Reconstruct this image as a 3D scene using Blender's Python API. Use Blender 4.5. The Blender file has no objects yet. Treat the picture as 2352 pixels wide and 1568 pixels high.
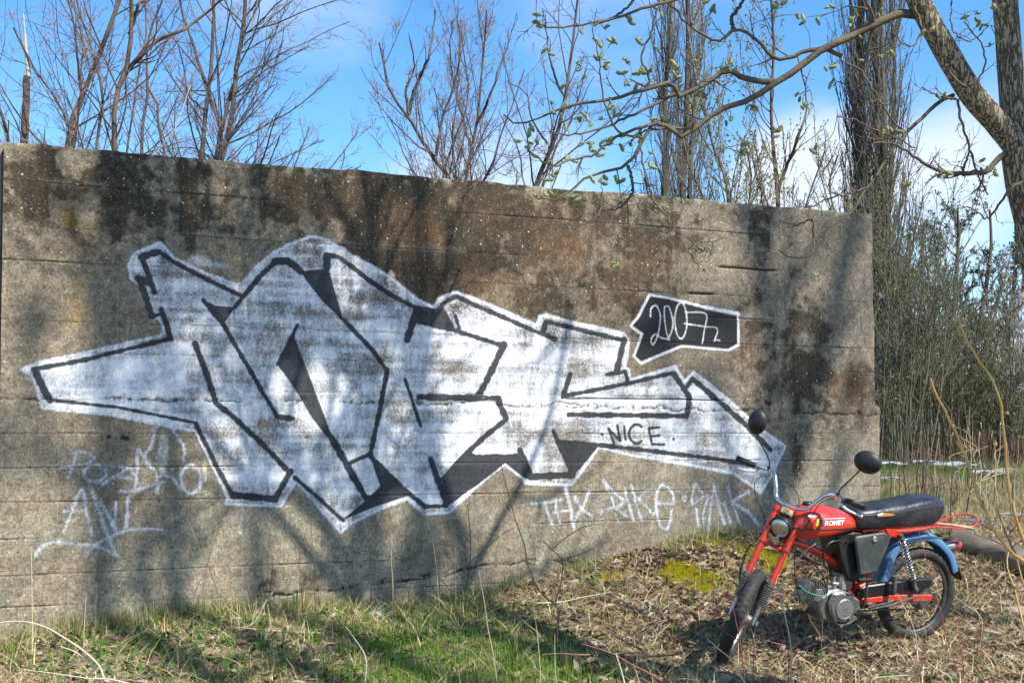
import bpy, bmesh, math, random
import numpy as np
from mathutils import Vector, Matrix

random.seed(7)
RNG = np.random.default_rng(7)
scene = bpy.context.scene
COL = scene.collection

# ------------------------------------------------------------------ camera
EYE = 1.15
cd = bpy.data.cameras.new('camera')
cam = bpy.data.objects.new('camera', cd)
COL.objects.link(cam)
cam.location = (0, 0, EYE)
cam.rotation_euler = (math.radians(92.0), 0, 0)
cd.sensor_width = 36.0
cd.lens = 41.33
cd.shift_y = 0.0518
cd.clip_start = 0.05
cd.clip_end = 900
scene.camera = cam

# ------------------------------------------------------------------ sun and sky
TO_SUN = Vector((0.50, -0.44, 0.745)).normalized()
SUN_EL = math.asin(TO_SUN.z)
sd = bpy.data.lights.new('sun', 'SUN')
sd.energy = 5.0
sd.angle = math.radians(0.55)
sd.color = (1.0, 0.945, 0.85)
sun = bpy.data.objects.new('sun', sd)
sun.rotation_euler = (-TO_SUN).to_track_quat('-Z', 'Y').to_euler()
sun.location = (10, -9, 15)
COL.objects.link(sun)

world = bpy.data.worlds.new('World')
scene.world = world
world.use_nodes = True
wn = world.node_tree
wn.nodes.clear()
def N(nt, typ, **kw):
    n = nt.nodes.new(typ)
    for k, v in kw.items():
        if k.startswith('i_'):
            key = k[2:]
            n.inputs[int(key) if key.isdigit() else key].default_value = v
        else:
            setattr(n, k, v)
    return n
def build_world():
    L = wn.links.new
    out = N(wn, 'ShaderNodeOutputWorld')
    bg = N(wn, 'ShaderNodeBackground'); bg.inputs['Strength'].default_value = 0.10
    sky = N(wn, 'ShaderNodeTexSky', sky_type='NISHITA')
    sky.sun_disc = False
    sky.sun_elevation = SUN_EL
    sky.sun_rotation = math.atan2(TO_SUN.x, TO_SUN.y)
    sky.air_density = 1.0; sky.dust_density = 0.2; sky.ozone_density = 2.5
    hs = N(wn, 'ShaderNodeHueSaturation'); hs.inputs['Saturation'].default_value = 1.3; hs.inputs['Value'].default_value = 1.5
    L(sky.outputs[0], hs.inputs['Color'])
    tc = N(wn, 'ShaderNodeTexCoord')
    nz = N(wn, 'ShaderNodeTexNoise'); nz.inputs['Scale'].default_value = 3.2; nz.inputs['Detail'].default_value = 9; nz.inputs['Roughness'].default_value = 0.55
    mp = N(wn, 'ShaderNodeMapping'); mp.inputs['Scale'].default_value = (1, 1, 2.2); mp.inputs['Location'].default_value = (3.3, 0.4, 1.2)
    L(tc.outputs['Generated'], mp.inputs[0]); L(mp.outputs[0], nz.inputs['Vector'])
    acc = None
    # soft cloud banks: direction, angular size, weight
    for d, a, w in (((0.25, 1, 0.215), 3.5, 0.5), ((0.37, 1, 0.20), 3.5, 0.3), ((0.13, 1, 0.35), 8, 0.13), ((0.06, 1, 0.38), 5, 0.12), ((-0.19, 1, 0.40), 5, 0.2), ((-0.02, 1, 0.20), 5, 0.26),
                    ((0.40, 1, 0.35), 6, 0.12), ((-0.9, 0.3, 0.5), 22, 0.2), ((0.9, 0.5, 0.4), 20, 0.22), ((0.2, -1, 0.5), 26, 0.2), ((0.1, 0.6, 0.9), 18, 0.14)):
        v = Vector(d).normalized()
        dp = N(wn, 'ShaderNodeVectorMath', operation='DOT_PRODUCT'); dp.inputs[1].default_value = v
        L(tc.outputs['Generated'], dp.inputs[0])
        mr = N(wn, 'ShaderNodeMapRange', interpolation_type='SMOOTHSTEP')
        mr.inputs['From Min'].default_value = math.cos(math.radians(a * 1.3)); mr.inputs['From Max'].default_value = 1.0
        mr.inputs['To Max'].default_value = w
        L(dp.outputs['Value'], mr.inputs['Value'])
        if acc is None: acc = mr.outputs[0]
        else:
            ad = N(wn, 'ShaderNodeMath', operation='ADD'); L(acc, ad.inputs[0]); L(mr.outputs[0], ad.inputs[1]); acc = ad.outputs[0]
    ad = N(wn, 'ShaderNodeMath', operation='ADD'); L(acc, ad.inputs[0]); L(nz.outputs['Fac'], ad.inputs[1])
    mr = N(wn, 'ShaderNodeMapRange', interpolation_type='SMOOTHSTEP')
    mr.inputs['From Min'].default_value = 0.54; mr.inputs['From Max'].default_value = 1.06; mr.inputs['To Max'].default_value = 0.85
    L(ad.outputs[0], mr.inputs['Value'])
    mx = N(wn, 'ShaderNodeMix', data_type='RGBA')
    L(mr.outputs[0], mx.inputs[0]); L(hs.outputs[0], mx.inputs[6]); mx.inputs[7].default_value = (6.1, 6.5, 7.0, 1)
    L(mx.outputs[2], bg.inputs[0]); L(bg.outputs[0], out.inputs[0])
build_world()

scene.view_settings.view_transform = 'Standard'
scene.view_settings.look = 'None'
scene.view_settings.exposure = 0.74
scene.view_settings.gamma = 1.0
scene.view_settings.use_curve_mapping = False
scene.render.resolution_x = 1024
scene.render.resolution_y = 682

# ------------------------------------------------------------------ survey: photograph bearing + depth -> place
FPX, PITCH = 2700.0, math.radians(2.0)
SHPX = 216 - FPX * math.tan(PITCH)
def ray(px, py):
    a = (px - 1176) / FPX; b = -(py - 784 - SHPX) / FPX
    return np.array([a, math.cos(PITCH) - b * math.sin(PITCH), math.sin(PITCH) + b * math.cos(PITCH)])
def at(px, py, Y):
    r = ray(px, py); r = r * (Y / r[1])
    return np.array([r[0], r[1], r[2] + EYE])
WA = at(8, 1000, 6.5)[:2]; WB = at(2008, 1000, 8.6)[:2]
WD = (WB - WA) / np.linalg.norm(WB - WA)
WN = np.array([WD[1], -WD[0]])           # towards the camera
def wall_uv(px, py):
    r = ray(px, py); t = (WA @ WN) / (r[:2] @ WN); p = r * t
    return (p[:2] - WA) @ WD, p[2] + EYE
def wall_pt(u, v, out=0.0):
    p = WA + WD * u + WN * out
    return np.array([p[0], p[1], v])

# ------------------------------------------------------------------ materials
def new_mat(name):
    m = bpy.data.materials.new(name); m.use_nodes = True
    nt = m.node_tree; b = nt.nodes['Principled BSDF']
    return m, nt, b
def setin(b, name, v):
    if name in b.inputs: b.inputs[name].default_value = v
def mat(name, col, rough=0.6, metal=0.0, col2=None, scale=8.0, bump=0.0, bscale=60.0, detail=5, coat=0.0, lo=0.35, hi=0.65, rvar=0.0, spec=0.5, stretch=None):
    m, nt, b = new_mat(name)
    L = nt.links.new
    setin(b, 'Roughness', rough); setin(b, 'Metallic', metal); setin(b, 'Coat Weight', coat); setin(b, 'Coat Roughness', 0.08)
    setin(b, 'Specular IOR Level', spec)
    c = (*col, 1)
    b.inputs['Base Color'].default_value = c
    tc = N(nt, 'ShaderNodeTexCoord')
    vec = tc.outputs['Object']
    if stretch:
        mp = N(nt, 'ShaderNodeMapping'); mp.inputs['Scale'].default_value = stretch; L(vec, mp.inputs[0]); vec = mp.outputs[0]
    if col2 is not None:
        nz = N(nt, 'ShaderNodeTexNoise'); nz.inputs['Scale'].default_value = scale; nz.inputs['Detail'].default_value = detail
        L(vec, nz.inputs['Vector'])
        mr = N(nt, 'ShaderNodeMapRange'); mr.inputs['From Min'].default_value = lo; mr.inputs['From Max'].default_value = hi
        L(nz.outputs['Fac'], mr.inputs['Value'])
        mx = N(nt, 'ShaderNodeMix', data_type='RGBA'); mx.inputs[6].default_value = c; mx.inputs[7].default_value = (*col2, 1)
        L(mr.outputs[0], mx.inputs[0]); L(mx.outputs[2], b.inputs['Base Color'])
        if rvar:
            m2 = N(nt, 'ShaderNodeMapRange'); m2.inputs['To Min'].default_value = rough; m2.inputs['To Max'].default_value = rough + rvar
            L(mr.outputs[0], m2.inputs['Value']); L(m2.outputs[0], b.inputs['Roughness'])
    if bump:
        nb = N(nt, 'ShaderNodeTexNoise'); nb.inputs['Scale'].default_value = bscale; nb.inputs['Detail'].default_value = 4
        L(vec, nb.inputs['Vector'])
        bp = N(nt, 'ShaderNodeBump'); bp.inputs['Strength'].default_value = bump; bp.inputs['Distance'].default_value = 0.01
        L(nb.outputs['Fac'], bp.inputs['Height']); L(bp.outputs[0], b.inputs['Normal'])
    return m
def attr_mat(name, rough=0.75, trans=0.0, attr='Col', nscale=0, namt=0.0, spec=0.3):
    m, nt, b = new_mat(name)
    L = nt.links.new
    a = N(nt, 'ShaderNodeAttribute', attribute_name=attr)
    setin(b, 'Roughness', rough); setin(b, 'Specular IOR Level', spec)
    L(a.outputs['Color'], b.inputs['Base Color'])
    if trans:
        tr = N(nt, 'ShaderNodeBsdfTranslucent'); L(a.outputs['Color'], tr.inputs[0])
        ms = N(nt, 'ShaderNodeMixShader'); ms.inputs[0].default_value = trans
        L(b.outputs[0], ms.inputs[1]); L(tr.outputs[0], ms.inputs[2])
        L(ms.outputs[0], nt.nodes['Material Output'].inputs[0])
    return m

# ------------------------------------------------------------------ object helpers
def link(o, parent=None):
    COL.objects.link(o)
    if parent is not None: o.parent = parent
    return o
def tag(o, label=None, cat=None, group=None, kind=None):
    if label: o['label'] = label
    if cat: o['category'] = cat
    if group: o['group'] = group
    if kind: o['kind'] = kind
    return o
def empty(name, loc=(0, 0, 0), label=None, cat=None, group=None):
    o = bpy.data.objects.new(name, None); o.location = loc; o.empty_display_size = 0.2
    link(o); return tag(o, label, cat, group)
def mesh_np(name, verts, quads=None, tris=None, mats=(), parent=None, cols=None, smooth=True, attrs=None, loc=None, midx=None):
    """one mesh object out of numpy arrays"""
    me = bpy.data.meshes.new(name)
    verts = np.asarray(verts, dtype=np.float32).reshape(-1, 3)
    if loc is not None: verts = verts - np.asarray(loc, dtype=np.float32)
    nq = 0 if quads is None else len(quads); nt_ = 0 if tris is None else len(tris)
    me.vertices.add(len(verts)); me.vertices.foreach_set('co', verts.ravel())
    idx = []
    if nq: idx.append(np.asarray(quads, dtype=np.int32).ravel())
    if nt_: idx.append(np.asarray(tris, dtype=np.int32).ravel())
    idx = np.concatenate(idx)
    me.loops.add(len(idx)); me.loops.foreach_set('vertex_index', idx)
    tot = np.concatenate([np.full(nq, 4, np.int32), np.full(nt_, 3, np.int32)])
    st = np.concatenate([[0], np.cumsum(tot)[:-1]]).astype(np.int32)
    me.polygons.add(len(tot)); me.polygons.foreach_set('loop_start', st); me.polygons.foreach_set('loop_total', tot)
    me.polygons.foreach_set('use_smooth', np.full(len(tot), smooth))
    if midx is not None: me.polygons.foreach_set('material_index', np.asarray(midx, dtype=np.int32))
    if cols is not None:
        a = me.attributes.new('Col', 'FLOAT_COLOR', 'POINT')
        c = np.ones((len(verts), 4), np.float32); c[:, :3] = cols; a.data.foreach_set('color', c.ravel())
    if attrs:
        for k, v in attrs.items():
            a = me.attributes.new(k, 'FLOAT', 'POINT'); a.data.foreach_set('value', np.asarray(v, dtype=np.float32).ravel())
    me.update(calc_edges=True); me.validate()
    for m in (mats if isinstance(mats, (list, tuple)) else [mats]): me.materials.append(m)
    o = bpy.data.objects.new(name, me)
    if loc is not None and parent is None: o.location = loc
    elif loc is not None: o.location = loc
    return link(o, parent)

def norm(a): return a / np.maximum(np.linalg.norm(a, axis=-1, keepdims=True), 1e-9)
def tubes(P, R, n=5):
    """P (B,K,3) polylines, R (B,K) radii -> verts, quads of open tubes"""
    P = np.asarray(P, float); R = np.asarray(R, float)
    B, K, _ = P.shape
    T = norm(np.gradient(P, axis=1))
    main = norm(P[:, -1] - P[:, 0])
    ref = np.where(np.abs(main[:, 2:3]) > 0.8, np.array([[1., 0, 0]]), np.array([[0, 0, 1.]]))[:, None, :]
    A = norm(np.cross(T, ref + 0 * T)); C = np.cross(T, A)
    ang = np.linspace(0, 2 * np.pi, n, endpoint=False)
    ring = A[:, :, None, :] * np.cos(ang)[None, None, :, None] + C[:, :, None, :] * np.sin(ang)[None, None, :, None]
    V = P[:, :, None, :] + ring * R[:, :, None, None]
    base = np.arange(B)[:, None, None] * K * n + np.arange(K - 1)[None, :, None] * n
    j = np.arange(n)[None, None, :]; j2 = (j + 1) % n
    Q = np.stack([base + j, base + j2, base + n + j2, base + n + j], -1).reshape(-1, 4)
    return V.reshape(-1, 3), Q
def resample(pts, K):
    """smooth resample of a polyline to K points"""
    p = np.asarray(pts, float)
    if len(p) == 2: return p[0] + (p[1] - p[0]) * np.linspace(0, 1, K)[:, None]
    d = np.concatenate([[0], np.cumsum(np.linalg.norm(np.diff(p, axis=0), axis=1))]); s = np.linspace(0, d[-1], K)
    h = np.maximum(np.diff(d), 1e-9)[:, None]; m = np.diff(p, axis=0) / h
    t_ = np.vstack([m[:1], (m[:-1] * h[1:] + m[1:] * h[:-1]) / (h[1:] + h[:-1]), m[-1:]])
    out = []
    for x in s:
        i = min(max(int(np.searchsorted(d, x, side='right')) - 1, 0), len(p) - 2); q = h[i, 0]; t = (x - d[i]) / q
        out.append((2 * t ** 3 - 3 * t ** 2 + 1) * p[i] + (t ** 3 - 2 * t ** 2 + t) * q * t_[i] + (3 * t ** 2 - 2 * t ** 3) * p[i + 1] + (t ** 3 - t ** 2) * q * t_[i + 1])
    return np.array(out)

class MB:
    """collects shapes into one mesh object"""
    def __init__(s): s.v = []; s.f = []; s.m = []; s.n = 0
    def add(s, V, F, mi=0):
        V = [tuple(map(float, p)) for p in V]
        s.v += V; s.f += [tuple(i + s.n for i in f) for f in F]; s.m += [mi] * len(F); s.n += len(V); return s
    def tube(s, pts, r, n=10, K=None, caps=True, mi=0):
        p = np.asarray(pts, float)
        if K: p2 = resample(p, K)
        else: p2 = p
        k = len(p2)
        rr = np.full(k, r) if np.isscalar(r) else np.interp(np.linspace(0, 1, k), np.linspace(0, 1, len(r)), r)
        V, Q = tubes(p2[None], rr[None], n)
        F = [tuple(q) for q in Q]
        if caps: F += [tuple(range(n))[::-1], tuple((k - 1) * n + i for i in range(n))]
        return s.add(V, F, mi)
    def lathe(s, prof, o, ax, n=24, mi=0, close=False):
        """prof: (radius, along)"""
        ax = norm(np.asarray(ax, float)); ref = np.array([0, 0, 1.]) if abs(ax[2]) < 0.8 else np.array([1., 0, 0])
        A = norm(np.cross(ax, ref)); B = np.cross(ax, A); o = np.asarray(o, float)
        V = []; F = []
        for r, h in prof:
            for i in range(n):
                t = 2 * math.pi * i / n; V.append(o + ax * h + (A * math.cos(t) + B * math.sin(t)) * r)
        k = len(prof)
        for a in range(k if close else k - 1):
            b = (a + 1) % k
            for i in range(n):
                j = (i + 1) % n; F.append((a * n + i, a * n + j, b * n + j, b * n + i))
        if not close:
            if prof[0][0] > 1e-6: F.append(tuple(range(n))[::-1])
            if prof[-1][0] > 1e-6: F.append(tuple((k - 1) * n + i for i in range(n)))
        return s.add(V, F, mi)
    def prism(s, poly, o, ex, ey, ez, t0, t1, ch=0.0, mi=0):
        """polygon in (ex,ey) at o, extruded along ez from t0 to t1, chamfer ch"""
        o, ex, ey, ez = (np.asarray(q, float) for q in (o, ex, ey, ez))
        P = np.asarray(poly, float); c = P.mean(0)
        def ins(d):
            out = []
            n = len(P)
            for i in range(n):
                a, b, q = P[i - 1], P[i], P[(i + 1) % n]
                n1 = np.array([-(b - a)[1], (b - a)[0]]); n2 = np.array([-(q - b)[1], (q - b)[0]])
                n1 /= max(np.linalg.norm(n1), 1e-9); n2 /= max(np.linalg.norm(n2), 1e-9)
                if n1 @ (c - b) < 0: n1 = -n1
                if n2 @ (c - b) < 0: n2 = -n2
                w = n1 + n2; w /= max(w @ w / 2, 0.5)
                out.append(b + w * d)
            return np.array(out)
        if ch: rings = [(ins(ch), t0), (P, t0 + ch), (P, t1 - ch), (ins(ch), t1)]
        else: rings = [(P, t0), (P, t1)]
        V = []; n = len(P)
        for q, t in rings:
            for a in q: V.append(o + ex * a[0] + ey * a[1] + ez * t)
        F = [tuple(range(n))[::-1], tuple((len(rings) - 1) * n + i for i in range(n))]
        for k in range(len(rings) - 1):
            for i in range(n):
                j = (i + 1) % n; F.append((k * n + i, k * n + j, (k + 1) * n + j, (k + 1) * n + i))
        return s.add(V, F, mi)
    def box(s, c, sz, rot=None, ch=0.0, mi=0):
        c = np.asarray(c, float); R = np.eye(3) if rot is None else np.asarray(rot)
        x, y, z = sz[0] / 2, sz[1] / 2, sz[2] / 2
        return s.prism([(-x, -y), (x, -y), (x, y), (-x, y)], c, R @ [1, 0, 0], R @ [0, 1, 0], R @ [0, 0, 1], -z, z, ch, mi)
    def loft(s, rings, mi=0, cap=True):
        n = len(rings[0]); V = [p for r in rings for p in r]; F = []
        for k in range(len(rings) - 1):
            for i in range(n):
                j = (i + 1) % n; F.append((k * n + i, k * n + j, (k + 1) * n + j, (k + 1) * n + i))
        if cap: F += [tuple(range(n))[::-1], tuple((len(rings) - 1) * n + i for i in range(n))]
        return s.add(V, F, mi)
    def build(s, name, mats, parent=None, fn=None, sharp=38, smooth=True, loc=None):
        v = s.v
        if fn is not None: v = [tuple(fn(np.array(p))) for p in v]
        if loc is not None: v = [(p[0] - loc[0], p[1] - loc[1], p[2] - loc[2]) for p in v]
        me = bpy.data.meshes.new(name); me.from_pydata(v, [], s.f)
        bm = bmesh.new(); bm.from_mesh(me); bmesh.ops.recalc_face_normals(bm, faces=bm.faces); bm.to_mesh(me); bm.free()
        for m in (mats if isinstance(mats, (list, tuple)) else [mats]): me.materials.append(m)
        me.polygons.foreach_set('material_index', s.m)
        if smooth:
            me.polygons.foreach_set('use_smooth', [True] * len(me.polygons)); me.set_sharp_from_angle(angle=math.radians(sharp))
        o = bpy.data.objects.new(name, me)
        if loc is not None: o.location = loc
        return link(o, parent)

def vnoise(x, y, seed=0):
    """smooth value noise on arrays, 0..1"""
    x = np.asarray(x, float); y = np.asarray(y, float)
    xi = np.floor(x).astype(np.int64); yi = np.floor(y).astype(np.int64); fx = x - xi; fy = y - yi
    fx = fx * fx * (3 - 2 * fx); fy = fy * fy * (3 - 2 * fy)
    def h(a, b):
        n = (a * 374761393 + b * 668265263 + seed * 1442695041) & 0x7fffffff
        n = ((n ^ (n >> 13)) * 1274126177) & 0x7fffffff
        return ((n ^ (n >> 16)) & 0xffff) / 65535.0
    return (h(xi, yi) * (1 - fx) + h(xi + 1, yi) * fx) * (1 - fy) + (h(xi, yi + 1) * (1 - fx) + h(xi + 1, yi + 1) * fx) * fy
def fbm(x, y, seed=0, o=4, g=0.5):
    s = 0; a = 1; t = 0
    for k in range(o):
        s = s + a * vnoise(x * 2 ** k + 17.3 * k, y * 2 ** k - 9.1 * k, seed + k); t += a; a *= g
    return s / t
def sst(a, b, x):
    t = np.clip((x - a) / (b - a), 0, 1); return t * t * (3 - 2 * t)
# ------------------------------------------------------------------ ground
FOOT_U = [-3, 0, .97, 2.08, 2.87, 3.33, 4.43, 5.9, 8]
FOOT_Z = [-.02, .003, .12, .10, .124, .25, .46, .42, .46]
def zg(x, y, rough=True):
    x = np.asarray(x, float); y = np.asarray(y, float)
    u = (x - WA[0]) * WD[0] + (y - WA[1]) * WD[1]
    s = (x - WA[0]) * WN[0] + (y - WA[1]) * WN[1]
    foot = np.interp(u, FOOT_U, FOOT_Z)
    fore = np.clip(-.027 - .09 * (6.83 - y), -.28, 0.02) + .02 * sst(-1.5, -3, x)
    g = sst(1.35, 0.05, s)
    z = fore * (1 - g) + foot * g
    back = np.clip(-s, 0, None)
    z = z + .05 * np.minimum(back, 10) + np.clip(back - 10, 0, 60) * .0015
    if rough:
        z = z + (fbm(x * 1.7, y * 1.7, 3) - .5) * .05 * sst(0.0, .5, np.abs(s) + .2) + (fbm(x * 9, y * 9, 5, 3) - .5) * .018
        z = z + (fbm(x * .5, y * .5, 9) - .5) * .25 * sst(4, 9, back)
    return z
def axis_pts(a, b, step, lo, hi):
    out = list(np.arange(a, b, step)); d = step; x = a
    L_ = []
    while x > lo: d *= 1.18; x -= d; L_.append(x)
    d = step; x = out[-1]; R_ = []
    while x < hi: d *= 1.18; x += d; R_.append(x)
    return np.array(L_[::-1] + out + R_)
def green_map(x, y):
    g = 1.15 * np.exp(-(((x + .25) / .75) ** 2 + ((y - 6.25) / .75) ** 2)) + .20 * np.exp(-(((x + 1.9) / .9) ** 2 + ((y - 6.2) / .6) ** 2))
    g = g + .25 * np.exp(-(((x - .5) / .8) ** 2 + ((y - 5.4) / .5) ** 2))
    g = g + .5 * sst(8.8, 10.5, y) * (1 - .8 * sst(15, 18, y))
    return np.clip(g * (.45 + 1.1 * fbm(x * 2.2, y * 2.2, 21)), 0, 1)
def moss_map(x, y):
    m = 0
    for px, py, Y, rx, ry in ((1650, 1275, 7.9, .20, .16), (1625, 1340, 7.35, .24, .15), (1760, 1300, 7.7, .16, .14), (1410, 1355, 7.45, .10, .07), (1190, 1372, 7.5, .1, .05), (900, 1415, 7.1, .07, .07), (1430, 1290, 7.72, .07, .05), (1555, 1330, 7.5, .12, .1)):
        p = at(px, py, Y); m = m + np.exp(-(((x - p[0]) / rx) ** 2 + ((y - p[1]) / ry) ** 2))
    return np.clip(m * (.3 + 1.4 * fbm(x * 6, y * 6, 31)), 0, 1)

def ground_mat():
    m, nt, b = new_mat('leafy_soil'); L = nt.links.new
    a = N(nt, 'ShaderNodeAttribute', attribute_name='Col')
    tc = N(nt, 'ShaderNodeTexCoord')
    n1 = N(nt, 'ShaderNodeTexNoise'); n1.inputs['Scale'].default_value = 38; n1.inputs['Detail'].default_value = 6
    vo = N(nt, 'ShaderNodeTexVoronoi'); vo.inputs['Scale'].default_value = 45
    L(tc.outputs['Object'], n1.inputs[0]); L(tc.outputs['Object'], vo.inputs[0])
    mr = N(nt, 'ShaderNodeMapRange'); mr.inputs['From Min'].default_value = .3; mr.inputs['From Max'].default_value = .7; mr.inputs['To Min'].default_value = .35; mr.inputs['To Max'].default_value = 1.7
    L(n1.outputs['Fac'], mr.inputs[0])
    hs = N(nt, 'ShaderNodeHueSaturation'); L(a.outputs['Color'], hs.inputs['Color']); L(mr.outputs[0], hs.inputs['Value'])
    mx = N(nt, 'ShaderNodeMix', data_type='RGBA', blend_type='SOFT_LIGHT'); mx.inputs[0].default_value = .35
    L(hs.outputs[0], mx.inputs[6]); L(vo.outputs['Color'], mx.inputs[7])
    L(mx.outputs[2], b.inputs['Base Color']); setin(b, 'Roughness', .95); setin(b, 'Specular IOR Level', .15)
    bp = N(nt, 'ShaderNodeBump'); bp.inputs['Distance'].default_value = .03; bp.inputs['Strength'].default_value = .8
    L(n1.outputs['Fac'], bp.inputs['Height']); L(bp.outputs[0], b.inputs['Normal'])
    return m
def build_ground():
    xs = axis_pts(-5, 7, .055, -420, 420); ys = axis_pts(3.5, 12, .055, -300, 650)
    X, Y = np.meshgrid(xs, ys); Z = zg(X, Y)
    V = np.stack([X, Y, Z], -1).reshape(-1, 3)
    ny, nx = X.shape
    i = np.arange((ny - 1))[:, None] * nx + np.arange(nx - 1)[None]
    Q = np.stack([i, i + 1, i + 1 + nx, i + nx], -1).reshape(-1, 4)
    g = green_map(X, Y)[..., None]; mo = moss_map(X, Y)[..., None]; n = fbm(X * 3, Y * 3, 41)[..., None]
    brown = np.array([.20, .155, .10]) * (.6 + .8 * n); gr = np.array([.055, .085, .02]); ms = np.array([.21, .19, .015])
    far = sst(9, 12, Y)[..., None]
    c = brown * (1 - g * .8) + gr * g * .8; c = c * (1 - mo) + ms * mo
    c = c * (1 - far * .6) + np.array([.07, .085, .03]) * far * .6
    o = mesh_np('ground', V, Q, mats=[ground_mat()], cols=c.reshape(-1, 3))
    tag(o, 'grassy waste ground with dead leaves, banked up against the wall', kind='structure')
build_ground()

# ------------------------------------------------------------------ concrete wall with spray paint
JOINTS = [2.57, 2.321, 2.127, 1.965, 1.79, 1.612, 1.41, 1.164, .975, .778, .582, .377, .205]
def zc(x, y): return wall_uv(.496 * x, 505.6 + .496 * y)          # drawing units of the mural sketch
def zscale(x):
    u = wall_uv(.496 * x, 900)[0]; return .496 * (WA[1] + WD[1] * u) / FPX
B0 = 1568
def Bx(pts): return [(x + B0, y) for x, y in pts]

WHITE_OUT = [(105, 690), (180, 655), (400, 612), (620, 562), (745, 535), (762, 518), (738, 455), (705, 458), (650, 300), (608, 272), (598, 205), (628, 152), (740, 106), (775, 140), (800, 175), (870, 205), (960, 248), (1100, 300), (1120, 292), (1190, 215), (1270, 150), (1350, 105), (1440, 74), (1500, 85), (1570, 120)] + \
    Bx([(60, 165), (150, 212), (250, 275), (370, 372), (440, 405), (465, 365), (540, 333), (640, 368), (780, 430), (920, 487), (932, 447), (960, 441), (1080, 473), (1320, 523), (1343, 560), (1335, 640), (1325, 680), (1345, 690), (1350, 740), (1560, 676), (1600, 748), (1645, 703), (1700, 745), (1800, 828), (1960, 970), (2068, 1045), (2010, 1170), (1955, 1262), (1880, 1205), (1830, 1170), (1600, 1128), (1350, 1085), (1205, 1050), (1150, 1130), (1080, 1225), (870, 1217), (850, 1190), (770, 1128), (700, 1180), (530, 1332), (515, 1352), (395, 1357), (320, 1288), (210, 1327), (60, 1402), (10, 1445)]) + \
    [(1560, 1420), (1500, 1355), (1370, 1205), (1300, 1322), (1046, 1312), (1055, 1285), (985, 1130), (905, 975), (700, 938), (500, 897), (195, 868), (178, 800), (150, 720)]
TAG_POLY = Bx([(1440, 345), (1520, 358), (1700, 405), (1850, 435), (1850, 575), (1805, 600), (1590, 580), (1400, 660), (1368, 630), (1405, 525), (1352, 490), (1385, 450)])
BLACK_POLYS = [
    [(1390, 240), (1520, 225), (1555, 350), (1590, 465), (1500, 380)],
    [(1370, 500), (1364, 545), (1415, 680), (1450, 770), (1520, 960), (1548, 1035), (1500, 985), (1440, 905), (1380, 800), (1284, 665), (1345, 540)],
    [(942, 372), (1000, 397), (1085, 405), (1035, 482)],
    Bx([(362, 405), (430, 428), (470, 395), (535, 512), (440, 492), (365, 468)]),
    Bx([(145, 1095), (250, 1190), (335, 1272), (160, 1327), (15, 1388), (125, 1300), (195, 1230)]),
    Bx([(475, 1192), (590, 1065), (660, 1097), (850, 1092), (860, 1112), (770, 1125), (700, 1180), (505, 1325)]),
    Bx([(838, 1060), (895, 1180), (870, 1197), (772, 1125), (850, 1095)]),
    Bx([(1018, 1020), (1205, 1045), (1130, 1135), (1085, 1185)]),
]
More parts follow.
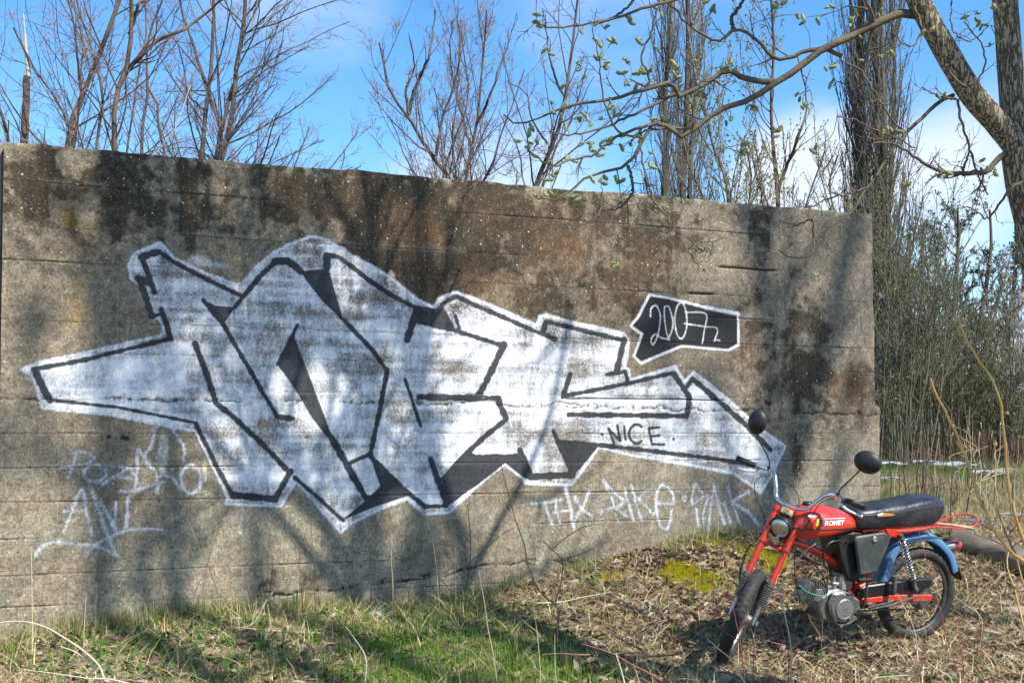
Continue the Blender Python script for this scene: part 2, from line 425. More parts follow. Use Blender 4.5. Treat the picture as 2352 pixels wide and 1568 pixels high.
BS = [  # black strokes: points, width
    ([(155, 690), (400, 645), (790, 548)], 15), ([(790, 548), (770, 480), (745, 410)], 16), ([(745, 435), (705, 445)], 11), ([(705, 447), (672, 350), (642, 268)], 19),
    ([(636, 268), (690, 290)], 22), ([(716, 338), (690, 260), (657, 172)], 17), ([(650, 172), (735, 145)], 22), ([(735, 145), (800, 190), (950, 270), (1120, 352)], 14),
    ([(1130, 350), (1200, 265), (1275, 195)], 16), ([(1270, 190), (1330, 190), (1365, 212), (1395, 242)], 23), ([(1515, 228), (1513, 160)], 23),
    ([(1513, 160), (1570, 172)] + Bx([(60, 215), (130, 272), (250, 350), (360, 405), (475, 425)]), 15),
    (Bx([(362, 412), (318, 552)]), 24), ([(1590, 458)] + Bx([(90, 530), (160, 605), (224, 695)]), 14), (Bx([(225, 693), (190, 880), (145, 1092)]), 16),
    (Bx([(0, 440), (100, 545)]), 10), (Bx([(142, 1085), (50, 1127)]), 15), ([(1530, 1000), (1600, 1120), (1650, 1210), (1705, 1292)], 23), ([(1286, 665), (1378, 487)], 11),
    ([(942, 372), (1035, 487), (1150, 680), (1220, 800), (1285, 910)], 14), ([(1283, 908), (1356, 918)], 17), ([(1085, 405), (1132, 350)], 12),
    ([(903, 570), (960, 720), (1000, 847)], 19), ([(1000, 845), (1075, 905), (1200, 1020), (1345, 1168)], 17), ([(1345, 1162), (1275, 1287)], 20), ([(1275, 1290), (1080, 1272)], 23),
    ([(1080, 1280), (1000, 1130), (910, 950)], 14), ([(912, 938), (540, 865), (230, 832)], 10), ([(232, 835), (196, 770), (163, 698)], 21),
    ([(1365, 1190), (1480, 1290), (1592, 1392)], 12), (Bx([(145, 1092), (330, 1270), (400, 1325)]), 15), (Bx([(400, 1324), (500, 1322)]), 12),
    (Bx([(425, 1105), (500, 1315)]), 20), (Bx([(635, 1095), (850, 1090)]), 15), (Bx([(890, 1187), (1085, 1178)]), 23), (Bx([(840, 1065), (892, 1182)]), 19), (Bx([(993, 975), (1085, 1175)]), 17),
    (Bx([(1030, 1025), (1205, 1040), (1390, 1060), (1700, 1100), (1930, 1137)]), 15), (Bx([(1640, 735), (1760, 835), (1900, 960), (2000, 1062)]), 19), (Bx([(1640, 735), (1612, 770)]), 15),
    (Bx([(1550, 708), (1590, 765), (1627, 822), (1612, 910)]), 19), (Bx([(1612, 906), (1065, 899)]), 18), (Bx([(1040, 815), (1190, 785), (1340, 755), (1550, 706)]), 14), (Bx([(1038, 822), (1075, 708)]), 17),
    (Bx([(1340, 747), (1327, 700), (1240, 714)]), 13), (Bx([(1290, 692), (1322, 552)]), 22), (Bx([(1320, 553), (1150, 515), (960, 468)]), 15), (Bx([(962, 468), (942, 527)]), 19), (Bx([(935, 521), (1005, 551)]), 16),
    (Bx([(475, 390), (545, 352), (640, 398), (800, 465), (945, 530)]), 15), (Bx([(475, 395), (535, 505)]), 9), (Bx([(370, 470), (540, 510), (765, 582)]), 15), (Bx([(765, 577), (650, 815)]), 23), (Bx([(540, 440), (560, 505)]), 11),
    (Bx([(370, 820), (740, 826)]), 22), (Bx([(735, 825), (775, 918)]), 21), (Bx([(777, 920), (690, 990), (590, 1080)]), 17), (Bx([(308, 738), (345, 850), (380, 955)]), 11),
]
def circ(cx, cy, rx, ry, n=16, a0=0, a1=360): return [(cx + rx * math.cos(math.radians(a)), cy + ry * math.sin(math.radians(a))) for a in np.linspace(a0, a1, n)]
YEAR = [Bx([(1443, 445), (1448, 405), (1466, 394), (1486, 425), (1487, 480), (1472, 545), (1454, 574), (1446, 552), (1462, 528), (1495, 543), (1532, 550)]), Bx([(1508, 402), (1510, 470), (1528, 540), (1545, 500), (1540, 430), (1522, 395), (1508, 402)]),
        Bx(circ(1585, 465, 28, 82, 18)), Bx([(1605, 425), (1705, 442), (1695, 500), (1685, 568)]), Bx([(1600, 478), (1690, 492), (1755, 505), (1740, 558)]), Bx([(1752, 553), (1765, 556)])]
NICE = [Bx([(1275, 1030), (1250, 962), (1307, 1022), (1290, 950)]), Bx([(1322, 952), (1330, 1018)]), Bx(circ(1380, 988, 34, 44, 14, 45, 315)), Bx([(1490, 958), (1436, 962), (1444, 1000), (1452, 1036), (1510, 1038)]), Bx([(1444, 1000), (1490, 995)]),
        Bx([(1220, 990), (1224, 993)]), Bx([(1551, 1011), (1554, 1014)])]
def fromS(ox, oy, sc, pts): return [(((ox + x / sc) * .77778) / .496, ((oy + y / sc) * .77778 - 505.6) / .496) for x, y in pts]
T1 = lambda p: fromS(1500, 1380, 2.94, p)
THX = [([(205, 310), (330, 300), (470, 275)], 26), ([(320, 320), (350, 400), (385, 480)], 26), ([(415, 290), (430, 380), (455, 480)], 24), ([(400, 385), (560, 370)], 20), ([(505, 190), (540, 330), (575, 530)], 30),
       ([(585, 260), (640, 350), (730, 420)], 26), ([(710, 200), (660, 320), (580, 460)], 28), (circ(797, 275, 20, 26), 14), (circ(800, 383, 17, 22), 14),
       ([(830, 110), (900, 190), (1000, 280)], 24), ([(830, 110), (890, 230), (925, 350)], 22), ([(860, 355), (950, 340), (1040, 280)], 24), ([(930, 350), (1000, 400), (1050, 430)], 20), ([(930, 400), (970, 490)], 18),
       ([(1020, 190), (1050, 320), (1090, 450)], 28), ([(1070, 150), (1110, 300), (1160, 450)], 26), ([(1140, 270), (1200, 200), (1280, 185)], 20), ([(1130, 265), (1200, 340), (1260, 400)], 24),
       ([(1290, 310), (1440, 315)], 24), ([(1440, 310), (1435, 240), (1390, 170), (1330, 150), (1300, 200), (1285, 320), (1300, 430), (1340, 520), (1380, 530), (1410, 460), (1425, 370)], 26),
       (circ(1535, 265, 16, 22), 16), ([(1685, 215), (1640, 140), (1605, 310), (1740, 240), (1700, 400), (1720, 560)], 22), ([(1640, 360), (1655, 540)], 30), ([(1790, 190), (1765, 340), (1740, 560)], 24), ([(1740, 325), (1900, 310)], 18),
       ([(1790, 150), (1830, 320), (1880, 480)], 26), ([(1880, 300), (1930, 460)], 26), ([(1910, 170), (1950, 310), (2020, 500)], 26), ([(2090, 210), (1960, 300), (2080, 380), (2180, 500)], 30)]
THX = [(T1(p), w) for p, w in THX]
T2 = lambda p: fromS(50, 1250, 3.618, p)
POZ = [([(640, 300), (600, 440), (540, 600)], 36), ([(600, 300), (700, 305), (800, 330), (830, 370), (790, 410), (650, 440), (460, 460)], 40), (circ(835, 530, 120, 90), 40), ([(960, 450), (1210, 455)], 40), ([(1190, 465), (1080, 540), (920, 640)], 44),
       ([(930, 620), (1060, 575), (1230, 590)], 34), ([(1210, 470), (1250, 560)], 30), ([(1265, 670), (1290, 450), (1290, 280), (1400, 420), (1480, 520), (1500, 740)], 46), ([(1100, 725), (1240, 720), (1400, 670), (1560, 620)], 42), ([(1500, 360), (1660, 480)], 40), ([(1500, 740), (1530, 560), (1640, 560), (1740, 700)], 44),
       (circ(1860, 590, 105, 160), 52), ([(1370, 330), (1440, 220), (1480, 40)], 40), ([(1480, 20), (1600, 20), (1720, 140), (1790, 280), (1780, 390)], 40)]
ANL = [([(500, 1160), (560, 1000), (620, 850), (690, 700), (740, 950), (800, 1190)], 46), ([(500, 940), (720, 935)], 36), ([(790, 690), (870, 900), (940, 1120), (1040, 1360)], 54), ([(890, 830), (980, 980), (1060, 1150)], 54), ([(1060, 840), (1050, 1000), (1040, 1120)], 40),
       ([(1190, 790), (1180, 950), (1160, 1110)], 52), ([(1010, 1210), (1160, 1150), (1350, 1130), (1550, 1135)], 50), ([(200, 1410), (260, 1310), (380, 1260), (600, 1285), (850, 1310), (1080, 1410)], 46), ([(740, 1400), (800, 1330), (900, 1260), (1020, 1210)], 40)]
POZ = [(T2(p), w / 3.618 * .77778 / .496) for p, w in POZ]; ANL = [(T2(p), w / 3.618 * .77778 / .496) for p, w in ANL]
DOTS = [T2([(980, 135), (984, 138)]), T2([(1130, 145), (1180, 160)])]
DRIP = [([(1128, 1318), (1118, 1400), (1115, 1450)], 26), ([(900, 175), (960, 195), (1040, 215)], 40)]

def make_wall():
    us = np.arange(-.02, 5.861, .0085); U0 = np.concatenate([us, [5.86, 5.86, 5.86, 5.86]]); du = np.concatenate([0 * us, [.01, .06, .15, .3]])
    vs = list(np.arange(-.30, 2.776, .0088)); vs = [v for v in vs if min(abs(v - j) for j in JOINTS) > .0085]
    for j in JOINTS: vs += [j - .009, j - .003, j, j + .003, j + .009]
    vs = np.array(sorted(vs) + [2.78, 2.782, 2.782, 2.782, 2.782]); dv = np.zeros(len(vs)); dv[-5:] = [.0, .006, .03, .15, .3]
    U, V = np.meshgrid(U0, vs); DEP = np.maximum(np.meshgrid(du, vs)[0], np.meshgrid(U0, dv)[1])
    nr, nc = U.shape
    white = np.zeros_like(U); black = np.zeros_like(U); over = np.zeros_like(U)
    region = np.zeros(U.shape, int)
    def dist_seg(Us, Vs, a, b):
        ab = b - a; L2 = max(ab @ ab, 1e-9); t = np.clip(((Us - a[0]) * ab[0] + (Vs - a[1]) * ab[1]) / L2, 0, 1)
        return np.hypot(Us - a[0] - t * ab[0], Vs - a[1] - t * ab[1])
    uu = U0
    def stroke(mask, pts, w, soft, al=1.0, reg=None, K=None):
        p = np.array([zc(*q) for q in pts]); sc = zscale(np.mean([q[0] for q in pts])); hw = w * sc / 2
        if len(p) > 2: p = resample(p, max(len(p) * 4, 8)) if K is None else resample(p, K)
        wj = hw * (1 + (.22 if mask is black else 0) * np.sin(np.arange(len(p)) * 1.7 + p[0, 0] * 9) + (.16 if mask is black else 0) * np.cos(np.arange(len(p)) * .6 + p[0, 1] * 7))
        for kk, (a, b) in enumerate(zip(p[:-1], p[1:])):
            m = hw * 1.5 + soft
            c0, c1 = np.searchsorted(uu, [min(a[0], b[0]) - m, max(a[0], b[0]) + m]); r0, r1 = np.searchsorted(vs, [min(a[1], b[1]) - m, max(a[1], b[1]) + m])
            if c1 <= c0 or r1 <= r0: continue
            S = (slice(r0, r1), slice(c0, c1)); d = dist_seg(U[S], V[S], a, b)
            val = np.clip((wj[kk] - d) / soft + .5, 0, 1) * al
            mask[S] = np.maximum(mask[S], val)
            if reg is not None: region[S] = np.where(val > .02, reg, region[S])
    def straight(pts): 
        out = []
        for a, b in zip(pts[:-1], pts[1:]):
            for t in np.linspace(0, 1, 6)[:-1]: out.append((a[0] + (b[0] - a[0]) * t, a[1] + (b[1] - a[1]) * t))
        return out + [pts[-1]]
    def polygon(mask, pts, soft, al=1.0, reg=None, grow=0.0):
        p = np.array([zc(*q) for q in pts]); n = len(p); lo = p.min(0) - .1; hi = p.max(0) + .1
        c0, c1 = np.searchsorted(uu, [lo[0], hi[0]]); r0, r1 = np.searchsorted(vs, [lo[1], hi[1]])
        S = (slice(r0, r1), slice(c0, c1)); Us, Vs = U[S], V[S]
        ins = np.zeros(Us.shape, bool); dm = np.full(Us.shape, 9.)
        for i in range(n):
            a, b = p[i], p[(i + 1) % n]
            dm = np.minimum(dm, dist_seg(Us, Vs, a, b))
            if a[1] != b[1]:
                c = ((a[1] > Vs) != (b[1] > Vs)) & (Us < (b[0] - a[0]) * (Vs - a[1]) / (b[1] - a[1]) + a[0]); ins ^= c
        sd_ = np.where(ins, dm, -dm) + grow
        val = np.clip(sd_ / soft + .5, 0, 1) * al
        mask[S] = np.maximum(mask[S], val)
        if reg is not None: region[S] = np.where(val > .02, reg, region[S])
        return S, val
    cov = fbm(U * 3.1, V * 4.5, 51, 4); streak = fbm(U * 2, V * 34, 52, 3); blot = fbm(U * 12, V * 9, 53, 3)
    # silver fill: uneven, thinly sprayed
    S, val = polygon(white, WHITE_OUT, .032, 1.0, 1, grow=.004)
    fill = .56 + .75 * (cov - .5) + .55 * (streak - .5) + .55 * (blot - .5)
    white = white * np.clip(fill + .10, .30, 1.0)
    edge = np.zeros_like(U)
    for a, b in zip(WHITE_OUT, WHITE_OUT[1:] + WHITE_OUT[:1]): stroke(edge, [a, b], 18, .022, .92)
    white = np.maximum(white, edge * (.75 + .4 * blot)); region[edge > .03] = 1
    # bright overspray patches inside and thin halo outside
    for x, y, rx, ry in ((500, 830, 120, 40), (300, 700, 60, 30), (830, 740, 60, 60), (1100, 640, 90, 90), (1280, 760, 60, 120), (1500, 620, 110, 60), (1150, 1180, 90, 60), (1420, 1120, 90, 80), (1850, 600, 80, 60), (2000, 1200, 80, 60), (1760, 1000, 60, 80), (2500, 560, 60, 60), (2480, 940, 90, 50), (2480, 1060, 60, 60), (2560, 750, 60, 50), (3180, 830, 60, 60), (1700, 780, 60, 50), (1250, 1290, 60, 30), (3540, 1130, 90, 60)):
        c = zc(x, y); s_ = zscale(x); g = np.exp(-(((U - c[0]) / (rx * s_)) ** 2 + ((V - c[1]) / (ry * s_)) ** 2))
        white = np.where(region == 1, np.maximum(white, g * 1.0), white)
    for p_, w_ in DRIP: stroke(white, p_, w_, .04, .55, 1)
    for P_ in BLACK_POLYS: polygon(black, P_, .010, .93, None)
    for p_, w_ in BS: stroke(black, straight(p_), w_ * 1.12, .015, .97, None)
    black *= np.clip(.45 + 1.1 * fbm(U * 11, V * 8, 61, 4), .5, 1)
    # small fill left light between the strokes
    tmp = np.zeros_like(U)
    S, val = polygon(tmp, Bx([(62, 1128), (138, 1097), (188, 1225), (132, 1278)]), .01)
    black *= 1 - tmp; white = np.maximum(white, tmp * .8)
    # year plate
    polygon(black, TAG_POLY, .012, .9, 2, grow=.006)
    yt = np.zeros_like(U)
    for a, b in zip(TAG_POLY, TAG_POLY[1:] + TAG_POLY[:1]): stroke(yt, [a, b], 17, .012, .85, 2)
    for p_ in YEAR: stroke(yt, p_, 12, .010, .85, 2)
    stroke(yt, Bx([(1700, 405), (1850, 435)]), 26, .02, .8, 2)
    black *= 1 - yt * .92; white = np.where(region == 2, yt, white)
    for p_ in NICE: stroke(black, straight(p_), 9, .011, .85, 3)
    for p_, w_ in THX: stroke(white, p_, w_ * .68, .033, .80, 4)
    for p_, w_ in POZ: stroke(white, p_, w_ * .86, .033, .82, 5)
    for p_, w_ in ANL: stroke(white, p_, w_ * .86, .036, .84, 6)
    for p_ in DOTS: stroke(black, p_, 18, .03, .95, 7)
    white = np.where(region >= 4, white * (.72 + .5 * fbm(U * 20, V * 16, 71, 3)), white)
    # ---- concrete colour
    D = lambda x, y: wall_uv(x, y)
    n1 = fbm(U * 1.6, V * 2.0, 81, 5); n2 = fbm(U * 5, V * 5, 82, 4); drip = fbm(U * 7, V * .7, 83, 5); n3 = fbm(U * 14, V * 14, 84, 4)
    base = np.array([.225, .186, .128]) * (.60 + .75 * n1[..., None]) * (.80 + .40 * n3[..., None])
    cool = np.array([.165, .148, .118])
    k = (sst(3.0, 5.5, U) * .55)[..., None]; base = base * (1 - k) + cool * k * (.8 + .4 * n2[..., None])
    low = (sst(1.3, .5, V) * sst(.35, .6, n2) * .6)[..., None]; base = base * (1 - low) + np.array([.26, .236, .168]) * low
    band = np.zeros_like(U)
    for (x0, y0, rx, ry, w) in ((380, 400, .9, .35, .5), (180, 480, .35, .3, .6), (270, 480, .3, .25, .6), (700, 430, .8, .35, .9), (900, 500, .6, .45, 1.15), (1060, 520, .5, .5, 1.1), (1250, 560, .5, .45, 1.0), (1400, 650, .3, .25, .7), (1000, 590, .25, .2, .9), (1730, 640, .13, 1.0, .9), (1760, 860, .35, .3, .8), (1880, 830, .16, .55, 1.0), (1960, 900, .2, .25, 1.0), (1740, 960, .13, .4, .7), (1830, 1000, .1, .35, .6), (1560, 560, .1, .5, .5), (1480, 600, .25, .3, .6), (600, 1330, .4, .12, .35), (60, 460, .12, .2, .4), (1500, 480, .8, .2, .3), (1200, 480, .8, .2, .4), (1470, 720, .12, .14, .7), (1830, 620, .12, .6, .4)):
        c = D(x0, y0); band += w * np.exp(-(((U - c[0]) / rx) ** 2 + ((V - c[1]) / ry) ** 2))
    st = sst(.33, .84, band * .52 + (drip - .5) * 1.5 + (n2 - .5) * 1.3 + (n3 - .5) * .6 + .07)
    st = st * sst(.02, .3, band)
    dark = np.array([.028, .021, .012])
    st = np.clip(st * (.62 + .76 * fbm(U * 50, V * 42, 87, 3)) + sst(.1, .5, band) * (sst(.52, .66, n3) * .45 + sst(.5, .68, fbm(U * 34, V * 30, 85, 3)) * .4), 0, 1); st = (st * .90)[..., None]
    base = base * (1 - st) + dark * (.6 + .8 * n3[..., None]) * st
    rust = np.zeros_like(U)
    for (x0, y0, rx, ry, w) in ((1200, 600, .75, .28, 1.), (1400, 580, .4, .2, .7), (1040, 560, .3, .3, .6), (950, 470, .3, .2, .5), (1750, 800, .5, .16, .5), (1950, 880, .25, .22, 1.0), (620, 450, .3, .2, .35), (1500, 830, .3, .1, .4)):
        c = D(x0, y0); rust += w * np.exp(-(((U - c[0]) / rx) ** 2 + ((V - c[1]) / ry) ** 2))
    rf = (np.clip(rust, 0, 1) * sst(.33, .65, fbm(U * 3, V * 4, 91, 4)) * .75)[..., None]
    base = base * (1 - rf) + np.array([.135, .078, .042]) * rf
    oc = np.zeros_like(U)
    for (x0, y0, rx, ry) in ((172, 560, .075, .15), (165, 620, .06, .14), (175, 690, .05, .14), (160, 520, .05, .08)):
        c = D(x0, y0); oc += np.exp(-(((U - c[0]) / rx) ** 2 + ((V - c[1]) / ry) ** 2))
    of = (np.clip(oc, 0, 1) * sst(.3, .62, n2) * 1.0)[..., None]; base = base * (1 - of) + np.array([.36, .20, .03]) * of
    pale = np.zeros_like(U)   # patches of scraped light render
    for (x0, y0, rx, ry) in ((455, 598, .09, .04), (375, 1040, .035, .14), (470, 1090, .02, .08), (560, 975, .05, .05), (897, 637, .03, .05)):
        c = D(x0, y0); pale += np.exp(-(((U - c[0]) / rx) ** 2 + ((V - c[1]) / ry) ** 2))
    pf = (sst(.35, .8, pale * (.5 + n3)) * .8)[..., None]; base = base * (1 - pf) + np.array([.62, .57, .43]) * pf
    # ---- relief
    dep = (fbm(U * 2.5, V * 2.5, 101, 3) - .5) * .012 + (n3 - .5) * .0035
    bidx = np.zeros_like(V); 
    for j in JOINTS: bidx += (V > j)
    boff = (vnoise(bidx * 7.7, np.zeros_like(V), 5) - .5) * .0034; dep += boff
    jd = np.zeros_like(U); jl = np.zeros_like(U)
    Vw = V.copy()
    for i, j in enumerate(JOINTS):
        pres = (.12 + .88 * sst(.42, .68, fbm(U * 1.1 + 11 * i, U * 0 + i * 3.1, 111 + i, 4))) * (.35 + .8 * vnoise(U * 9, U * 0 + i, 7))
        g = np.clip(1 - np.abs(V - j) / .0055, 0, 1); jd = np.maximum(jd, g * pres)
        wob = (fbm(U * 1.3 + i, U * 0 + 3 * i, 131, 4) - .5) * .018
        Vw += wob * np.clip(1 - np.abs(V - j) / .06, 0, 1)
        jl = np.maximum(jl, np.clip(1 - np.abs(V - j - .01) / .03, 0, 1) * pres)
    dep -= jd * .008
    # the rough day-work seam and the lower crack
    def crack_shade(vc, wid, u0, u1, dpt, seed):
        w_ = fbm(U * 9, U * 0 + seed, seed, 4) - .5; w2 = fbm(U * 45, V * 45, seed + 1, 3)
        line = np.abs(V - vc(U) - w_ * wid * 2.2); env = sst(u0, u0 + .1, U) * sst(u1, u1 - .1, U) * sst(.22, .42, fbm(U * 4, U * 0 + seed * 2, seed + 3, 3))
        a = sst(.0075, .002, line + (w2 - .5) * .014) * env * (.6 + .4 * sst(.4, .6, fbm(U * 13, V * 13, seed + 5, 2)))
        zone = sst(wid, 0, np.abs(V - vc(U))) * env
        pits = sst(.55, .68, w2) * zone
        return np.clip(a + pits, 0, 1) * dpt, np.clip(a + pits, 0, 1) * .85
    c1 = [D(0, 912)[1], D(900, 925)[1], D(1200, 930)[1], D(2000, 950)[1]]
    d1, k1 = crack_shade(lambda u: np.interp(u, [0, 2.1, 3.2, 5.86], c1), .035, -.1, 5.9, .010, 141)
    c2u = [D(560, 1370)[0], D(760, 1352)[0], D(960, 1325)[0], D(1170, 1292)[0], D(1500, 1290)[0]]; c2v = [D(560, 1370)[1], D(760, 1352)[1], D(960, 1325)[1], D(1170, 1292)[1], D(1500, 1290)[1]]
    d2, k2 = crack_shade(lambda u: np.interp(u, c2u, c2v), .03, c2u[0], c2u[-1], .012, 151)
    dep -= d1 + d2; ck = np.maximum(k1, k2)
    # eroded holes around the seam on the right
    er = sst(.62, .75, fbm(U * 22, V * 16, 161, 3)) * np.exp(-((V - D(1800, 930)[1]) / .05) ** 2) * sst(4.2, 5.0, U); dep -= er * .008; ck = np.maximum(ck, er * .9)
    # the two deep ledges cut by single boards, their cast shadow painted dark too
    for (xa, ya, xb) in ((1290, 914, 1670), (1645, 612, 1790), (1575, 672, 1648)):
        a = D(xa, ya); b = D(xb, ya); m_ = sst(a[0] - .02, a[0] + .05, U) * sst(b[0] + .02, b[0] - .05, U)
        g = np.clip(1 - np.abs(V - a[1] - (fbm(U * 3, U * 0, 171) - .5) * .01) / .010, 0, 1) * m_; dep -= g * .018; ck = np.maximum(ck, g)
        dep -= m_ * sst(.0, .004, a[1] - V) * sst(.07, .0, a[1] - V) * .004
    # lower lift stands 4 cm wider at the right end
    step = sst(1.375, 1.355, V) * sst(5.55, 5.86, U) * .042
    Uo = U + step + (fbm(U * 0 + 3, V * 7, 181, 4) - .5) * .022 * sst(5.75, 5.86, U)
    topn = (fbm(U * 6, V * 0 + DEP * 5, 191, 5) - .5) * .022 + (fbm(U * .8, V * 0, 192) - .5) * .02
    Vo = Vw + topn * sst(2.66, 2.78, V)
    dep = dep * (DEP < .002)
    # deep pale chips on top edge
    chip = sst(.55, .7, fbm(U * 16, V * 22, 201, 3)) * sst(2.70, 2.785, V); cf = (chip * .5)[..., None]; base = base * (1 - cf) + np.array([.42, .39, .32]) * cf
    bt = (jl * .25 * (n2 > .5))[..., None]; base = base * (1 - bt) + np.array([.42, .39, .31]) * bt
    base = base * (1 - .55 * jd[..., None]) 
    P = np.zeros(U.shape + (3,))
    outv = dep - DEP
    P[..., 0] = WA[0] + WD[0] * Uo + WN[0] * outv; P[..., 1] = WA[1] + WD[1] * Uo + WN[1] * outv; P[..., 2] = Vo
    i = np.arange(nr - 1)[:, None] * nc + np.arange(nc - 1)[None]
    Q = np.stack([i, i + 1, i + 1 + nc, i + nc], -1).reshape(-1, 4)
    reg = region.ravel()[Q].max(1)
    Pf = P.reshape(-1, 3); base = base.reshape(-1, 3)
    m, nt, b = new_mat('weathered_board_marked_concrete'); L = nt.links.new
    col = N(nt, 'ShaderNodeAttribute', attribute_name='Col'); wa = N(nt, 'ShaderNodeAttribute', attribute_name='spray_white'); ba = N(nt, 'ShaderNodeAttribute', attribute_name='spray_black'); ca = N(nt, 'ShaderNodeAttribute', attribute_name='crack_shade')  # last mask: dark cracks and holes plus the painted ledge shadow
    tc = N(nt, 'ShaderNodeTexCoord')
    def noise(s, d=5, r=.6, st=None):
        n = N(nt, 'ShaderNodeTexNoise'); n.inputs['Scale'].default_value = s; n.inputs['Detail'].default_value = d; n.inputs['Roughness'].default_value = r
        if st:
            mp = N(nt, 'ShaderNodeMapping'); mp.inputs['Scale'].default_value = st; L(tc.outputs['Object'], mp.inputs[0]); L(mp.outputs[0], n.inputs[0])
        else: L(tc.outputs['Object'], n.inputs[0])
        return n.outputs['Fac']
    def mrange(x, a, b_, c=0., d=1.):
        q = N(nt, 'ShaderNodeMapRange'); q.inputs[1].default_value = a; q.inputs[2].default_value = b_; q.inputs[3].default_value = c; q.inputs[4].default_value = d; L(x, q.inputs[0]); return q.outputs[0]
    def mth(op, x, y):
        q = N(nt, 'ShaderNodeMath', operation=op)
        for k_, w_ in enumerate((x, y)):
            if isinstance(w_, (int, float)): q.inputs[k_].default_value = w_
            else: L(w_, q.inputs[k_])
        return q.outputs[0]
    def mixc(f, a, b_):
        q = N(nt, 'ShaderNodeMix', data_type='RGBA')
        for s_, w_ in ((0, f), (6, a), (7, b_)):
            if isinstance(w_, (tuple, float)): q.inputs[s_].default_value = w_
            else: L(w_, q.inputs[s_])
        return q.outputs[2]
    g1 = noise(75, 6, .7); g2 = noise(22, 5, .6); g3 = noise(240, 3, .6); gs = noise(30, 4, .6, (1, 1, 7)); gd = noise(20, 4, .65, (2.2, 2.2, .5))
    hs = N(nt, 'ShaderNodeHueSaturation'); L(col.outputs['Color'], hs.inputs['Color'])
    L(mth('MULTIPLY', mrange(g1, .32, .68, .42, 1.55), mrange(g2, .3, .7, .66, 1.34)), hs.inputs['Value'])
    c = hs.outputs[0]
    # pale lichen / aggregate spots
    vo = N(nt, 'ShaderNodeTexVoronoi'); vo.inputs['Scale'].default_value = 26; L(tc.outputs['Object'], vo.inputs['Vector'])
    spot = mrange(vo.outputs['Distance'], .10, .17, 1, 0); sep = N(nt, 'ShaderNodeSeparateColor'); L(vo.outputs['Color'], sep.inputs[0])
    spot = mth('MULTIPLY', spot, mrange(sep.outputs[0], .80, .84)); c = mixc(mth('MULTIPLY', spot, .75), c, (.62, .60, .52, 1))
    vo2 = N(nt, 'ShaderNodeTexVoronoi'); vo2.inputs['Scale'].default_value = 85; L(tc.outputs['Object'], vo2.inputs['Vector'])
    sep2 = N(nt, 'ShaderNodeSeparateColor'); L(vo2.outputs['Color'], sep2.inputs[0])
    s2 = mth('MULTIPLY', mrange(vo2.outputs['Distance'], .22, .34, 1, 0), mrange(sep2.outputs[1], .78, .84)); c = mixc(mth('MULTIPLY', s2, .45), c, (.50, .47, .39, 1))
    s3 = mth('MULTIPLY', mrange(vo2.outputs['Distance'], .2, .35, 1, 0), mrange(sep2.outputs[0], .80, .86)); c = mixc(mth('MULTIPLY', s3, .7), c, (.03, .027, .02, 1))
    cf2 = mrange(mth('ADD', ca.outputs['Fac'], mth('MULTIPLY', mth('SUBTRACT', g3, .5), .5)), .35, .65); c = mixc(cf2, c, (.035, .03, .022, 1))
    # paint with grainy spray edges; it misses the pits
    gg = mth('ADD', mth('MULTIPLY', mth('SUBTRACT', g3, .5), .55), mth('MULTIPLY', mth('SUBTRACT', g1, .5), 1.25))
    gg = mth('ADD', gg, mth('MULTIPLY', mth('SUBTRACT', gs, .5), .6))
    wf = mrange(mth('ADD', wa.outputs['Fac'], gg), .10, .62); wcol = mixc(mrange(g2, .35, .65), (.60, .61, .63, 1), (.88, .88, .89, 1))
    wf = mth('MULTIPLY', wf, mrange(wa.outputs['Fac'], .0, .12)); wf = mth('MULTIPLY', wf, mth('SUBTRACT', 1., mth('MULTIPLY', cf2, .75)))
    cvg = mth('ADD', mth('MULTIPLY', wa.outputs['Fac'], 1.15), mth('ADD', mth('MULTIPLY', mth('SUBTRACT', g1, .5), 1.5), mth('MULTIPLY', mth('SUBTRACT', gd, .5), .9)))
    cvg = mrange(cvg, .32, 1.05); wcol = mixc(cvg, (.16, .16, .17, 1), wcol)
    c = mixc(mth('MULTIPLY', wf, .95), c, wcol)
    bf = mrange(mth('ADD', ba.outputs['Fac'], mth('MULTIPLY', gg, .7)), .16, .50); bf = mth('MULTIPLY', bf, mrange(ba.outputs['Fac'], .0, .1)); c = mixc(mth('MULTIPLY', bf, .96), c, (.016, .017, .021, 1))
    L(c, b.inputs['Base Color']); L(mrange(wf, 0, 1, .9, .55), b.inputs['Roughness']); setin(b, 'Specular IOR Level', .3)
    bp = N(nt, 'ShaderNodeBump'); bp.inputs['Distance'].default_value = .006; bp.inputs['Strength'].default_value = .75
    L(mth('ADD', mth('ADD', g1, mth('MULTIPLY', g3, .4)), mth('MULTIPLY', s3, -.6)), bp.inputs['Height']); L(bp.outputs[0], b.inputs['Normal'])
    root = empty('concrete_wall', (WA[0], WA[1], 0), 'long weathered board-marked concrete wall sprayed with silver and black graffiti', 'wall')
    inv = Matrix.Translation((-WA[0], -WA[1], 0))
    names = {0: ('wall_face', None), 1: ('graffiti', 'big silver-white spray piece with black outlines'), 2: ('graffiti', 'black plate with the year 2007 outlined in white'), 3: ('graffiti', 'small black word NICE with dots'),
             4: ('graffiti', 'white THX and two names sprayed low near the moped'), 5: ('graffiti', 'faint white tag reading POZNAN'), 6: ('graffiti', 'faint white tag reading ANL with a swoosh'), 7: ('graffiti', 'row of small black spray dots')}
    wv = white.ravel(); bv = black.ravel(); cv = ck.ravel()
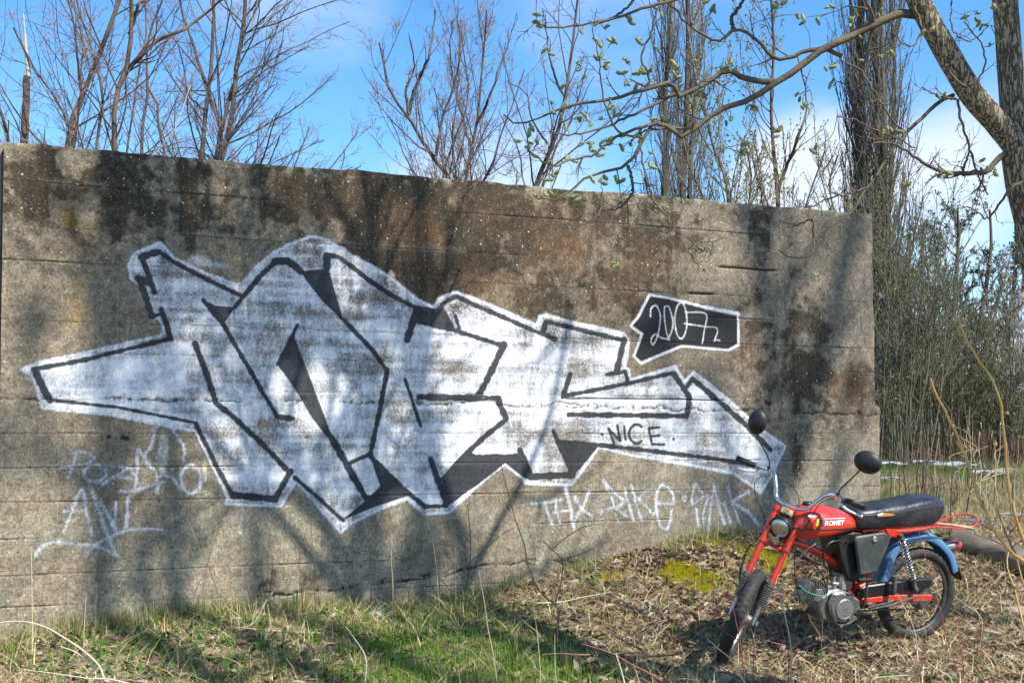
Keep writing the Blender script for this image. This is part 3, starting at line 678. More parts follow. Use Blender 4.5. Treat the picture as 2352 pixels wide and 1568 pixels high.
    for r_, (nm, lb) in names.items():
        q = Q[reg == r_]
        if not len(q): continue
        used, invq = np.unique(q, return_inverse=True); q2 = invq.reshape(-1, 4)
        o = mesh_np(nm, Pf[used] - np.array([WA[0], WA[1], 0]), q2, mats=[m], parent=root, cols=base[used], attrs={'spray_white': wv[used], 'spray_black': bv[used], 'crack_shade': cv[used]})
        if lb: o['label'] = lb
    # core and back
    bb = MB(); e = np.array([WD[0], WD[1], 0]); nn = np.array([WN[0], WN[1], 0])
    bb.prism([(-.02, -.3), (5.85, -.3), (5.85, 2.765), (-.02, 2.765)], (0, 0, 0), e, (0, 0, 1), nn, -.305, -.045, .01)
    cm = mat('bare_concrete', (.25, .23, .18), .9, col2=(.13, .12, .09), scale=5, bump=.5, bscale=50)
    bb.build('core', cm, root)
    # neighbouring length of wall, set back, past the left joint
    r2 = empty('concrete_wall', tuple(wall_pt(-.9, 0, -.1)), 'set-back end of a second concrete wall, a dark sliver at the left edge', 'wall')
    b2 = MB(); b2.prism([(-.90, -.3), (.875, -.3), (.875, 2.80), (.6, 2.81), (.2, 2.80), (-.9, 2.815)], (0, 0, 0), e, (0, 0, 1), nn, -.2, 0, .012)
    b2.build('wall_face', cm, r2)
make_wall()
# ------------------------------------------------------------------ trees
def bark(name, c1, c2, scale=14, bump=.6): return mat(name, c1, .9, col2=c2, scale=scale, bump=bump, bscale=70, stretch=(1, 1, .35))
M_BARK = bark('grey_brown_bark', (.115, .088, .062), (.055, .043, .034))
M_BARKR = bark('reddish_bark', (.15, .095, .062), (.07, .045, .032))
M_TWIG = mat('bare_twig', (.27, .215, .22), .8, col2=(.17, .13, .125), scale=3)
M_TWIGP = mat('pale_twig', (.20, .165, .14), .8, col2=(.12, .095, .085), scale=3)
M_DEAD = mat('barkless_wood', (.50, .46, .38), .8, col2=(.33, .29, .22), scale=10, bump=.4, stretch=(1, 1, .1))
M_POP = mat('poplar_twig', (.135, .125, .10), .85, col2=(.085, .078, .062), scale=3)
M_OLIVE = mat('olive_shoot', (.125, .12, .070), .8, col2=(.085, .075, .048), scale=3)

def spawn(P, R, k, tmin, tmax, ang, angsd, lf, up, wob, K, rf=.55, rmin=.0012, rng=RNG, lmin=0.0, taper=.6, bias=None):
    """children polylines growing off parent polylines"""
    B, KP, _ = P.shape
    t = rng.uniform(tmin, tmax, (B, k)); x = t * (KP - 1); i = np.clip(x.astype(int), 0, KP - 2); f = (x - i)[..., None]
    b = np.arange(B)[:, None]
    pos = P[b, i] * (1 - f) + P[b, i + 1] * f
    tan = norm(P[b, i + 1] - P[b, i]); r0 = R[b, i] * (1 - f[..., 0]) + R[b, i + 1] * f[..., 0]
    plen = np.linalg.norm(np.diff(P, axis=1), axis=2).sum(1)[:, None]
    rnd = rng.normal(size=pos.shape)
    if bias is not None: rnd = rnd + np.asarray(bias)
    nv = norm(rnd - (rnd * tan).sum(-1, keepdims=True) * tan)
    a = np.radians(np.clip(rng.normal(ang, angsd, (B, k)), 8, 100))[..., None]
    keep = (rng.random((B, k)) < np.clip(plen / np.quantile(plen, .8), .25, 1)).reshape(-1)
    d = tan * np.cos(a) + nv * np.sin(a)
    L_ = np.maximum(plen * lf * (1 - taper * t) * rng.uniform(.6, 1.15, (B, k)), lmin)
    d = d.reshape(-1, 3); pos = pos.reshape(-1, 3); L_ = L_.reshape(-1, 1); r0 = (r0.reshape(-1) * rf)
    pts = [pos]; c = pos; w = rng.normal(size=d.shape) * wob
    for j in range(K - 1):
        d = norm(d + np.array([0, 0, up]) / K + w / K + rng.normal(size=d.shape) * wob * .45); c = c + d * L_ / (K - 1); pts.append(c)
    C = np.stack(pts, 1)[keep]; r0 = np.maximum(r0, rmin)[keep]
    RR = r0[:, None] * np.linspace(1, .35, K)[None]; return C, np.maximum(RR, rmin * .7)
def path_rad(pts, r0, r1, K, jit=.0, rng=RNG):
    p = resample(pts, K)
    if jit: 
        n = rng.normal(size=p.shape) * jit; n[0] = 0; p = p + np.cumsum(n, 0) * .5
    return p[None], np.linspace(r0, r1, K)[None]
def join(ls):
    Vs, Qs, n = [], [], 0
    for V, Q in ls:
        Vs.append(V); Qs.append(Q + n); n += len(V)
    return np.concatenate(Vs), np.concatenate(Qs)
def buds_mesh(pts, size, rng, cols):
    n = len(pts); a = norm(rng.normal(size=(n, 3)) + np.array([0, 0, .6])); b = norm(np.cross(a, rng.normal(size=(n, 3))))
    s = (size * rng.uniform(.6, 1.3, n))[:, None]
    V = np.stack([pts - b * s * .28, pts + a * s * .5 + b * s * .0 - b * s * .3, pts + a * s * 1.1, pts + a * s * .45 + b * s * .3], 1)
    return V.reshape(-1, 3), np.arange(n * 4).reshape(-1, 4), np.repeat(cols, 4, 0)

def tree(name, label, Y, trunks, levels, mt=None, mtw=None, group=None, cat='tree', seed=1, buds=None, extra=None):
    """trunks: list of (points [(px,py)] upward, r0, r1 [, extends below])  levels: list of dict for spawn"""
    rng = np.random.default_rng(seed)
    mt = mt or M_BARK; mtw = mtw or M_TWIG
    TP = []
    for k, tr in enumerate(trunks):
        pts = [at(px, py, Y if len(tr) < 4 else Y + tr[3]) for px, py in tr[0]]
        pts = np.array(pts); pts = pts + (pts - np.array([0, 0, EYE])) * (rng.normal(size=(len(pts), 1)) * .006)
        if k == 0 or tr[0][0][1] > 300 and (len(tr) < 5):
            b = pts[0]; g = float(zg(b[0], b[1], False)); d = (pts[0] - pts[1]); d = d / max(abs(d[2]), .1)
            if b[2] > g + .15: pts = np.vstack([[[b[0] + d[0] * (b[2] - g) * .5 * (1 - q_), b[1], g - .1 + (b[2] - g + .1) * q_] for q_ in (0, .25, .5, .75)], pts])
        TP.append(path_rad(pts, tr[1], tr[2], 22, .012 if len(pts) > 2 else .006, rng))
    root_p = TP[0][0][0, 0]
    root = empty(name, tuple(root_p), label, cat, group)
    tv = join([tubes(p, r, 9) for p, r in TP])
    mesh_np('trunk', tv[0], tv[1], mats=[mt], parent=root, loc=root_p).location = (0, 0, 0)
    cur = [(np.concatenate([p for p, r in TP]), np.concatenate([r for p, r in TP]))]
    P, R = cur[0]; lv = []
    for j, s in enumerate(levels):
        s = dict(s); n = s.pop('n', 4); ns = s.pop('src', None)
        if ns is not None: P, R = ([(None, None)] + lv)[ns] if ns else cur[0]
        C, RR = spawn(P, R, rng=rng, **s); lv.append((C, RR, n)); P, R = C, RR
    parts = [tubes(c, r, n) for c, r, n in lv]
    if parts:
        bv = join(parts[:1]); mesh_np('branches', bv[0], bv[1], mats=[mt if len(parts) > 1 else mtw], parent=root, loc=root_p).location = (0, 0, 0)
        if len(parts) > 1:
            bv = join(parts[1:]); mesh_np('crown', bv[0], bv[1], mats=[mtw], parent=root, loc=root_p).location = (0, 0, 0)
    if buds:
        src = lv[-1][0]; m = buds['n']; i = rng.integers(0, len(src), m); k = rng.integers(1, src.shape[1], m)
        pp = src[i, k] ; c = np.array(buds['col']) * rng.uniform(.6, 1.4, (m, 1))
        V, Q, cc = buds_mesh(pp, buds['size'], rng, c); o = mesh_np('buds', V, Q, mats=[M_BUD], parent=root, cols=cc, loc=root_p); o.location = (0, 0, 0); o['kind'] = 'stuff'
    return root
M_BUD = attr_mat('young_leaf', .6, .35)

def L_(pts): return [(.3638 * x, .3638 * y) for x, y in pts]
def M_(pts): return [(816.7 + .3307 * x, .3307 * y) for x, y in pts]
def R_(pts): return [(1555.6 + .496 * x, .496 * y) for x, y in pts]

def lev(a=5, b=9, c=7, d=4, up=.5, ang=42, lf=.42, wob=.22, K1=7):
    out = [dict(k=int(a * 1.9), tmin=.22, tmax=.97, ang=ang, angsd=12, lf=lf, up=up, wob=wob, K=K1, rf=.42, rmin=.0042, n=4),
           dict(k=b, tmin=.15, tmax=.98, ang=38, angsd=12, lf=.46, up=up * .8, wob=wob, K=5, rf=.5, rmin=.0028, n=3),
           dict(k=c, tmin=.15, tmax=1, ang=38, angsd=14, lf=.45, up=up * .5, wob=wob * 1.2, K=3, rf=.6, rmin=.0026, n=3, lmin=.10)]
    if d: out.append(dict(k=d, tmin=.2, tmax=1, ang=38, angsd=12, lf=.5, up=.2, wob=.3, K=3, rf=.7, rmin=.0018, n=3, lmin=.07))
    return out

# left group behind the wall
sn = empty('broken_tree', tuple(at(56, 340, 11)), 'snapped-off tree trunk with a pale barkless tip, near the left edge behind the wall', 'tree', )
V, Q = tubes(*path_rad([at(55, 420, 11), at(56, 327, 11), at(61, 255, 11), at(63, 215, 11), at(65, 172, 11)], .042, .030, 12, .004), 10); mesh_np('trunk', V, Q, mats=[M_BARKR], parent=sn, loc=at(56, 340, 11)).location = (0, 0, 0)
V, Q = tubes(*path_rad([at(66, 178, 11), at(64, 150, 11), at(60, 98, 11), at(57, 60, 11), at(55, 30, 11)], .026, .004, 12, .004), 8); mesh_np('bare_tip', V, Q, mats=[M_DEAD], parent=sn, loc=at(56, 340, 11)).location = (0, 0, 0)
tree('bare_tree', 'thin leaning bare tree crossing the far left edge above the wall', 11.5, [(L_([(40, 890), (0, 720), (-60, 560), (-100, 300)]), .035, .012), (L_([(130, 900), (60, 740), (-20, 600)]), .02, .006)], lev(6, 6, 5, 3), M_BARKR, seed=3)
tree('bare_tree', 'bare tree with a stout trunk slanting right, beside the snapped trunk', 11, [(L_([(450, 930), (500, 720), (590, 540), (640, 400), (700, 240), (780, 0), (830, -160)]), .042, .018), (L_([(430, 930), (380, 760), (270, 560), (190, 450), (120, 330), (40, 180)]), .022, .008),
     (L_([(480, 900), (520, 700), (535, 480), (560, 300), (520, 150), (480, 20)]), .02, .008)], lev(9, 7, 5, 2, up=.6), M_BARKR, seed=4)
tree('bare_tree', 'brown bare tree forking above the wall, one limb sweeping up to the right', 10.6, [(L_([(735, 945), (730, 700), (745, 540), (790, 420), (815, 250), (822, 60), (815, -120)]), .040, .018), (L_([(745, 560), (830, 440), (900, 370), (1000, 270), (1150, 190), (1280, 110), (1430, -30)]), .024, .009, 0, 0),
     (L_([(815, 220), (850, 130), (900, 40), (960, -30)]), .020, .009, 0, 0), (L_([(710, 930), (660, 760), (640, 640), (560, 560), (520, 500)]), .018, .007)], lev(9, 7, 5, 2, up=.6), M_BARKR, seed=5)
tree('bare_tree', 'slim dark bare tree rising just left of the forked brown one', 12, [(L_([(600, 925), (625, 740), (650, 590), (600, 400), (570, 260), (500, 60), (470, -80)]), .028, .010), (L_([(610, 900), (680, 720), (760, 560), (800, 480)]), .014, .006)], lev(7, 6, 5, 2), seed=6)
tree('bare_tree', 'bare tree with two crossing stems right of the forked brown one', 11.5, [(L_([(930, 965), (940, 750), (965, 580), (960, 450), (975, 200), (1060, -30)]), .030, .010), (L_([(1040, 970), (1000, 780), (975, 580), (930, 520)]), .026, .012), (L_([(825, 960), (860, 700), (900, 420), (930, 200), (920, 0)]), .015, .008)], lev(7, 6, 5, 2), M_BARKR, seed=7)
tree('bare_tree', 'grey bare tree with a straight stem crossed by a leaning limb', 13, [(L_([(1275, 990), (1300, 720), (1312, 530), (1330, 250), (1335, 0), (1330, -150)]), .042, .016), (L_([(1390, 800), (1330, 640), (1290, 510), (1220, 290), (1160, 120), (1120, -40)]), .026, .01, 0, 0), (L_([(1300, 720), (1200, 600), (1130, 500)]), .014, .006, 0, 0)], lev(8, 7, 5, 2, up=.6), seed=8)
wide = [dict(k=44, tmin=.12, tmax=.95, ang=52, angsd=9, lf=.50, up=.30, wob=.22, K=9, rf=.42, rmin=.007, n=5, bias=(.9, 0, 0)),
        dict(k=15, tmin=.1, tmax=.98, ang=30, angsd=9, lf=.36, up=.35, wob=.3, K=5, rf=.5, rmin=.0034, n=3),
        dict(k=7, tmin=.15, tmax=1, ang=34, angsd=12, lf=.42, up=.3, wob=.35, K=4, rf=.6, rmin=.0024, n=3, lmin=.1),
        dict(k=2, tmin=.3, tmax=1, ang=34, angsd=12, lf=.6, up=.2, wob=.35, K=3, rf=.7, rmin=.0018, n=3, lmin=.08)]
tree('bare_tree', 'tallest dark bare tree of the left group with long branches fanning out to the right', 13.5, [(L_([(1400, 1005), (1450, 850), (1490, 600), (1505, 400), (1545, 200), (1562, 0), (1570, -220)]), .050, .020), (L_([(1350, 995), (1390, 820), (1440, 600), (1480, 500)]), .034, .02)], wide, M_BARK, seed=9)
tree('pale_dead_stem', 'thin whitish dead stem leaning right behind the wall in the left group', 10.5, [(L_([(970, 955), (1040, 890), (1110, 790), (1160, 680), (1180, 590), (1210, 500)]), .010, .004)], [], M_DEAD, M_DEAD, seed=10, cat='dead stem')
# middle group
mid = lev(13, 9, 6, 2, up=1.0, ang=30, lf=.34, wob=.2)
tree('bare_tree', 'bare tree leaning left with its trunk curving up from the middle of the wall top', 14, [(M_([(670, 1245), (560, 1100), (430, 900), (370, 790), (250, 640), (212, 500), (200, 400), (170, 290)]), .060, .010), (M_([(370, 790), (440, 580), (520, 400), (560, 230), (580, 80)]), .026, .006, 0, 0), (M_([(370, 800), (330, 650), (400, 450), (350, 240)]), .02, .005, 0, 0), (M_([(560, 1080), (640, 780), (690, 640), (730, 400), (720, 200)]), .022, .006, 0, 0), (M_([(440, 1225), (350, 1090), (300, 950), (250, 820)]), .014, .006)], mid, M_BARK, seed=11)
tree('bare_tree', 'upright dark-stemmed bare tree in the middle of the gap of blue sky', 14.5, [(M_([(757, 1250), (800, 1010), (835, 820), (850, 600), (872, 400), (900, 60)]), .048, .008), (M_([(620, 1180), (720, 900), (800, 650), (760, 300), (740, 120)]), .026, .006, -.3), (M_([(850, 850), (950, 600), (1030, 400), (1100, 170)]), .02, .005, 0, 0), (M_([(800, 1010), (740, 860), (690, 640), (650, 400), (660, 160)]), .02, .006, 0, 0)], mid, M_BARK, seed=12)
tree('bare_tree', 'small bare tree leaning right, just right of the middle of the wall top', 14, [(M_([(865, 1258), (930, 1130), (970, 960), (1060, 740), (1120, 560), (1150, 480)]), .034, .006), (M_([(800, 1100), (950, 900), (1100, 780), (1200, 700)]), .014, .004)], lev(10, 7, 5, 3, up=.5, wob=.25), M_BARKR, seed=13)
tree('bare_tree', 'dark bare tree slanting right behind the hanging willow twigs', 13, [(M_([(1238, 1290), (1320, 1080), (1390, 900), (1440, 650), (1480, 420), (1515, 150), (1530, -30)]), .050, .012), (M_([(1330, 1000), (1230, 800), (1180, 640), (1050, 560)]), .014, .004, 0, 0), (M_([(1440, 650), (1350, 430), (1320, 220), (1290, 60)]), .016, .004, 0, 0)], lev(10, 6, 5, 3, up=.7, wob=.25), M_BARK, seed=14)
# young leafing trees and poplars
yl = lambda a: [dict(k=a, tmin=.08, tmax=.97, ang=30, angsd=9, lf=.34, up=.9, wob=.3, K=7, rf=.42, rmin=.006, n=4), dict(k=8, tmin=.15, tmax=1, ang=30, angsd=10, lf=.42, up=.8, wob=.35, K=5, rf=.5, rmin=.0035, n=3), dict(k=4, tmin=.2, tmax=1, ang=30, angsd=10, lf=.5, up=.5, wob=.4, K=3, rf=.6, rmin=.0026, n=3, lmin=.12)]
BG = dict(n=5500, size=.024, col=(.24, .29, .07))
tree('budding_tree', 'young pale-barked tree coming into yellow-green bud, leaning left, above the year plate', 13, [(R_([(240, 945), (225, 850), (180, 730), (140, 560), (90, 380), (60, 180), (20, -20)]), .034, .010)], yl(32), M_TWIGP, M_TWIGP, seed=15, buds=BG)
tree('budding_tree', 'young tree in yellow-green bud with a two-forked stem, in front of the white cloud', 13.5, [(R_([(463, 965), (455, 850), (445, 740), (430, 500), (440, 200), (430, 0), (430, -100)]), .036, .012), (R_([(468, 880), (500, 780), (550, 640), (590, 480), (560, 300)]), .022, .006, 0, 0)], yl(32), M_BARKR, M_TWIGP, seed=16, buds=BG)
tree('budding_tree', 'low bushy tree in yellow-green bud, close against the left poplars', 15, [(R_([(330, 950), (340, 800), (310, 660)]), .03, .01), (R_([(120, 935), (60, 800), (30, 650)]), .03, .01), (R_([(600, 965), (640, 850), (690, 700)]), .02, .01), (R_([(740, 975), (720, 850), (760, 720)]), .02, .01)], yl(34), M_BARKR, M_TWIGP, seed=17, buds=BG)
pop = lambda a, lf=.30: [dict(k=int(a * 1.15), tmin=.03, tmax=.93, ang=25, angsd=7, lf=lf * .95, up=2.0, wob=.14, K=8, rf=.26, rmin=.006, n=4, taper=.3), dict(k=10, tmin=.1, tmax=1, ang=20, angsd=7, lf=.42, up=1.4, wob=.22, K=5, rf=.5, rmin=.006, n=3), dict(k=4, tmin=.2, tmax=1, ang=20, angsd=8, lf=.45, up=1.0, wob=.3, K=3, rf=.6, rmin=.004, n=3, lmin=.2)]
tree('poplar_tree', 'tall columnar poplar made of tight upright stems, at the right end of the wall', 24, [(R_([(935, 1080), (930, 700), (925, 400), (915, 0), (910, -300)]), .11, .05), (R_([(905, 1060), (880, 600), (870, 300), (880, -100)]), .07, .03, .3), (R_([(985, 1040), (1000, 640), (1010, 300), (990, -60)]), .07, .03, .4), (R_([(960, 1040), (965, 600), (960, 200), (950, -200)]), .09, .03, -.3)], pop(46), M_BARK, M_POP, seed=18, group=None)
tree('poplar_tree', 'narrower columnar poplar just left of the tallest one', 24.5, [(R_([(828, 1010), (838, 700), (830, 400), (845, 0), (850, -250)]), .09, .04), (R_([(870, 1000), (850, 600), (825, 300), (810, 0)]), .06, .03, .3)], pop(46), M_BARK, M_POP, seed=19)
tree('poplar_tree', 'columnar poplar behind the willow twigs, left one of its pair', 25, [(M_([(2168, 1380), (2160, 1000), (2150, 700), (2180, 250), (2190, -60)]), .09, .04)], pop(70, .27), M_BARK, M_POP, seed=20)
tree('poplar_tree', 'columnar poplar behind the willow twigs, right one of its pair', 25.5, [(M_([(2262, 1390), (2285, 1000), (2300, 600), (2310, 200), (2300, -60)]), .10, .04), (M_([(2330, 1390), (2350, 1000), (2380, 600), (2400, 300)]), .08, .04, .3)], pop(60, .27), M_BARK, M_POP, seed=21)

# thicket beyond the right end of the wall
def shrub(label, px, py, Y, n, h, spread, seed, mt, mtw, k2=11, k3=5, leaf=None, r=.013, cat='shrub', up=.35, tw=.004, k1=0):
    rng = np.random.default_rng(seed); b = at(px, py, Y); b[2] = float(zg(b[0], b[1], False)) - .05
    root = empty('shrub', tuple(b), label, cat)
    a = rng.uniform(0, 2 * np.pi, n); tl = np.abs(rng.normal(0, 1, n)) * spread
    K = 8; d = norm(np.stack([np.cos(a) * tl, np.sin(a) * tl, np.ones(n)], -1)); ln = h * rng.uniform(.55, 1.08, n)[:, None]
    c = b + np.stack([rng.normal(size=n) * .18, rng.normal(size=n) * .2, np.zeros(n)], -1) * h * .3; pts = [c]
    for j in range(K - 1): d = norm(d + rng.normal(size=d.shape) * .07 + np.array([0, 0, up * .12])); c = c + d * ln / (K - 1); pts.append(c)
    P = np.stack(pts, 1); R = r * rng.uniform(.5, 1.2, n)[:, None] * np.linspace(1, .3, K)[None]
    v = tubes(P, R, 5); mesh_np('stems', v[0], v[1], mats=[mt], parent=root, loc=b).location = (0, 0, 0)
    C1, R1 = spawn(P, R, k2, .18, 1, 32, 12, .32, up, .35, 5, rmin=tw * 1.3, rng=rng); C2, R2 = spawn(C1, R1, k3, .15, 1, 36, 12, .5, up * .7, .4, 4, rmin=tw, rng=rng, lmin=.12)
    v = join([tubes(C1, R1, 3), tubes(C2, R2, 3)]); mesh_np('crown', v[0], v[1], mats=[mtw], parent=root, loc=b).location = (0, 0, 0)
    if leaf:
        m = leaf[0]; i = rng.integers(0, len(C2), m); kk = rng.integers(1, 4, m); pp = C2[i, kk]
        if len(leaf) > 3: q = pp[:, 2] < b[2] + h * leaf[3]; pp = pp[q]
        V, Q, cc = buds_mesh(pp, leaf[1], rng, np.array(leaf[2]) * rng.uniform(.5, 1.5, (len(pp), 1))); o = mesh_np('leaves', V, Q, mats=[M_BUD], parent=root, cols=cc, loc=b); o.location = (0, 0, 0); o['kind'] = 'stuff'
    return root
OL = (3000, .030, (.125, .14, .06))
shrub('dense olive shrub rising right beside the wall end, tallest of the thicket', 2065, 1030, 15.5, 36, 4.0, .11, 31, M_OLIVE, M_OLIVE, leaf=OL)
shrub('olive many-stemmed shrub of the thicket with stems fanning from one foot', 2110, 1030, 16.5, 34, 3.5, .20, 32, M_OLIVE, M_OLIVE, leaf=OL)
shrub('dark green shrub in the middle of the thicket behind the seat', 2180, 1030, 17.5, 34, 3.4, .22, 33, M_OLIVE, M_OLIVE, leaf=OL)
shrub('low dark tangled shrub under the ivy-clad stems', 2240, 1028, 18, 30, 2.7, .25, 34, M_BARK, M_OLIVE, leaf=OL)
shrub('low green shrub at the foot of the thicket by the right trunk', 2320, 1028, 16, 26, 2.2, .25, 35, M_BARK, M_OLIVE, leaf=OL)
shrub('white-blossomed shrub peeping out along the lower right end of the wall', 2025, 1030, 18, 18, 2.3, .10, 36, M_BARK, M_TWIG, leaf=(3800, .032, (.62, .64, .60)))
shrub('white-blossomed bush at the right edge below the willow trunk', 2350, 1028, 19, 26, 3.3, .22, 37, M_BARK, M_TWIG, leaf=(4200, .032, (.60, .62, .58)))
arc = lambda: [dict(k=12, tmin=.25, tmax=.98, ang=36, angsd=10, lf=.34, up=.55, wob=.3, K=6, rf=.45, rmin=.010, n=4), dict(k=9, tmin=.15, tmax=1, ang=32, angsd=10, lf=.42, up=.5, wob=.3, K=5, rf=.55, rmin=.006, n=3), dict(k=4, tmin=.2, tmax=1, ang=32, angsd=12, lf=.5, up=.4, wob=.4, K=3, rf=.6, rmin=.004, n=3, lmin=.15)]
for i, (lb, Y, tr) in enumerate((
    ('bare rounded tree behind the thicket, its crown just right of the poplar', 22, [([(2090, 1010), (2095, 900), (2110, 760), (2120, 620), (2125, 520)], .07, .02), ([(2110, 760), (2060, 620), (2050, 540)], .04, .012, 0, 0)]),
    ('bare tree with fanning branches in the middle of the thicket skyline', 23, [([(2170, 1010), (2180, 850), (2190, 700), (2200, 560), (2200, 480)], .08, .02), ([(2190, 700), (2150, 600), (2140, 510)], .04, .012, 0, 0)]),
    ('bare tree with an ivy-dark stem leaning right in the thicket', 20, [([(2215, 1010), (2225, 900), (2245, 780), (2262, 670), (2275, 560), (2270, 490)], .07, .02), ([(2245, 780), (2290, 700), (2320, 600)], .045, .012, 0, 0), ([(2245, 790), (2205, 690), (2215, 590)], .045, .012, 0, 0)]),
    ('bare tree at the right edge of the thicket beside the willow trunk', 21, [([(2310, 1010), (2312, 880), (2320, 740), (2335, 600), (2330, 500)], .07, .02), ([(2315, 780), (2345, 680), (2360, 560)], .045, .012, 0, 0)]))):
    tree('bare_tree', lb, Y, tr, arc(), M_BARK, M_TWIG, seed=50 + i, buds=dict(n=2500, size=.05, col=(.07, .09, .04)))

# far wood closing the horizon, reads as one mass
def far_wood():
    rng = np.random.default_rng(77); n = 1100
    x = rng.uniform(2, 30, n); y = rng.uniform(34, 52, n); z = zg(x, y, False) - .2
    K = 6; d = norm(np.stack([rng.normal(size=n) * .14, rng.normal(size=n) * .14, np.ones(n)], -1)); h = rng.uniform(2.2, 4.6, n)[:, None]
    c = np.stack([x, y, z], -1); pts = [c]
    for j in range(K - 1): d = norm(d + rng.normal(size=d.shape) * .06); c = c + d * h / (K - 1); pts.append(c)
    P = np.stack(pts, 1); R = .035 * rng.uniform(.4, 1.2, n)[:, None] * np.linspace(1, .3, K)[None]
    C1, R1 = spawn(P, R, 11, .1, 1, 34, 12, .36, .5, .3, 3, rmin=.018, rng=rng); C2, R2 = spawn(C1, R1, 2, .15, 1, 36, 12, .6, .3, .4, 3, rmin=.009, rng=rng)
    v = join([tubes(P, R, 4), tubes(C1, R1, 3), tubes(C2, R2, 3)])
    o = mesh_np('distant_wood', v[0], v[1], mats=[M_BARK]); tag(o, 'distant wood of bare stems closing the horizon', 'wood', kind='stuff')
far_wood()

# ------------------------------------------------------------------ willow with catkins
M_WBARK = None
def willow_bark():
    m, nt, b = new_mat('furrowed_willow_bark'); L = nt.links.new
    tc = N(nt, 'ShaderNodeTexCoord'); mp = N(nt, 'ShaderNodeMapping'); mp.inputs['Scale'].default_value = (1, 1, .16); L(tc.outputs['Object'], mp.inputs[0])
    nz = N(nt, 'ShaderNodeTexNoise'); nz.inputs['Scale'].default_value = 9; nz.inputs['Detail'].default_value = 4; L(mp.outputs[0], nz.inputs[0])
    vm = N(nt, 'ShaderNodeVectorMath', operation='MULTIPLY_ADD'); L(nz.outputs['Color'], vm.inputs[0]); vm.inputs[1].default_value = (.05, .05, .05); L(mp.outputs[0], vm.inputs[2])
    vo = N(nt, 'ShaderNodeTexNoise'); vo.inputs['Scale'].default_value = 70; vo.inputs['Detail'].default_value = 4; vo.inputs['Roughness'].default_value = .6; L(mp.outputs[0], vo.inputs['Vector'])
    ab = N(nt, 'ShaderNodeMath', operation='SUBTRACT'); ab.inputs[1].default_value = .5; L(vo.outputs['Fac'], ab.inputs[0])
    ab2 = N(nt, 'ShaderNodeMath', operation='ABSOLUTE'); L(ab.outputs[0], ab2.inputs[0])
    mr = N(nt, 'ShaderNodeMapRange'); mr.inputs[1].default_value = .0; mr.inputs[2].default_value = .065; L(ab2.outputs[0], mr.inputs[0])
    n2 = N(nt, 'ShaderNodeTexNoise'); n2.inputs['Scale'].default_value = 30; n2.inputs['Detail'].default_value = 5; L(tc.outputs['Object'], n2.inputs[0])
    mx = N(nt, 'ShaderNodeMix', data_type='RGBA'); L(mr.outputs[0], mx.inputs[0]); mx.inputs[6].default_value = (.085, .065, .036, 1); mx.inputs[7].default_value = (.29, .215, .10, 1)
    m2 = N(nt, 'ShaderNodeMix', data_type='RGBA', blend_type='MULTIPLY'); m2.inputs[0].default_value = .45; L(mx.outputs[2], m2.inputs[6]); L(n2.outputs['Color'], m2.inputs[7])
    hs = N(nt, 'ShaderNodeHueSaturation'); hs.inputs['Value'].default_value = 1.5; hs.inputs['Saturation'].default_value = .7; L(m2.outputs[2], hs.inputs['Color'])
    L(hs.outputs[0], b.inputs['Base Color']); setin(b, 'Roughness', .9); setin(b, 'Specular IOR Level', .2)
    bp = N(nt, 'ShaderNodeBump'); bp.inputs['Distance'].default_value = .012; bp.inputs['Strength'].default_value = 1; L(mr.outputs[0], bp.inputs['Height']); L(bp.outputs[0], b.inputs['Normal'])
    return m
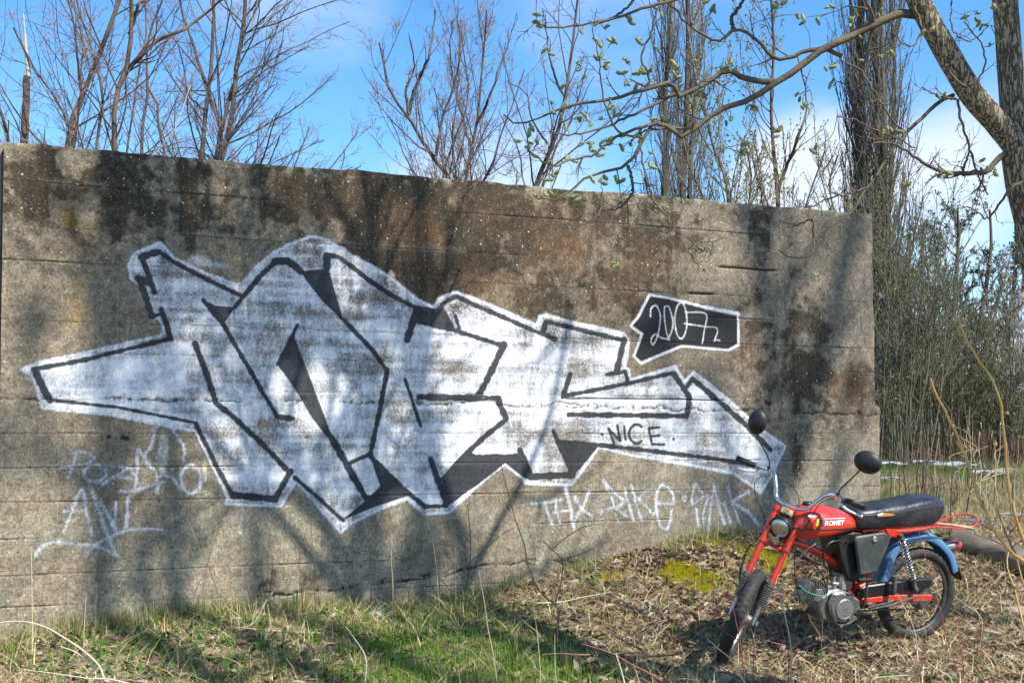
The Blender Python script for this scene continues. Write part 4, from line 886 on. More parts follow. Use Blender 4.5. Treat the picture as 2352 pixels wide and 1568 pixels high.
def willow():
    rng = np.random.default_rng(99); wb = willow_bark()
    wt = mat('willow_twig', (.12, .09, .05), .7, col2=(.075, .055, .035), scale=4); wl = mat('willow_branch', (.125, .10, .06), .85, col2=(.06, .047, .03), scale=16, bump=.5, bscale=60)
    Y = 5.0
    base = np.array([2.90, 5.0, float(zg(2.90, 5.0)) - .05])
    root = empty('willow_tree', tuple(base), 'old willow at the right edge, its catkin-hung boughs reaching left over the wall', 'tree')
    def thick(pts, rad, n=18, K=40, bump=.07, seed=0):
        p = resample(pts, K); r = np.interp(np.linspace(0, 1, K), np.linspace(0, 1, len(rad)), rad)
        V, Q = tubes(p[None], r[None], n); V = V.reshape(K, n, 3); c = p[:, None, :]
        an = np.arange(n)[None, :] / n * 8; ro = 1 + bump * (fbm(an + 0 * r[:, None], np.arange(K)[:, None] * .35 + 0 * an, seed, 3) - .5) * 2 * np.ones((K, n))
        ro[:, -1] = (ro[:, 0] + ro[:, -2]) / 2
        return (c + (V - c) * ro[..., None]).reshape(-1, 3), Q
    fork = at(2336, 345, Y)
    tr = [base, base + [-.02, 0, .35], at(2432, 900, Y), at(2405, 690, Y), at(2376, 520, Y), at(2347, 410, Y), fork]
    l1 = [at(2352, 430, Y), fork, at(2292, 285, Y), at(2238, 225, Y - .02), at(2180, 130, Y - .05), at(2143, 65, Y - .05), at(2100, -20, Y - .08), at(2040, -190, Y - .1), at(2020, -420, Y)]
    l2 = [at(2352, 430, Y + .02), at(2338, 345, Y + .03), at(2326, 250, Y + .04), at(2318, 120, Y + .05), at(2307, -20, Y + .05), at(2310, -220, Y + .1), at(2340, -480, Y + .2)]
    ps = [thick(tr, [.15, .108, .098, .091, .087, .082, .066], seed=1), thick(l1, [.048, .053, .052, .049, .047, .044, .04, .032, .02], seed=2), thick(l2, [.045, .054, .053, .051, .049, .04, .028], seed=3)]
    v = join(ps); mesh_np('trunk', v[0], v[1], mats=[wb], parent=root, loc=base).location = (0, 0, 0)
    DZ = {}
    bl = []
    def br(pts, r0, r1, Y0=5.0, Y1=4.8):
        n = len(pts); P = np.array([at(px, py, Y0 + (Y1 - Y0) * i / (n - 1)) for i, (px, py) in enumerate(pts)])
        p = resample(P, 26) + 0; jit = rng.normal(size=p.shape) * .0025; jit[0] = 0; p += jit
        bl.append((p, np.linspace(r0, r1, 26)))
    br(R_([(1110, 70), (1010, 70), (900, 120), (800, 170), (680, 225), (540, 330), (440, 390), (340, 460), (200, 510), (60, 610), (0, 640)]) + M_([(2110, 830), (2000, 965), (1930, 1095), (1890, 1150), (1700, 1200), (1600, 1232), (1500, 1330), (1380, 1392), (1250, 1370)]), .0195, .003, 4.95, 4.7)
    br(M_([(1890, 1150), (1912, 1230), (1925, 1335), (1850, 1430), (1750, 1455), (1680, 1450)]), .007, .003, 4.75, 4.7)
    br(R_([(450, 375), (380, 372), (300, 362), (240, 325), (130, 390), (50, 430), (0, 448)]) + M_([(2210, 580), (2100, 600), (1950, 640), (1800, 690), (1640, 712), (1450, 745), (1330, 790), (1200, 850), (1100, 860), (1030, 800)]), .013, .003, 4.9, 4.6)
    br(R_([(760, 260), (660, 225), (540, 260), (450, 272), (360, 170), (265, 140), (200, 190), (100, 150), (0, 60), (-60, 0)]), .010, .004, 4.95, 4.8)
    br(R_([(265, 145), (250, 100), (310, 0), (330, -60)]), .009, .006, 4.9, 4.85)
    br(M_([(2420, -30), (2200, 0), (2060, 40), (1900, 90), (1780, 140), (1700, 152), (1550, 170), (1400, 190), (1290, 180), (1240, 140)]), .008, .003, 4.8, 4.6)
    br(M_([(2340, 640), (2190, 670), (2000, 765), (1850, 832), (1700, 892), (1560, 932), (1390, 935)]), .008, .003, 4.85, 4.6)
    br(M_([(2100, 850), (1950, 900), (1800, 960), (1640, 1080), (1500, 1110), (1380, 1150), (1300, 1120), (1190, 1045)]), .007, .003, 4.8, 4.55)
    br(M_([(1990, 960), (1880, 940), (1790, 870), (1740, 740), (1700, 520), (1690, 400), (1640, 200)]), .005, .002, 4.75, 4.6)
    br(M_([(1750, 150), (1850, 80), (1930, 0), (1960, -60)]), .006, .004, 4.75, 4.75)
    br(M_([(2000, 640), (2040, 560), (1990, 420), (2060, 200), (2110, 30)]), .006, .003, 4.8, 4.75)
    br(R_([(1280, 440), (1180, 500), (1080, 600), (1000, 690), (910, 830), (850, 910), (810, 985), (720, 1040), (632, 1100), (622, 1180), (520, 1188), (470, 1165)]), .009, .0025, 5.0, 4.75)
    br(R_([(880, 870), (800, 895), (700, 920), (620, 955), (550, 955)]), .005, .002, 4.8, 4.75)
    br(R_([(630, 1100), (620, 1020), (560, 1040), (470, 1020)]), .004, .002, 4.75, 4.7)
    br(R_([(1540, 700), (1490, 730), (1440, 790), (1390, 800), (1250, 795), (1160, 770), (1050, 690), (1000, 665), (900, 662)]), .014, .003, 5.0, 4.8)
    br(R_([(1390, 790), (1330, 810), (1350, 700)]), .009, .004, 4.95, 4.95)
    br(R_([(1300, 460), (1310, 540), (1360, 700), (1400, 830), (1440, 900)]), .006, .003, 4.9, 4.85)
    br(R_([(1250, 800), (1200, 810), (1150, 850)]), .005, .002, 4.85, 4.8)
    br(R_([(1290, 460), (1200, 440), (1130, 405)]), .006, .002, 4.9, 4.85)
    br(R_([(1606, 840), (1550, 870), (1480, 960), (1440, 1010), (1360, 965), (1270, 970)]), .007, .002, 4.9, 4.8)
    br(R_([(1240, 300), (1300, 380), (1350, 400), (1420, 320), (1420, 240), (1330, 100)]), .005, .003, 4.85, 4.8)
    br(R_([(1270, 0), (1290, 160), (1350, 190), (1440, 120)]), .004, .002, 4.8, 4.8)
    br(R_([(1100, 30), (1130, 150), (1080, 215), (1040, 200), (990, 100)]), .005, .002, 4.9, 4.85)
    br(R_([(740, 540), (830, 560), (930, 610), (1020, 640), (1100, 690)]), .003, .003, 4.8, 4.9)
    br(R_([(760, 280), (840, 320), (920, 440), (1000, 560), (1050, 610)]), .003, .005, 4.85, 4.9)
    br(M_([(2340, 900), (2200, 890), (2080, 900), (1960, 930), (1900, 1000)]), .006, .003, 4.85, 4.8)
    br(M_([(2000, 1240), (2050, 1330), (2070, 1400), (2110, 1450)]), .005, .003, 4.8, 4.75)
    # hanging stringy shoots in front of the wall
    D = lambda pts: [((1600 + x / 2.24) * .77778, (400 + y / 2.24) * .77778) for x, y in pts]
    br(D([(680, 300), (740, 440), (820, 530), (880, 620), (960, 680), (1080, 700), (1230, 675)]), .0035, .0014, 4.8, 4.6)
    br(D([(880, 620), (960, 745), (1050, 750), (1100, 750)]), .003, .0014, 4.7, 4.65)
    br(D([(940, 720), (990, 800), (1060, 890)]), .0025, .0014, 4.7, 4.65)
    br(D([(500, 660), (510, 740), (490, 830), (440, 880)]), .003, .0014, 4.7, 4.65)
    br(D([(580, 200), (600, 380), (500, 470), (360, 480)]), .004, .0014, 4.75, 4.7)
    br(D([(400, 380), (390, 480), (340, 560), (270, 590), (120, 575)]), .0035, .0014, 4.7, 4.65)
    br(D([(640, -60), (660, 100), (690, 280), (740, 440)]), .005, .003, 4.8, 4.78)
    BP = np.stack([b[0] for b in bl]); BR = np.stack([b[1] for b in bl])
    for k in range(len(bl)):
        V, Q = tubes(BP[k:k + 1], BR[k:k + 1], 9); mesh_np('branch', V, Q, mats=[wl if BR[k, 0] > .006 else wt], parent=root, loc=base).location = (0, 0, 0)
    C1, R1 = spawn(BP[:11], BR[:11], 8, .1, 1, 52, 18, .17, .25, .25, 7, rf=.5, rmin=.0016, rng=rng, lmin=.12)
    C1b, R1b = spawn(BP[11:], BR[11:], 6, .2, 1, 50, 18, .22, .1, .45, 7, rf=.5, rmin=.0013, rng=rng, lmin=.08)
    C1 = np.concatenate([C1, C1b]); R1 = np.concatenate([R1, R1b])
    C2, R2 = spawn(C1, R1, 4, .2, 1, 45, 15, .6, .15, .5, 5, rf=.7, rmin=.0012, rng=rng, lmin=.06)
    # upper crown, above the frame: it throws the dappled shade on the wall
    top1, top2 = np.array(l1[-1]), np.array(l2[-1]); lims = [(l1[6:] + [top1 + [-.4, -.1, .8], top1 + [-.7, -.3, 1.9], top1 + [-.9, -.4, 3.0]], .045), (l2[4:] + [top2 + [.0, -.2, .9], top2 + [-.2, -.4, 2.1], top2 + [-.5, -.8, 3.4]], .05),
            ([top1, top1 + [-.5, -.3, .9], top1 + [-1.2, -.6, 1.9], top1 + [-1.5, -.8, 2.9]], .026), ([top2, top2 + [.6, .1, 1.1], top2 + [1.1, -.1, 2.5]], .03)]
    lim = np.stack([resample(q_, 14) for q_, _ in lims]); lr = np.stack([np.linspace(r_, .016, 14) for _, r_ in lims])
    V, Q = tubes(lim, lr, 9); mesh_np('upper_trunk', V, Q, mats=[wb], parent=root, loc=base).location = (0, 0, 0)
    U1, UR1 = spawn(lim, lr, 13, .15, 1, 48, 14, .5, .4, .35, 9, rf=.6, rmin=.008, rng=rng, taper=.35)
    U2, UR2 = spawn(U1, UR1, 8, .15, 1, 42, 14, .42, .35, .4, 6, rf=.55, rmin=.004, rng=rng)
    U3, UR3 = spawn(U2, UR2, 6, .15, 1, 42, 14, .45, .2, .45, 5, rf=.55, rmin=.0022, rng=rng)
    v = join([tubes(U1, UR1, 6), tubes(U2, UR2, 5)]); mesh_np('upper_limbs', v[0], v[1], mats=[wl], parent=root, loc=base).location = (0, 0, 0)
    # catkins
    mcat = attr_mat('catkin', .8, .25)
    meshes = []
    for q in range(4):
        r = np.random.default_rng(q + 5); nseg, ns = 9, 7; V = []; ln = .034; Q = []
        for a in range(nseg + 1):
            t = a / nseg; rad = .0062 * (math.sin(math.pi * min(1, max(.03, t)) ** .8) ** .6 + .05)
            for b_ in range(ns):
                an = 2 * math.pi * b_ / ns + a * .5; rr = rad * r.uniform(.75, 1.3); V.append((math.cos(an) * rr + .004 * math.sin(t * 2.2 + q), math.sin(an) * rr, t * ln))
        for a in range(nseg):
            for b_ in range(ns): Q.append((a * ns + b_, a * ns + (b_ + 1) % ns, (a + 1) * ns + (b_ + 1) % ns, (a + 1) * ns + b_))
        # stamens
        T = []
        for s in range(70):
            t = r.uniform(.08, .98); an = r.uniform(0, 6.283); rad = .0062 * math.sin(math.pi * t ** .8) ** .6
            p = np.array([math.cos(an) * rad + .004 * math.sin(t * 2.2 + q), math.sin(an) * rad, t * ln]); d = np.array([math.cos(an), math.sin(an), .5]); w = np.array([-math.sin(an), math.cos(an), 0]) * .0009
            i = len(V); V += [tuple(p - w), tuple(p + w), tuple(p + d * r.uniform(.0025, .005))]; T.append((i, i + 1, i + 2))
        c = np.array([(.27, .32, .14), (.33, .36, .16), (.22, .28, .15), (.38, .39, .17)][q]); cc = np.tile(c, (len(V), 1)) * np.random.default_rng(q).uniform(.7, 1.3, (len(V), 1))
        o = mesh_np('catkin', V, Q, T, mats=[mcat], cols=cc); meshes.append(o.data); bpy.data.objects.remove(o)
    # clusters at bearings seen in the photograph, then along the fine twigs
    CL = M_([(1240, 135), (1285, 180), (1300, 330), (1350, 360), (1740, 210), (1690, 270), (1720, 330), (1790, 300), (1740, 420), (1690, 400), (1730, 460), (1560, 480), (1600, 540), (1540, 600), (1440, 590), (1350, 700), (1440, 740), (1370, 780), (1440, 830), (1470, 900), (1250, 960), (1210, 985), (1130, 970), (1210, 910), (1190, 1045), (1240, 1100), (1360, 1140), (1370, 1210), (1320, 1230), (1350, 1260), (1530, 1100), (1490, 1090), (1620, 1000), (1640, 1040), (1570, 980), (1740, 950), (1760, 1000), (1850, 960), (1840, 1040), (1900, 1000), (1960, 950), (1740, 700), (1770, 750), (1830, 780), (1680, 830), (1640, 850), (1580, 800), (1560, 810), (1920, 560), (1880, 590), (1860, 520), (1940, 580), (1900, 420), (1880, 440), (2000, 520), (1960, 290), (1980, 300), (1900, 120), (1920, 160), (2120, 50), (2130, 110), (2080, 600), (2100, 340), (2240, 540), (2250, 580), (2140, 850), (2160, 830), (2060, 840), (2050, 1060), (2040, 1140), (2060, 1170), (1730, 1250), (1700, 1290), (1790, 1230), (1820, 1260), (1650, 1270), (1280, 1370), (1310, 1360), (1520, 1390), (2110, 1440), (1700, 1070), (1720, 1010), (2010, 480), (2060, 500), (1560, 180), (1580, 195), (1680, 150), (2200, 480), (2230, 450)]) + \
        R_([(480, 20), (460, 30), (580, 100), (600, 80), (560, 70), (700, 30), (800, 90), (830, 70), (820, 120), (840, 150), (940, 60), (840, 290), (930, 270), (970, 250), (1000, 245), (720, 300), (700, 320), (730, 370), (720, 400), (540, 440), (560, 460), (590, 500), (580, 480), (350, 490), (370, 500), (330, 510), (240, 560), (260, 555), (320, 660), (330, 690), (300, 710), (640, 690), (660, 680), (460, 610), (470, 590), (440, 640), (250, 290), (200, 320), (240, 310), (100, 440), (130, 450), (960, 620), (980, 600), (1020, 610), (1230, 800), (1250, 820), (1240, 450), (1200, 440), (1150, 140), (1160, 150), (1350, 100), (1390, 100), (1430, 120), (1380, 70), (1470, 20), (1500, 40), (1490, 180), (1470, 200), (1500, 190), (1400, 800), (1430, 790), (1380, 790), (1080, 860), (1060, 855), (1420, 740), (1480, 800), (70, 100), (150, 40), (140, 20), (0, 350), (660, 80), (130, 1155), (110, 1155), (120, 1250), (170, 30)]) + D([(30, 400), (850, 500), (830, 490), (775, 470), (1080, 750), (1100, 740), (1070, 885), (470, 840), (510, 830), (440, 710), (990, 800), (210, 420), (550, 560), (925, 440), (480, 860)])
    allp = np.concatenate([BP.reshape(-1, 3), C1.reshape(-1, 3), C2.reshape(-1, 3)]); n = 0; sp = []
    for q, (px, py) in enumerate(CL):
        t = at(px, py, 4.75); rr = (allp[:, 0] / allp[:, 1] - t[0] / t[1]) ** 2 + ((allp[:, 2] - EYE) / allp[:, 1] - (t[2] - EYE) / t[1]) ** 2
        j = int(rr.argmin()); y = allp[j, 1]; t = at(px, py, y); g_ = np.linalg.norm(t - allp[j])
        if g_ > .006: sp.append(resample([allp[j], (allp[j] + t) / 2 + rng.normal(size=3) * g_ * .12, t], 6))
        for e in range(1 + (rng.random() < .38)):
            if n >= 292: break
            o = bpy.data.objects.new('catkin', meshes[int(rng.integers(4))]); link(o, root)
            dr = Vector(rng.normal(size=3) * np.array([.8, .6, .5]) + np.array([-.1, 0, .45 if rng.random() < .6 else -.7])).normalized()
            o.rotation_euler = dr.to_track_quat('Z', 'Y').to_euler(); s = rng.uniform(.85, 1.25) * (.7 if py > 460 else 1); o.scale = (s, s, s)
            o.location = Vector(t) + Vector(rng.normal(size=3) * .008) - Vector(base) - dr * .016; n += 1
    sp = np.array(sp)
    v = join([tubes(sp, np.full(sp.shape[:2], .0016), 4), tubes(C1, R1, 5), tubes(C2, R2, 4), tubes(U3, UR3, 3)]); mesh_np('twigs', v[0], v[1], mats=[wt], parent=root, loc=base).location = (0, 0, 0)
willow()

# off to the right and behind the camera: two bare trees whose branches shade the wall
def shade_tree(label, x, y, h, seed, lean=(0, 0), k=(15, 7, 5, 3), r0=.15):
    rng = np.random.default_rng(seed); b = np.array([x, y, float(zg(x, y, False)) - .1]); root = empty('bare_tree', tuple(b), label, 'tree')
    p = resample([b, b + [lean[0] * .1, lean[1] * .1, h * .25], b + [lean[0] * .45, lean[1] * .45, h * .6], b + [lean[0], lean[1], h]], 14)[None]; r = np.linspace(r0, r0 * .2, 14)[None]
    V, Q = tubes(p, r, 12); mesh_np('trunk', V, Q, mats=[M_BARK], parent=root, loc=b).location = (0, 0, 0)
    C1, R1 = spawn(p, r, k[0], .64, .99, 34, 10, .15, .7, .3, 9, rmin=.05, rng=rng, taper=.3); C2, R2 = spawn(C1, R1, k[1], .2, 1, 45, 12, .45, .2, .35, 7, rmin=.026, rng=rng)
    C3, R3 = spawn(C2, R2, k[2], .15, 1, 42, 12, .45, .1, .4, 5, rmin=.024, rng=rng)
    v = join([tubes(C1, R1, 7), tubes(C2, R2, 5)]); mesh_np('branches', v[0], v[1], mats=[M_BARK], parent=root, loc=b).location = (0, 0, 0)
    v = join([tubes(C3, R3, 4)]); mesh_np('crown', v[0], v[1], mats=[M_TWIG], parent=root, loc=b).location = (0, 0, 0)
for x_, y_, h_, sd_, ln_, w_ in ((7.0, .8, 18.0, 201, (-.25, .05), 'nearest of four tall narrow bare trees outside the view to the right'), (7.3, -.5, 19.2, 202, (-.5, 0), 'second of four tall narrow bare trees outside the view to the right'),
                      (5.6, -.4, 18.6, 203, (.2, 0), 'leftmost of four tall narrow bare trees, right behind the camera'), (9.7, 1.2, 17.8, 204, (.1, .1), 'rightmost of four tall narrow bare trees outside the view')):
    shade_tree(w_, x_, y_, h_, sd_, ln_)
shade_tree('slim lower bare tree just out of view beyond the right edge', 4.7, 2.6, 12.2, 205, (-.5, .1), k=(15, 7, 4, 3), r0=.11)
shade_tree('slim lower bare tree nearest the camera on its right, out of view', 3.3, 2.3, 11.6, 206, (-.3, .1), k=(15, 7, 4, 3), r0=.10)
# ------------------------------------------------------------------ moped
def make_moped():
    RED = mat('red_paint', (.62, .028, .010), .28, col2=(.44, .030, .014), scale=14, coat=.5, rvar=.15, bump=.05, bscale=90)
    REDW = mat('worn_red_paint', (.50, .03, .012), .45, col2=(.22, .10, .07), scale=28, lo=.5, hi=.62, bump=.2)
    BLUE = mat('blue_fender_paint', (.075, .20, .37), .35, col2=(.06, .15, .29), scale=7, coat=.3, bump=.06)
    CHR = mat('chrome', (.80, .75, .68), .17, 1.0, col2=(.45, .40, .36), scale=34, lo=.55, hi=.72, rvar=.25)
    ALU = mat('dull_aluminium', (.25, .25, .245), .42, .75, col2=(.13, .125, .115), scale=16, rvar=.2, bump=.25, bscale=120)
    ALUL = mat('light_aluminium', (.34, .34, .34), .38, .7, col2=(.22, .22, .22), scale=12, rvar=.15, bump=.15, bscale=120)
    DIRT = mat('oily_cast_metal', (.13, .125, .115), .55, .5, col2=(.06, .055, .048), scale=22, bump=.4, bscale=90)
    BLK = mat('black_rubber', (.008, .008, .009), .5, col2=(.018, .018, .018), scale=18, bump=.06, bscale=120)
    TYR = mat('tyre_rubber', (.016, .016, .016), .7, col2=(.062, .056, .047), scale=13, lo=.48, hi=.75, bump=.4, bscale=140)
    SEAT = mat('black_vinyl', (.008, .010, .016), .30, col2=(.03, .031, .035), scale=10, bump=.35, bscale=22, rvar=.15)
    PLA = mat('dark_grey_plastic', (.035, .042, .040), .55, col2=(.085, .095, .088), scale=13, lo=.45, hi=.75, bump=.15)
    BPNT = mat('black_paint', (.007, .008, .012), .42, col2=(.03, .03, .03), scale=20, lo=.58, hi=.75, bump=.08)
    BOOT = mat('grey_rubber_boot', (.12, .12, .115), .6, col2=(.07, .07, .068), scale=20)
    CRM = mat('cream_enamel', (.50, .42, .24), .45, col2=(.36, .29, .16), scale=25)
    TLR = mat('red_lens', (.45, .008, .02), .12, coat=.6, col2=(.3, .005, .01), scale=4)
    LENS, nt, b = new_mat('headlight_glass'); setin(b, 'Base Color', (.75, .78, .76, 1)); b.inputs['Base Color'].default_value = (.62, .66, .62, 1); setin(b, 'Metallic', .85); setin(b, 'Roughness', .16); setin(b, 'Coat Weight', 1.0)
    tc = N(nt, 'ShaderNodeTexCoord'); wv = N(nt, 'ShaderNodeTexWave'); wv.inputs['Scale'].default_value = 60; wv.bands_direction = 'Y'; nt.links.new(tc.outputs['Object'], wv.inputs[0]); bp = N(nt, 'ShaderNodeBump'); bp.inputs['Strength'].default_value = .25; bp.inputs['Distance'].default_value = .004; nt.links.new(wv.outputs['Fac'], bp.inputs['Height']); nt.links.new(bp.outputs[0], b.inputs['Normal'])
    YEL = mat('yellow_sticker', (.75, .52, .01), .4, col2=(.65, .45, .02), scale=20); NAV = mat('navy_sticker', (.012, .03, .10), .4, col2=(.02, .04, .12), scale=20); WHT = mat('white_sticker', (.8, .8, .78), .4, col2=(.6, .6, .6), scale=60); ORG = mat('orange_sticker', (.55, .25, .05), .4, col2=(.4, .2, .06), scale=60)
    CYL = mat('finned_grey_metal', (.42, .41, .38), .5, .6, col2=(.14, .13, .115), scale=18, bump=.3)
    RIM = mat('dull_chrome_rim', (.55, .54, .52), .28, 1.0, col2=(.30, .26, .21), scale=14, lo=.4, hi=.65, rvar=.25); SPK = mat('dull_spoke', (.22, .21, .20), .5, .7, col2=(.12, .11, .10), scale=30)
    GRN = mat('green_lead', (.01, .30, .20), .4, col2=(.01, .24, .17), scale=10); TAN = mat('pale_wood', (.42, .34, .20), .7, col2=(.3, .24, .14), scale=20)

    b_, le, fz = .3875, .1337, -.0468; q = math.sqrt(1 - fz * fz)
    d = np.array([-math.cos(b_) * q, -math.sin(b_) * q, fz]); l0 = np.array([math.sin(b_), -math.cos(b_), 0]); u0 = np.cross(d, l0)
    l = l0 * math.cos(le) - u0 * math.sin(le); u = u0 * math.cos(le) + l0 * math.sin(le)
    root = empty('moped', (2.3183, 6.8275, -.0272), 'small red moped with black seat and blue rear mudguard parked before the wall', 'moped')
    root.rotation_euler = Matrix(((d[0], l[0], u[0]), (d[1], l[1], u[1]), (d[2], l[2], u[2]))).to_euler()
    def turn(rk, st, ax, off):
        s = np.array([-math.sin(rk), 0, math.cos(rk)]); f = np.array([math.cos(rk), 0, math.sin(rk)]); ax = np.array(ax); p0 = ax - f * off
        Kx = np.array([[0, -s[2], s[1]], [s[2], 0, -s[0]], [-s[1], s[0], 0]]); ms = np.eye(3) + math.sin(st) * Kx + (1 - math.cos(st)) * Kx @ Kx
        return s, f, ax, p0, (lambda p: p0 + ms @ (np.asarray(p) - p0))
    _, _, _, _, steer_bar = turn(.4553, .5748, [1.185, 0, .272], .038)      # the bar is twisted a little in its clamp
    s, f, AX, P0, steer = turn(.4699, .8338, [1.1959, 0, .272], .0258)
    Yv = np.array([0, 1., 0]); X, Z = (1, 0, 0), (0, 0, 1)
    side = dict(o=(0, 0, 0), ex=X, ey=Z, ez=(0, 1, 0))

    # wheels
    def wheel(c, name, fn, drum):
        w = MB(); w.lathe([(.014, -.055), (.03, -.05), (drum, -.035), (drum, .012), (.03, .03), (.028, .05), (.013, .055)], c, Yv, 28); w.tube([c - Yv * .085, c + Yv * .085], .007, 8); w.lathe([(.015, .08), (.015, .092)], c, Yv, 6); w.lathe([(.015, -.092), (.015, -.08)], c, Yv, 6)
        o = w.build(name, ALU, root, fn)
        # tyre: carcass with cut tread blocks
        n, prof = 96, []
        for a in np.linspace(-150, 150, 17): prof.append((a, 0))
        V, F = [], []; R0 = .2395; np_ = len(prof)
        for i in range(n * 2):
            th = 2 * math.pi * i / (n * 2)
            for k, (a, _) in enumerate(prof):
                ar = math.radians(a); rr = .0325
                if abs(a) < 62: rr += .0018 if (i + (2 if a > 0 else 0) * (abs(a) > 15)) % 4 < 2 or abs(a) < 10 else -.0018
                if 62 < abs(a) < 85: rr += .0015 if i % 4 < 2 else -.001
                rad = R0 + math.cos(ar) * rr; y = math.sin(ar) * rr * 1.03
                V.append(c + np.array([math.cos(th) * rad, y, math.sin(th) * rad]))
        for i in range(n * 2):
            j = (i + 1) % (n * 2)
            for k in range(np_ - 1): F.append((i * np_ + k, j * np_ + k, j * np_ + k + 1, i * np_ + k + 1))
        MB().add(V, F).build('tyre', TYR, o, fn, sharp=50)
        MB().lathe([(.2225, -.020), (.232, -.021), (.234, -.017), (.226, -.014), (.217, -.006), (.215, 0), (.217, .006), (.226, .014), (.234, .017), (.232, .021), (.2225, .020), (.212, .008), (.210, 0), (.212, -.008)], c, Yv, 80, close=True).build('rim', RIM, o, fn)
        for i in range(32):
            th = 2 * math.pi * (i + .5) / 32; sg = 1 if i % 2 else -1; tt = th + (.55 if (i // 2) % 2 else -.55)
            MB().tube([c + np.array([math.cos(tt) * drum * .62, sg * .026, math.sin(tt) * drum * .62]), c + np.array([math.cos(th) * .213, 0, math.sin(th) * .213])], .0013, 4).build('spoke', SPK, o, fn)
        return o
    fw = wheel(AX, 'front_wheel', steer, .045)
    rw = wheel(np.array([0, 0, .272]), 'rear_wheel', None, .056)
    MB().lathe([(.004, .0), (.075, .0), (.078, .004), (.075, .008), (.02, .008)], (0, .036, .272), Yv, 34).build('sprocket', DIRT, rw)

    # fork
    tp = lambda L, y, o_=0: AX + s * L + Yv * y + f * o_
    for sg in (1, -1):
        t = MB(); t.tube([tp(.232, .0665 * sg), tp(.623, .0665 * sg)], .0175, 16); t.lathe([(.0175, 0), (.023, .002), (.023, .016), (.0175, .018)], tp(.415, .0665 * sg), s, 16); t.lathe([(.0215, 0), (.0225, .003), (.0225, .02), (.012, .026), (.010, .034), (0, .036)], tp(.60, .0665 * sg), s, 16)
        o = t.build('fork_tube', RED, root, steer)
        prof = [(.015, 0)]
        for k in range(9): prof += [(.0255 + .0005 * k, .004 + k * .0118), (.0255 + .0005 * k, .0085 + k * .0118), (.0185, .0098 + k * .0118), (.0185, .0145 + k * .0118)]
        prof += [(.023, .112), (.024, .116), (.024, .138), (.018, .14)]
        MB().lathe(prof, tp(.095, .0665 * sg), s, 20).build('fork_boot', BOOT, o, steer, sharp=25)
        MB().tube([tp(-.012, .0665 * sg), tp(.10, .0665 * sg)], .0125, 12).build('lower_leg', RIM, o, steer)
    c = MB(); c.tube([tp(.424, -.078, -.004), tp(.424, 0, -.022), tp(.424, .078, -.004)], .0105, 10, K=9); c.box(tp(.424, 0, -.02), (.045, .11, .012), ch=.003); c.tube([tp(.60, -.072), tp(.60, 0, -.025), tp(.60, .072)], .012, 10, K=9); c.tube([tp(.41, 0, -.038), tp(.60, 0, -.038)], .017, 12); c.build('fork_crown', RED, root, steer)
    # headlight
    hd = norm(np.array([1, 0, -.10])); hc = np.array([.985, 0, .746])
    h = MB(); h.lathe([(0, -.115), (.025, -.112), (.046, -.095), (.058, -.065), (.0615, -.03), (.0615, -.006), (.060, 0)], hc, hd, 32)
    o = h.build('headlight', BPNT, root, steer_bar)
    MB().lathe([(.058, -.006), (.0635, -.008), (.065, .0), (.0625, .006), (.056, .0065), (.055, .001)], hc, hd, 36, close=True).build('headlight_ring', BPNT, o, steer_bar)
    MB().lathe([(.0555, 0), (.050, .006), (.038, .0115), (.022, .0145), (0, .016)], hc, hd, 36).build('lens', LENS, o, steer_bar)
    h = MB(); h.lathe([(.014, -.035), (.021, -.02), (.0235, -.002), (.0235, .004), (.020, .005), (.018, .001), (.008, .0), (.004, .006), (0, .007)], (.998, 0, .674), hd, 24); h.tube([(.965, 0, .675), (.93, 0, .672)], .008, 8); h.build('horn', CHR, root, steer_bar)
    # speedometer pod with oval emblem
    pd = norm(np.array([.75, 0, .55])); pp = np.array([.952, 0, .835]); p = MB(); pe = np.cross(Yv, pd)
    p.prism([(-.030, -.014), (.030, -.014), (.034, .006), (.028, .017), (-.028, .017), (-.034, .006)], pp, Yv, -pe, pd, -.03, .004, .004)
    o = p.build('clamp_cover', CRM, root, steer_bar)
    e = MB(); ring = [(math.cos(t) * .016, math.sin(t) * .0085) for t in np.linspace(0, 2 * math.pi, 25)]
    e.tube([pp + Yv * a + (-pe) * (b2 + .001) + pd * .0045 for a, b2 in ring], .0011, 5); e.tube([pp + Yv * a + (-pe) * (b2 + .001) + pd * .0045 for a, b2 in ((-.009, -.003), (-.004, .004), (.001, -.003), (.006, .004), (.009, -.002))], .0010, 5); e.build('emblem', BPNT, o, steer_bar)
    # handlebar (steered)
    bar = lambda sg: [(.925, 0, .866), (.921, .045 * sg, .862), (.912, .084 * sg, .872), (.882, .120 * sg, .925), (.848, .156 * sg, .968), (.822, .192 * sg, .976), (.836, .235 * sg, .978), (.855, .275 * sg, .980), (.874, .375 * sg, .988)]
    hb = MB()
    for sg in (1, -1): hb.tube(bar(sg), .0108, 14, K=46)
    ho = hb.build('handlebar', CHR, root, steer_bar)
    for sg in (1, -1):
        a, z = np.array([.856, .272 * sg, .980]), np.array([.876, .382 * sg, .989]); ax_ = norm(z - a); g = MB(); pr = [(.0105, 0), (.0185, .001), (.0185, .006)]
        for k in range(14): pr += [(.0160, .008 + k * .0068), (.0172, .010 + k * .0068), (.0172, .0125 + k * .0068), (.0160, .0142 + k * .0068)]
        pr += [(.0175, .106), (.0175, .112), (.011, .115), (0, .1155)]
        g.lathe(pr, a, ax_, 16); g.build('grip', BLK, ho, steer_bar, sharp=25)
        hs_ = MB(); hs_.lathe([(.011, -.028), (.0165, -.026), (.0165, -.004), (.011, -.001)], a, ax_, 14); hs_.box(a - ax_ * .012 + np.array([.018, 0, -.012]), (.03, .022, .016), ch=.003); hs_.build('switch_housing', ALU, ho, steer_bar)
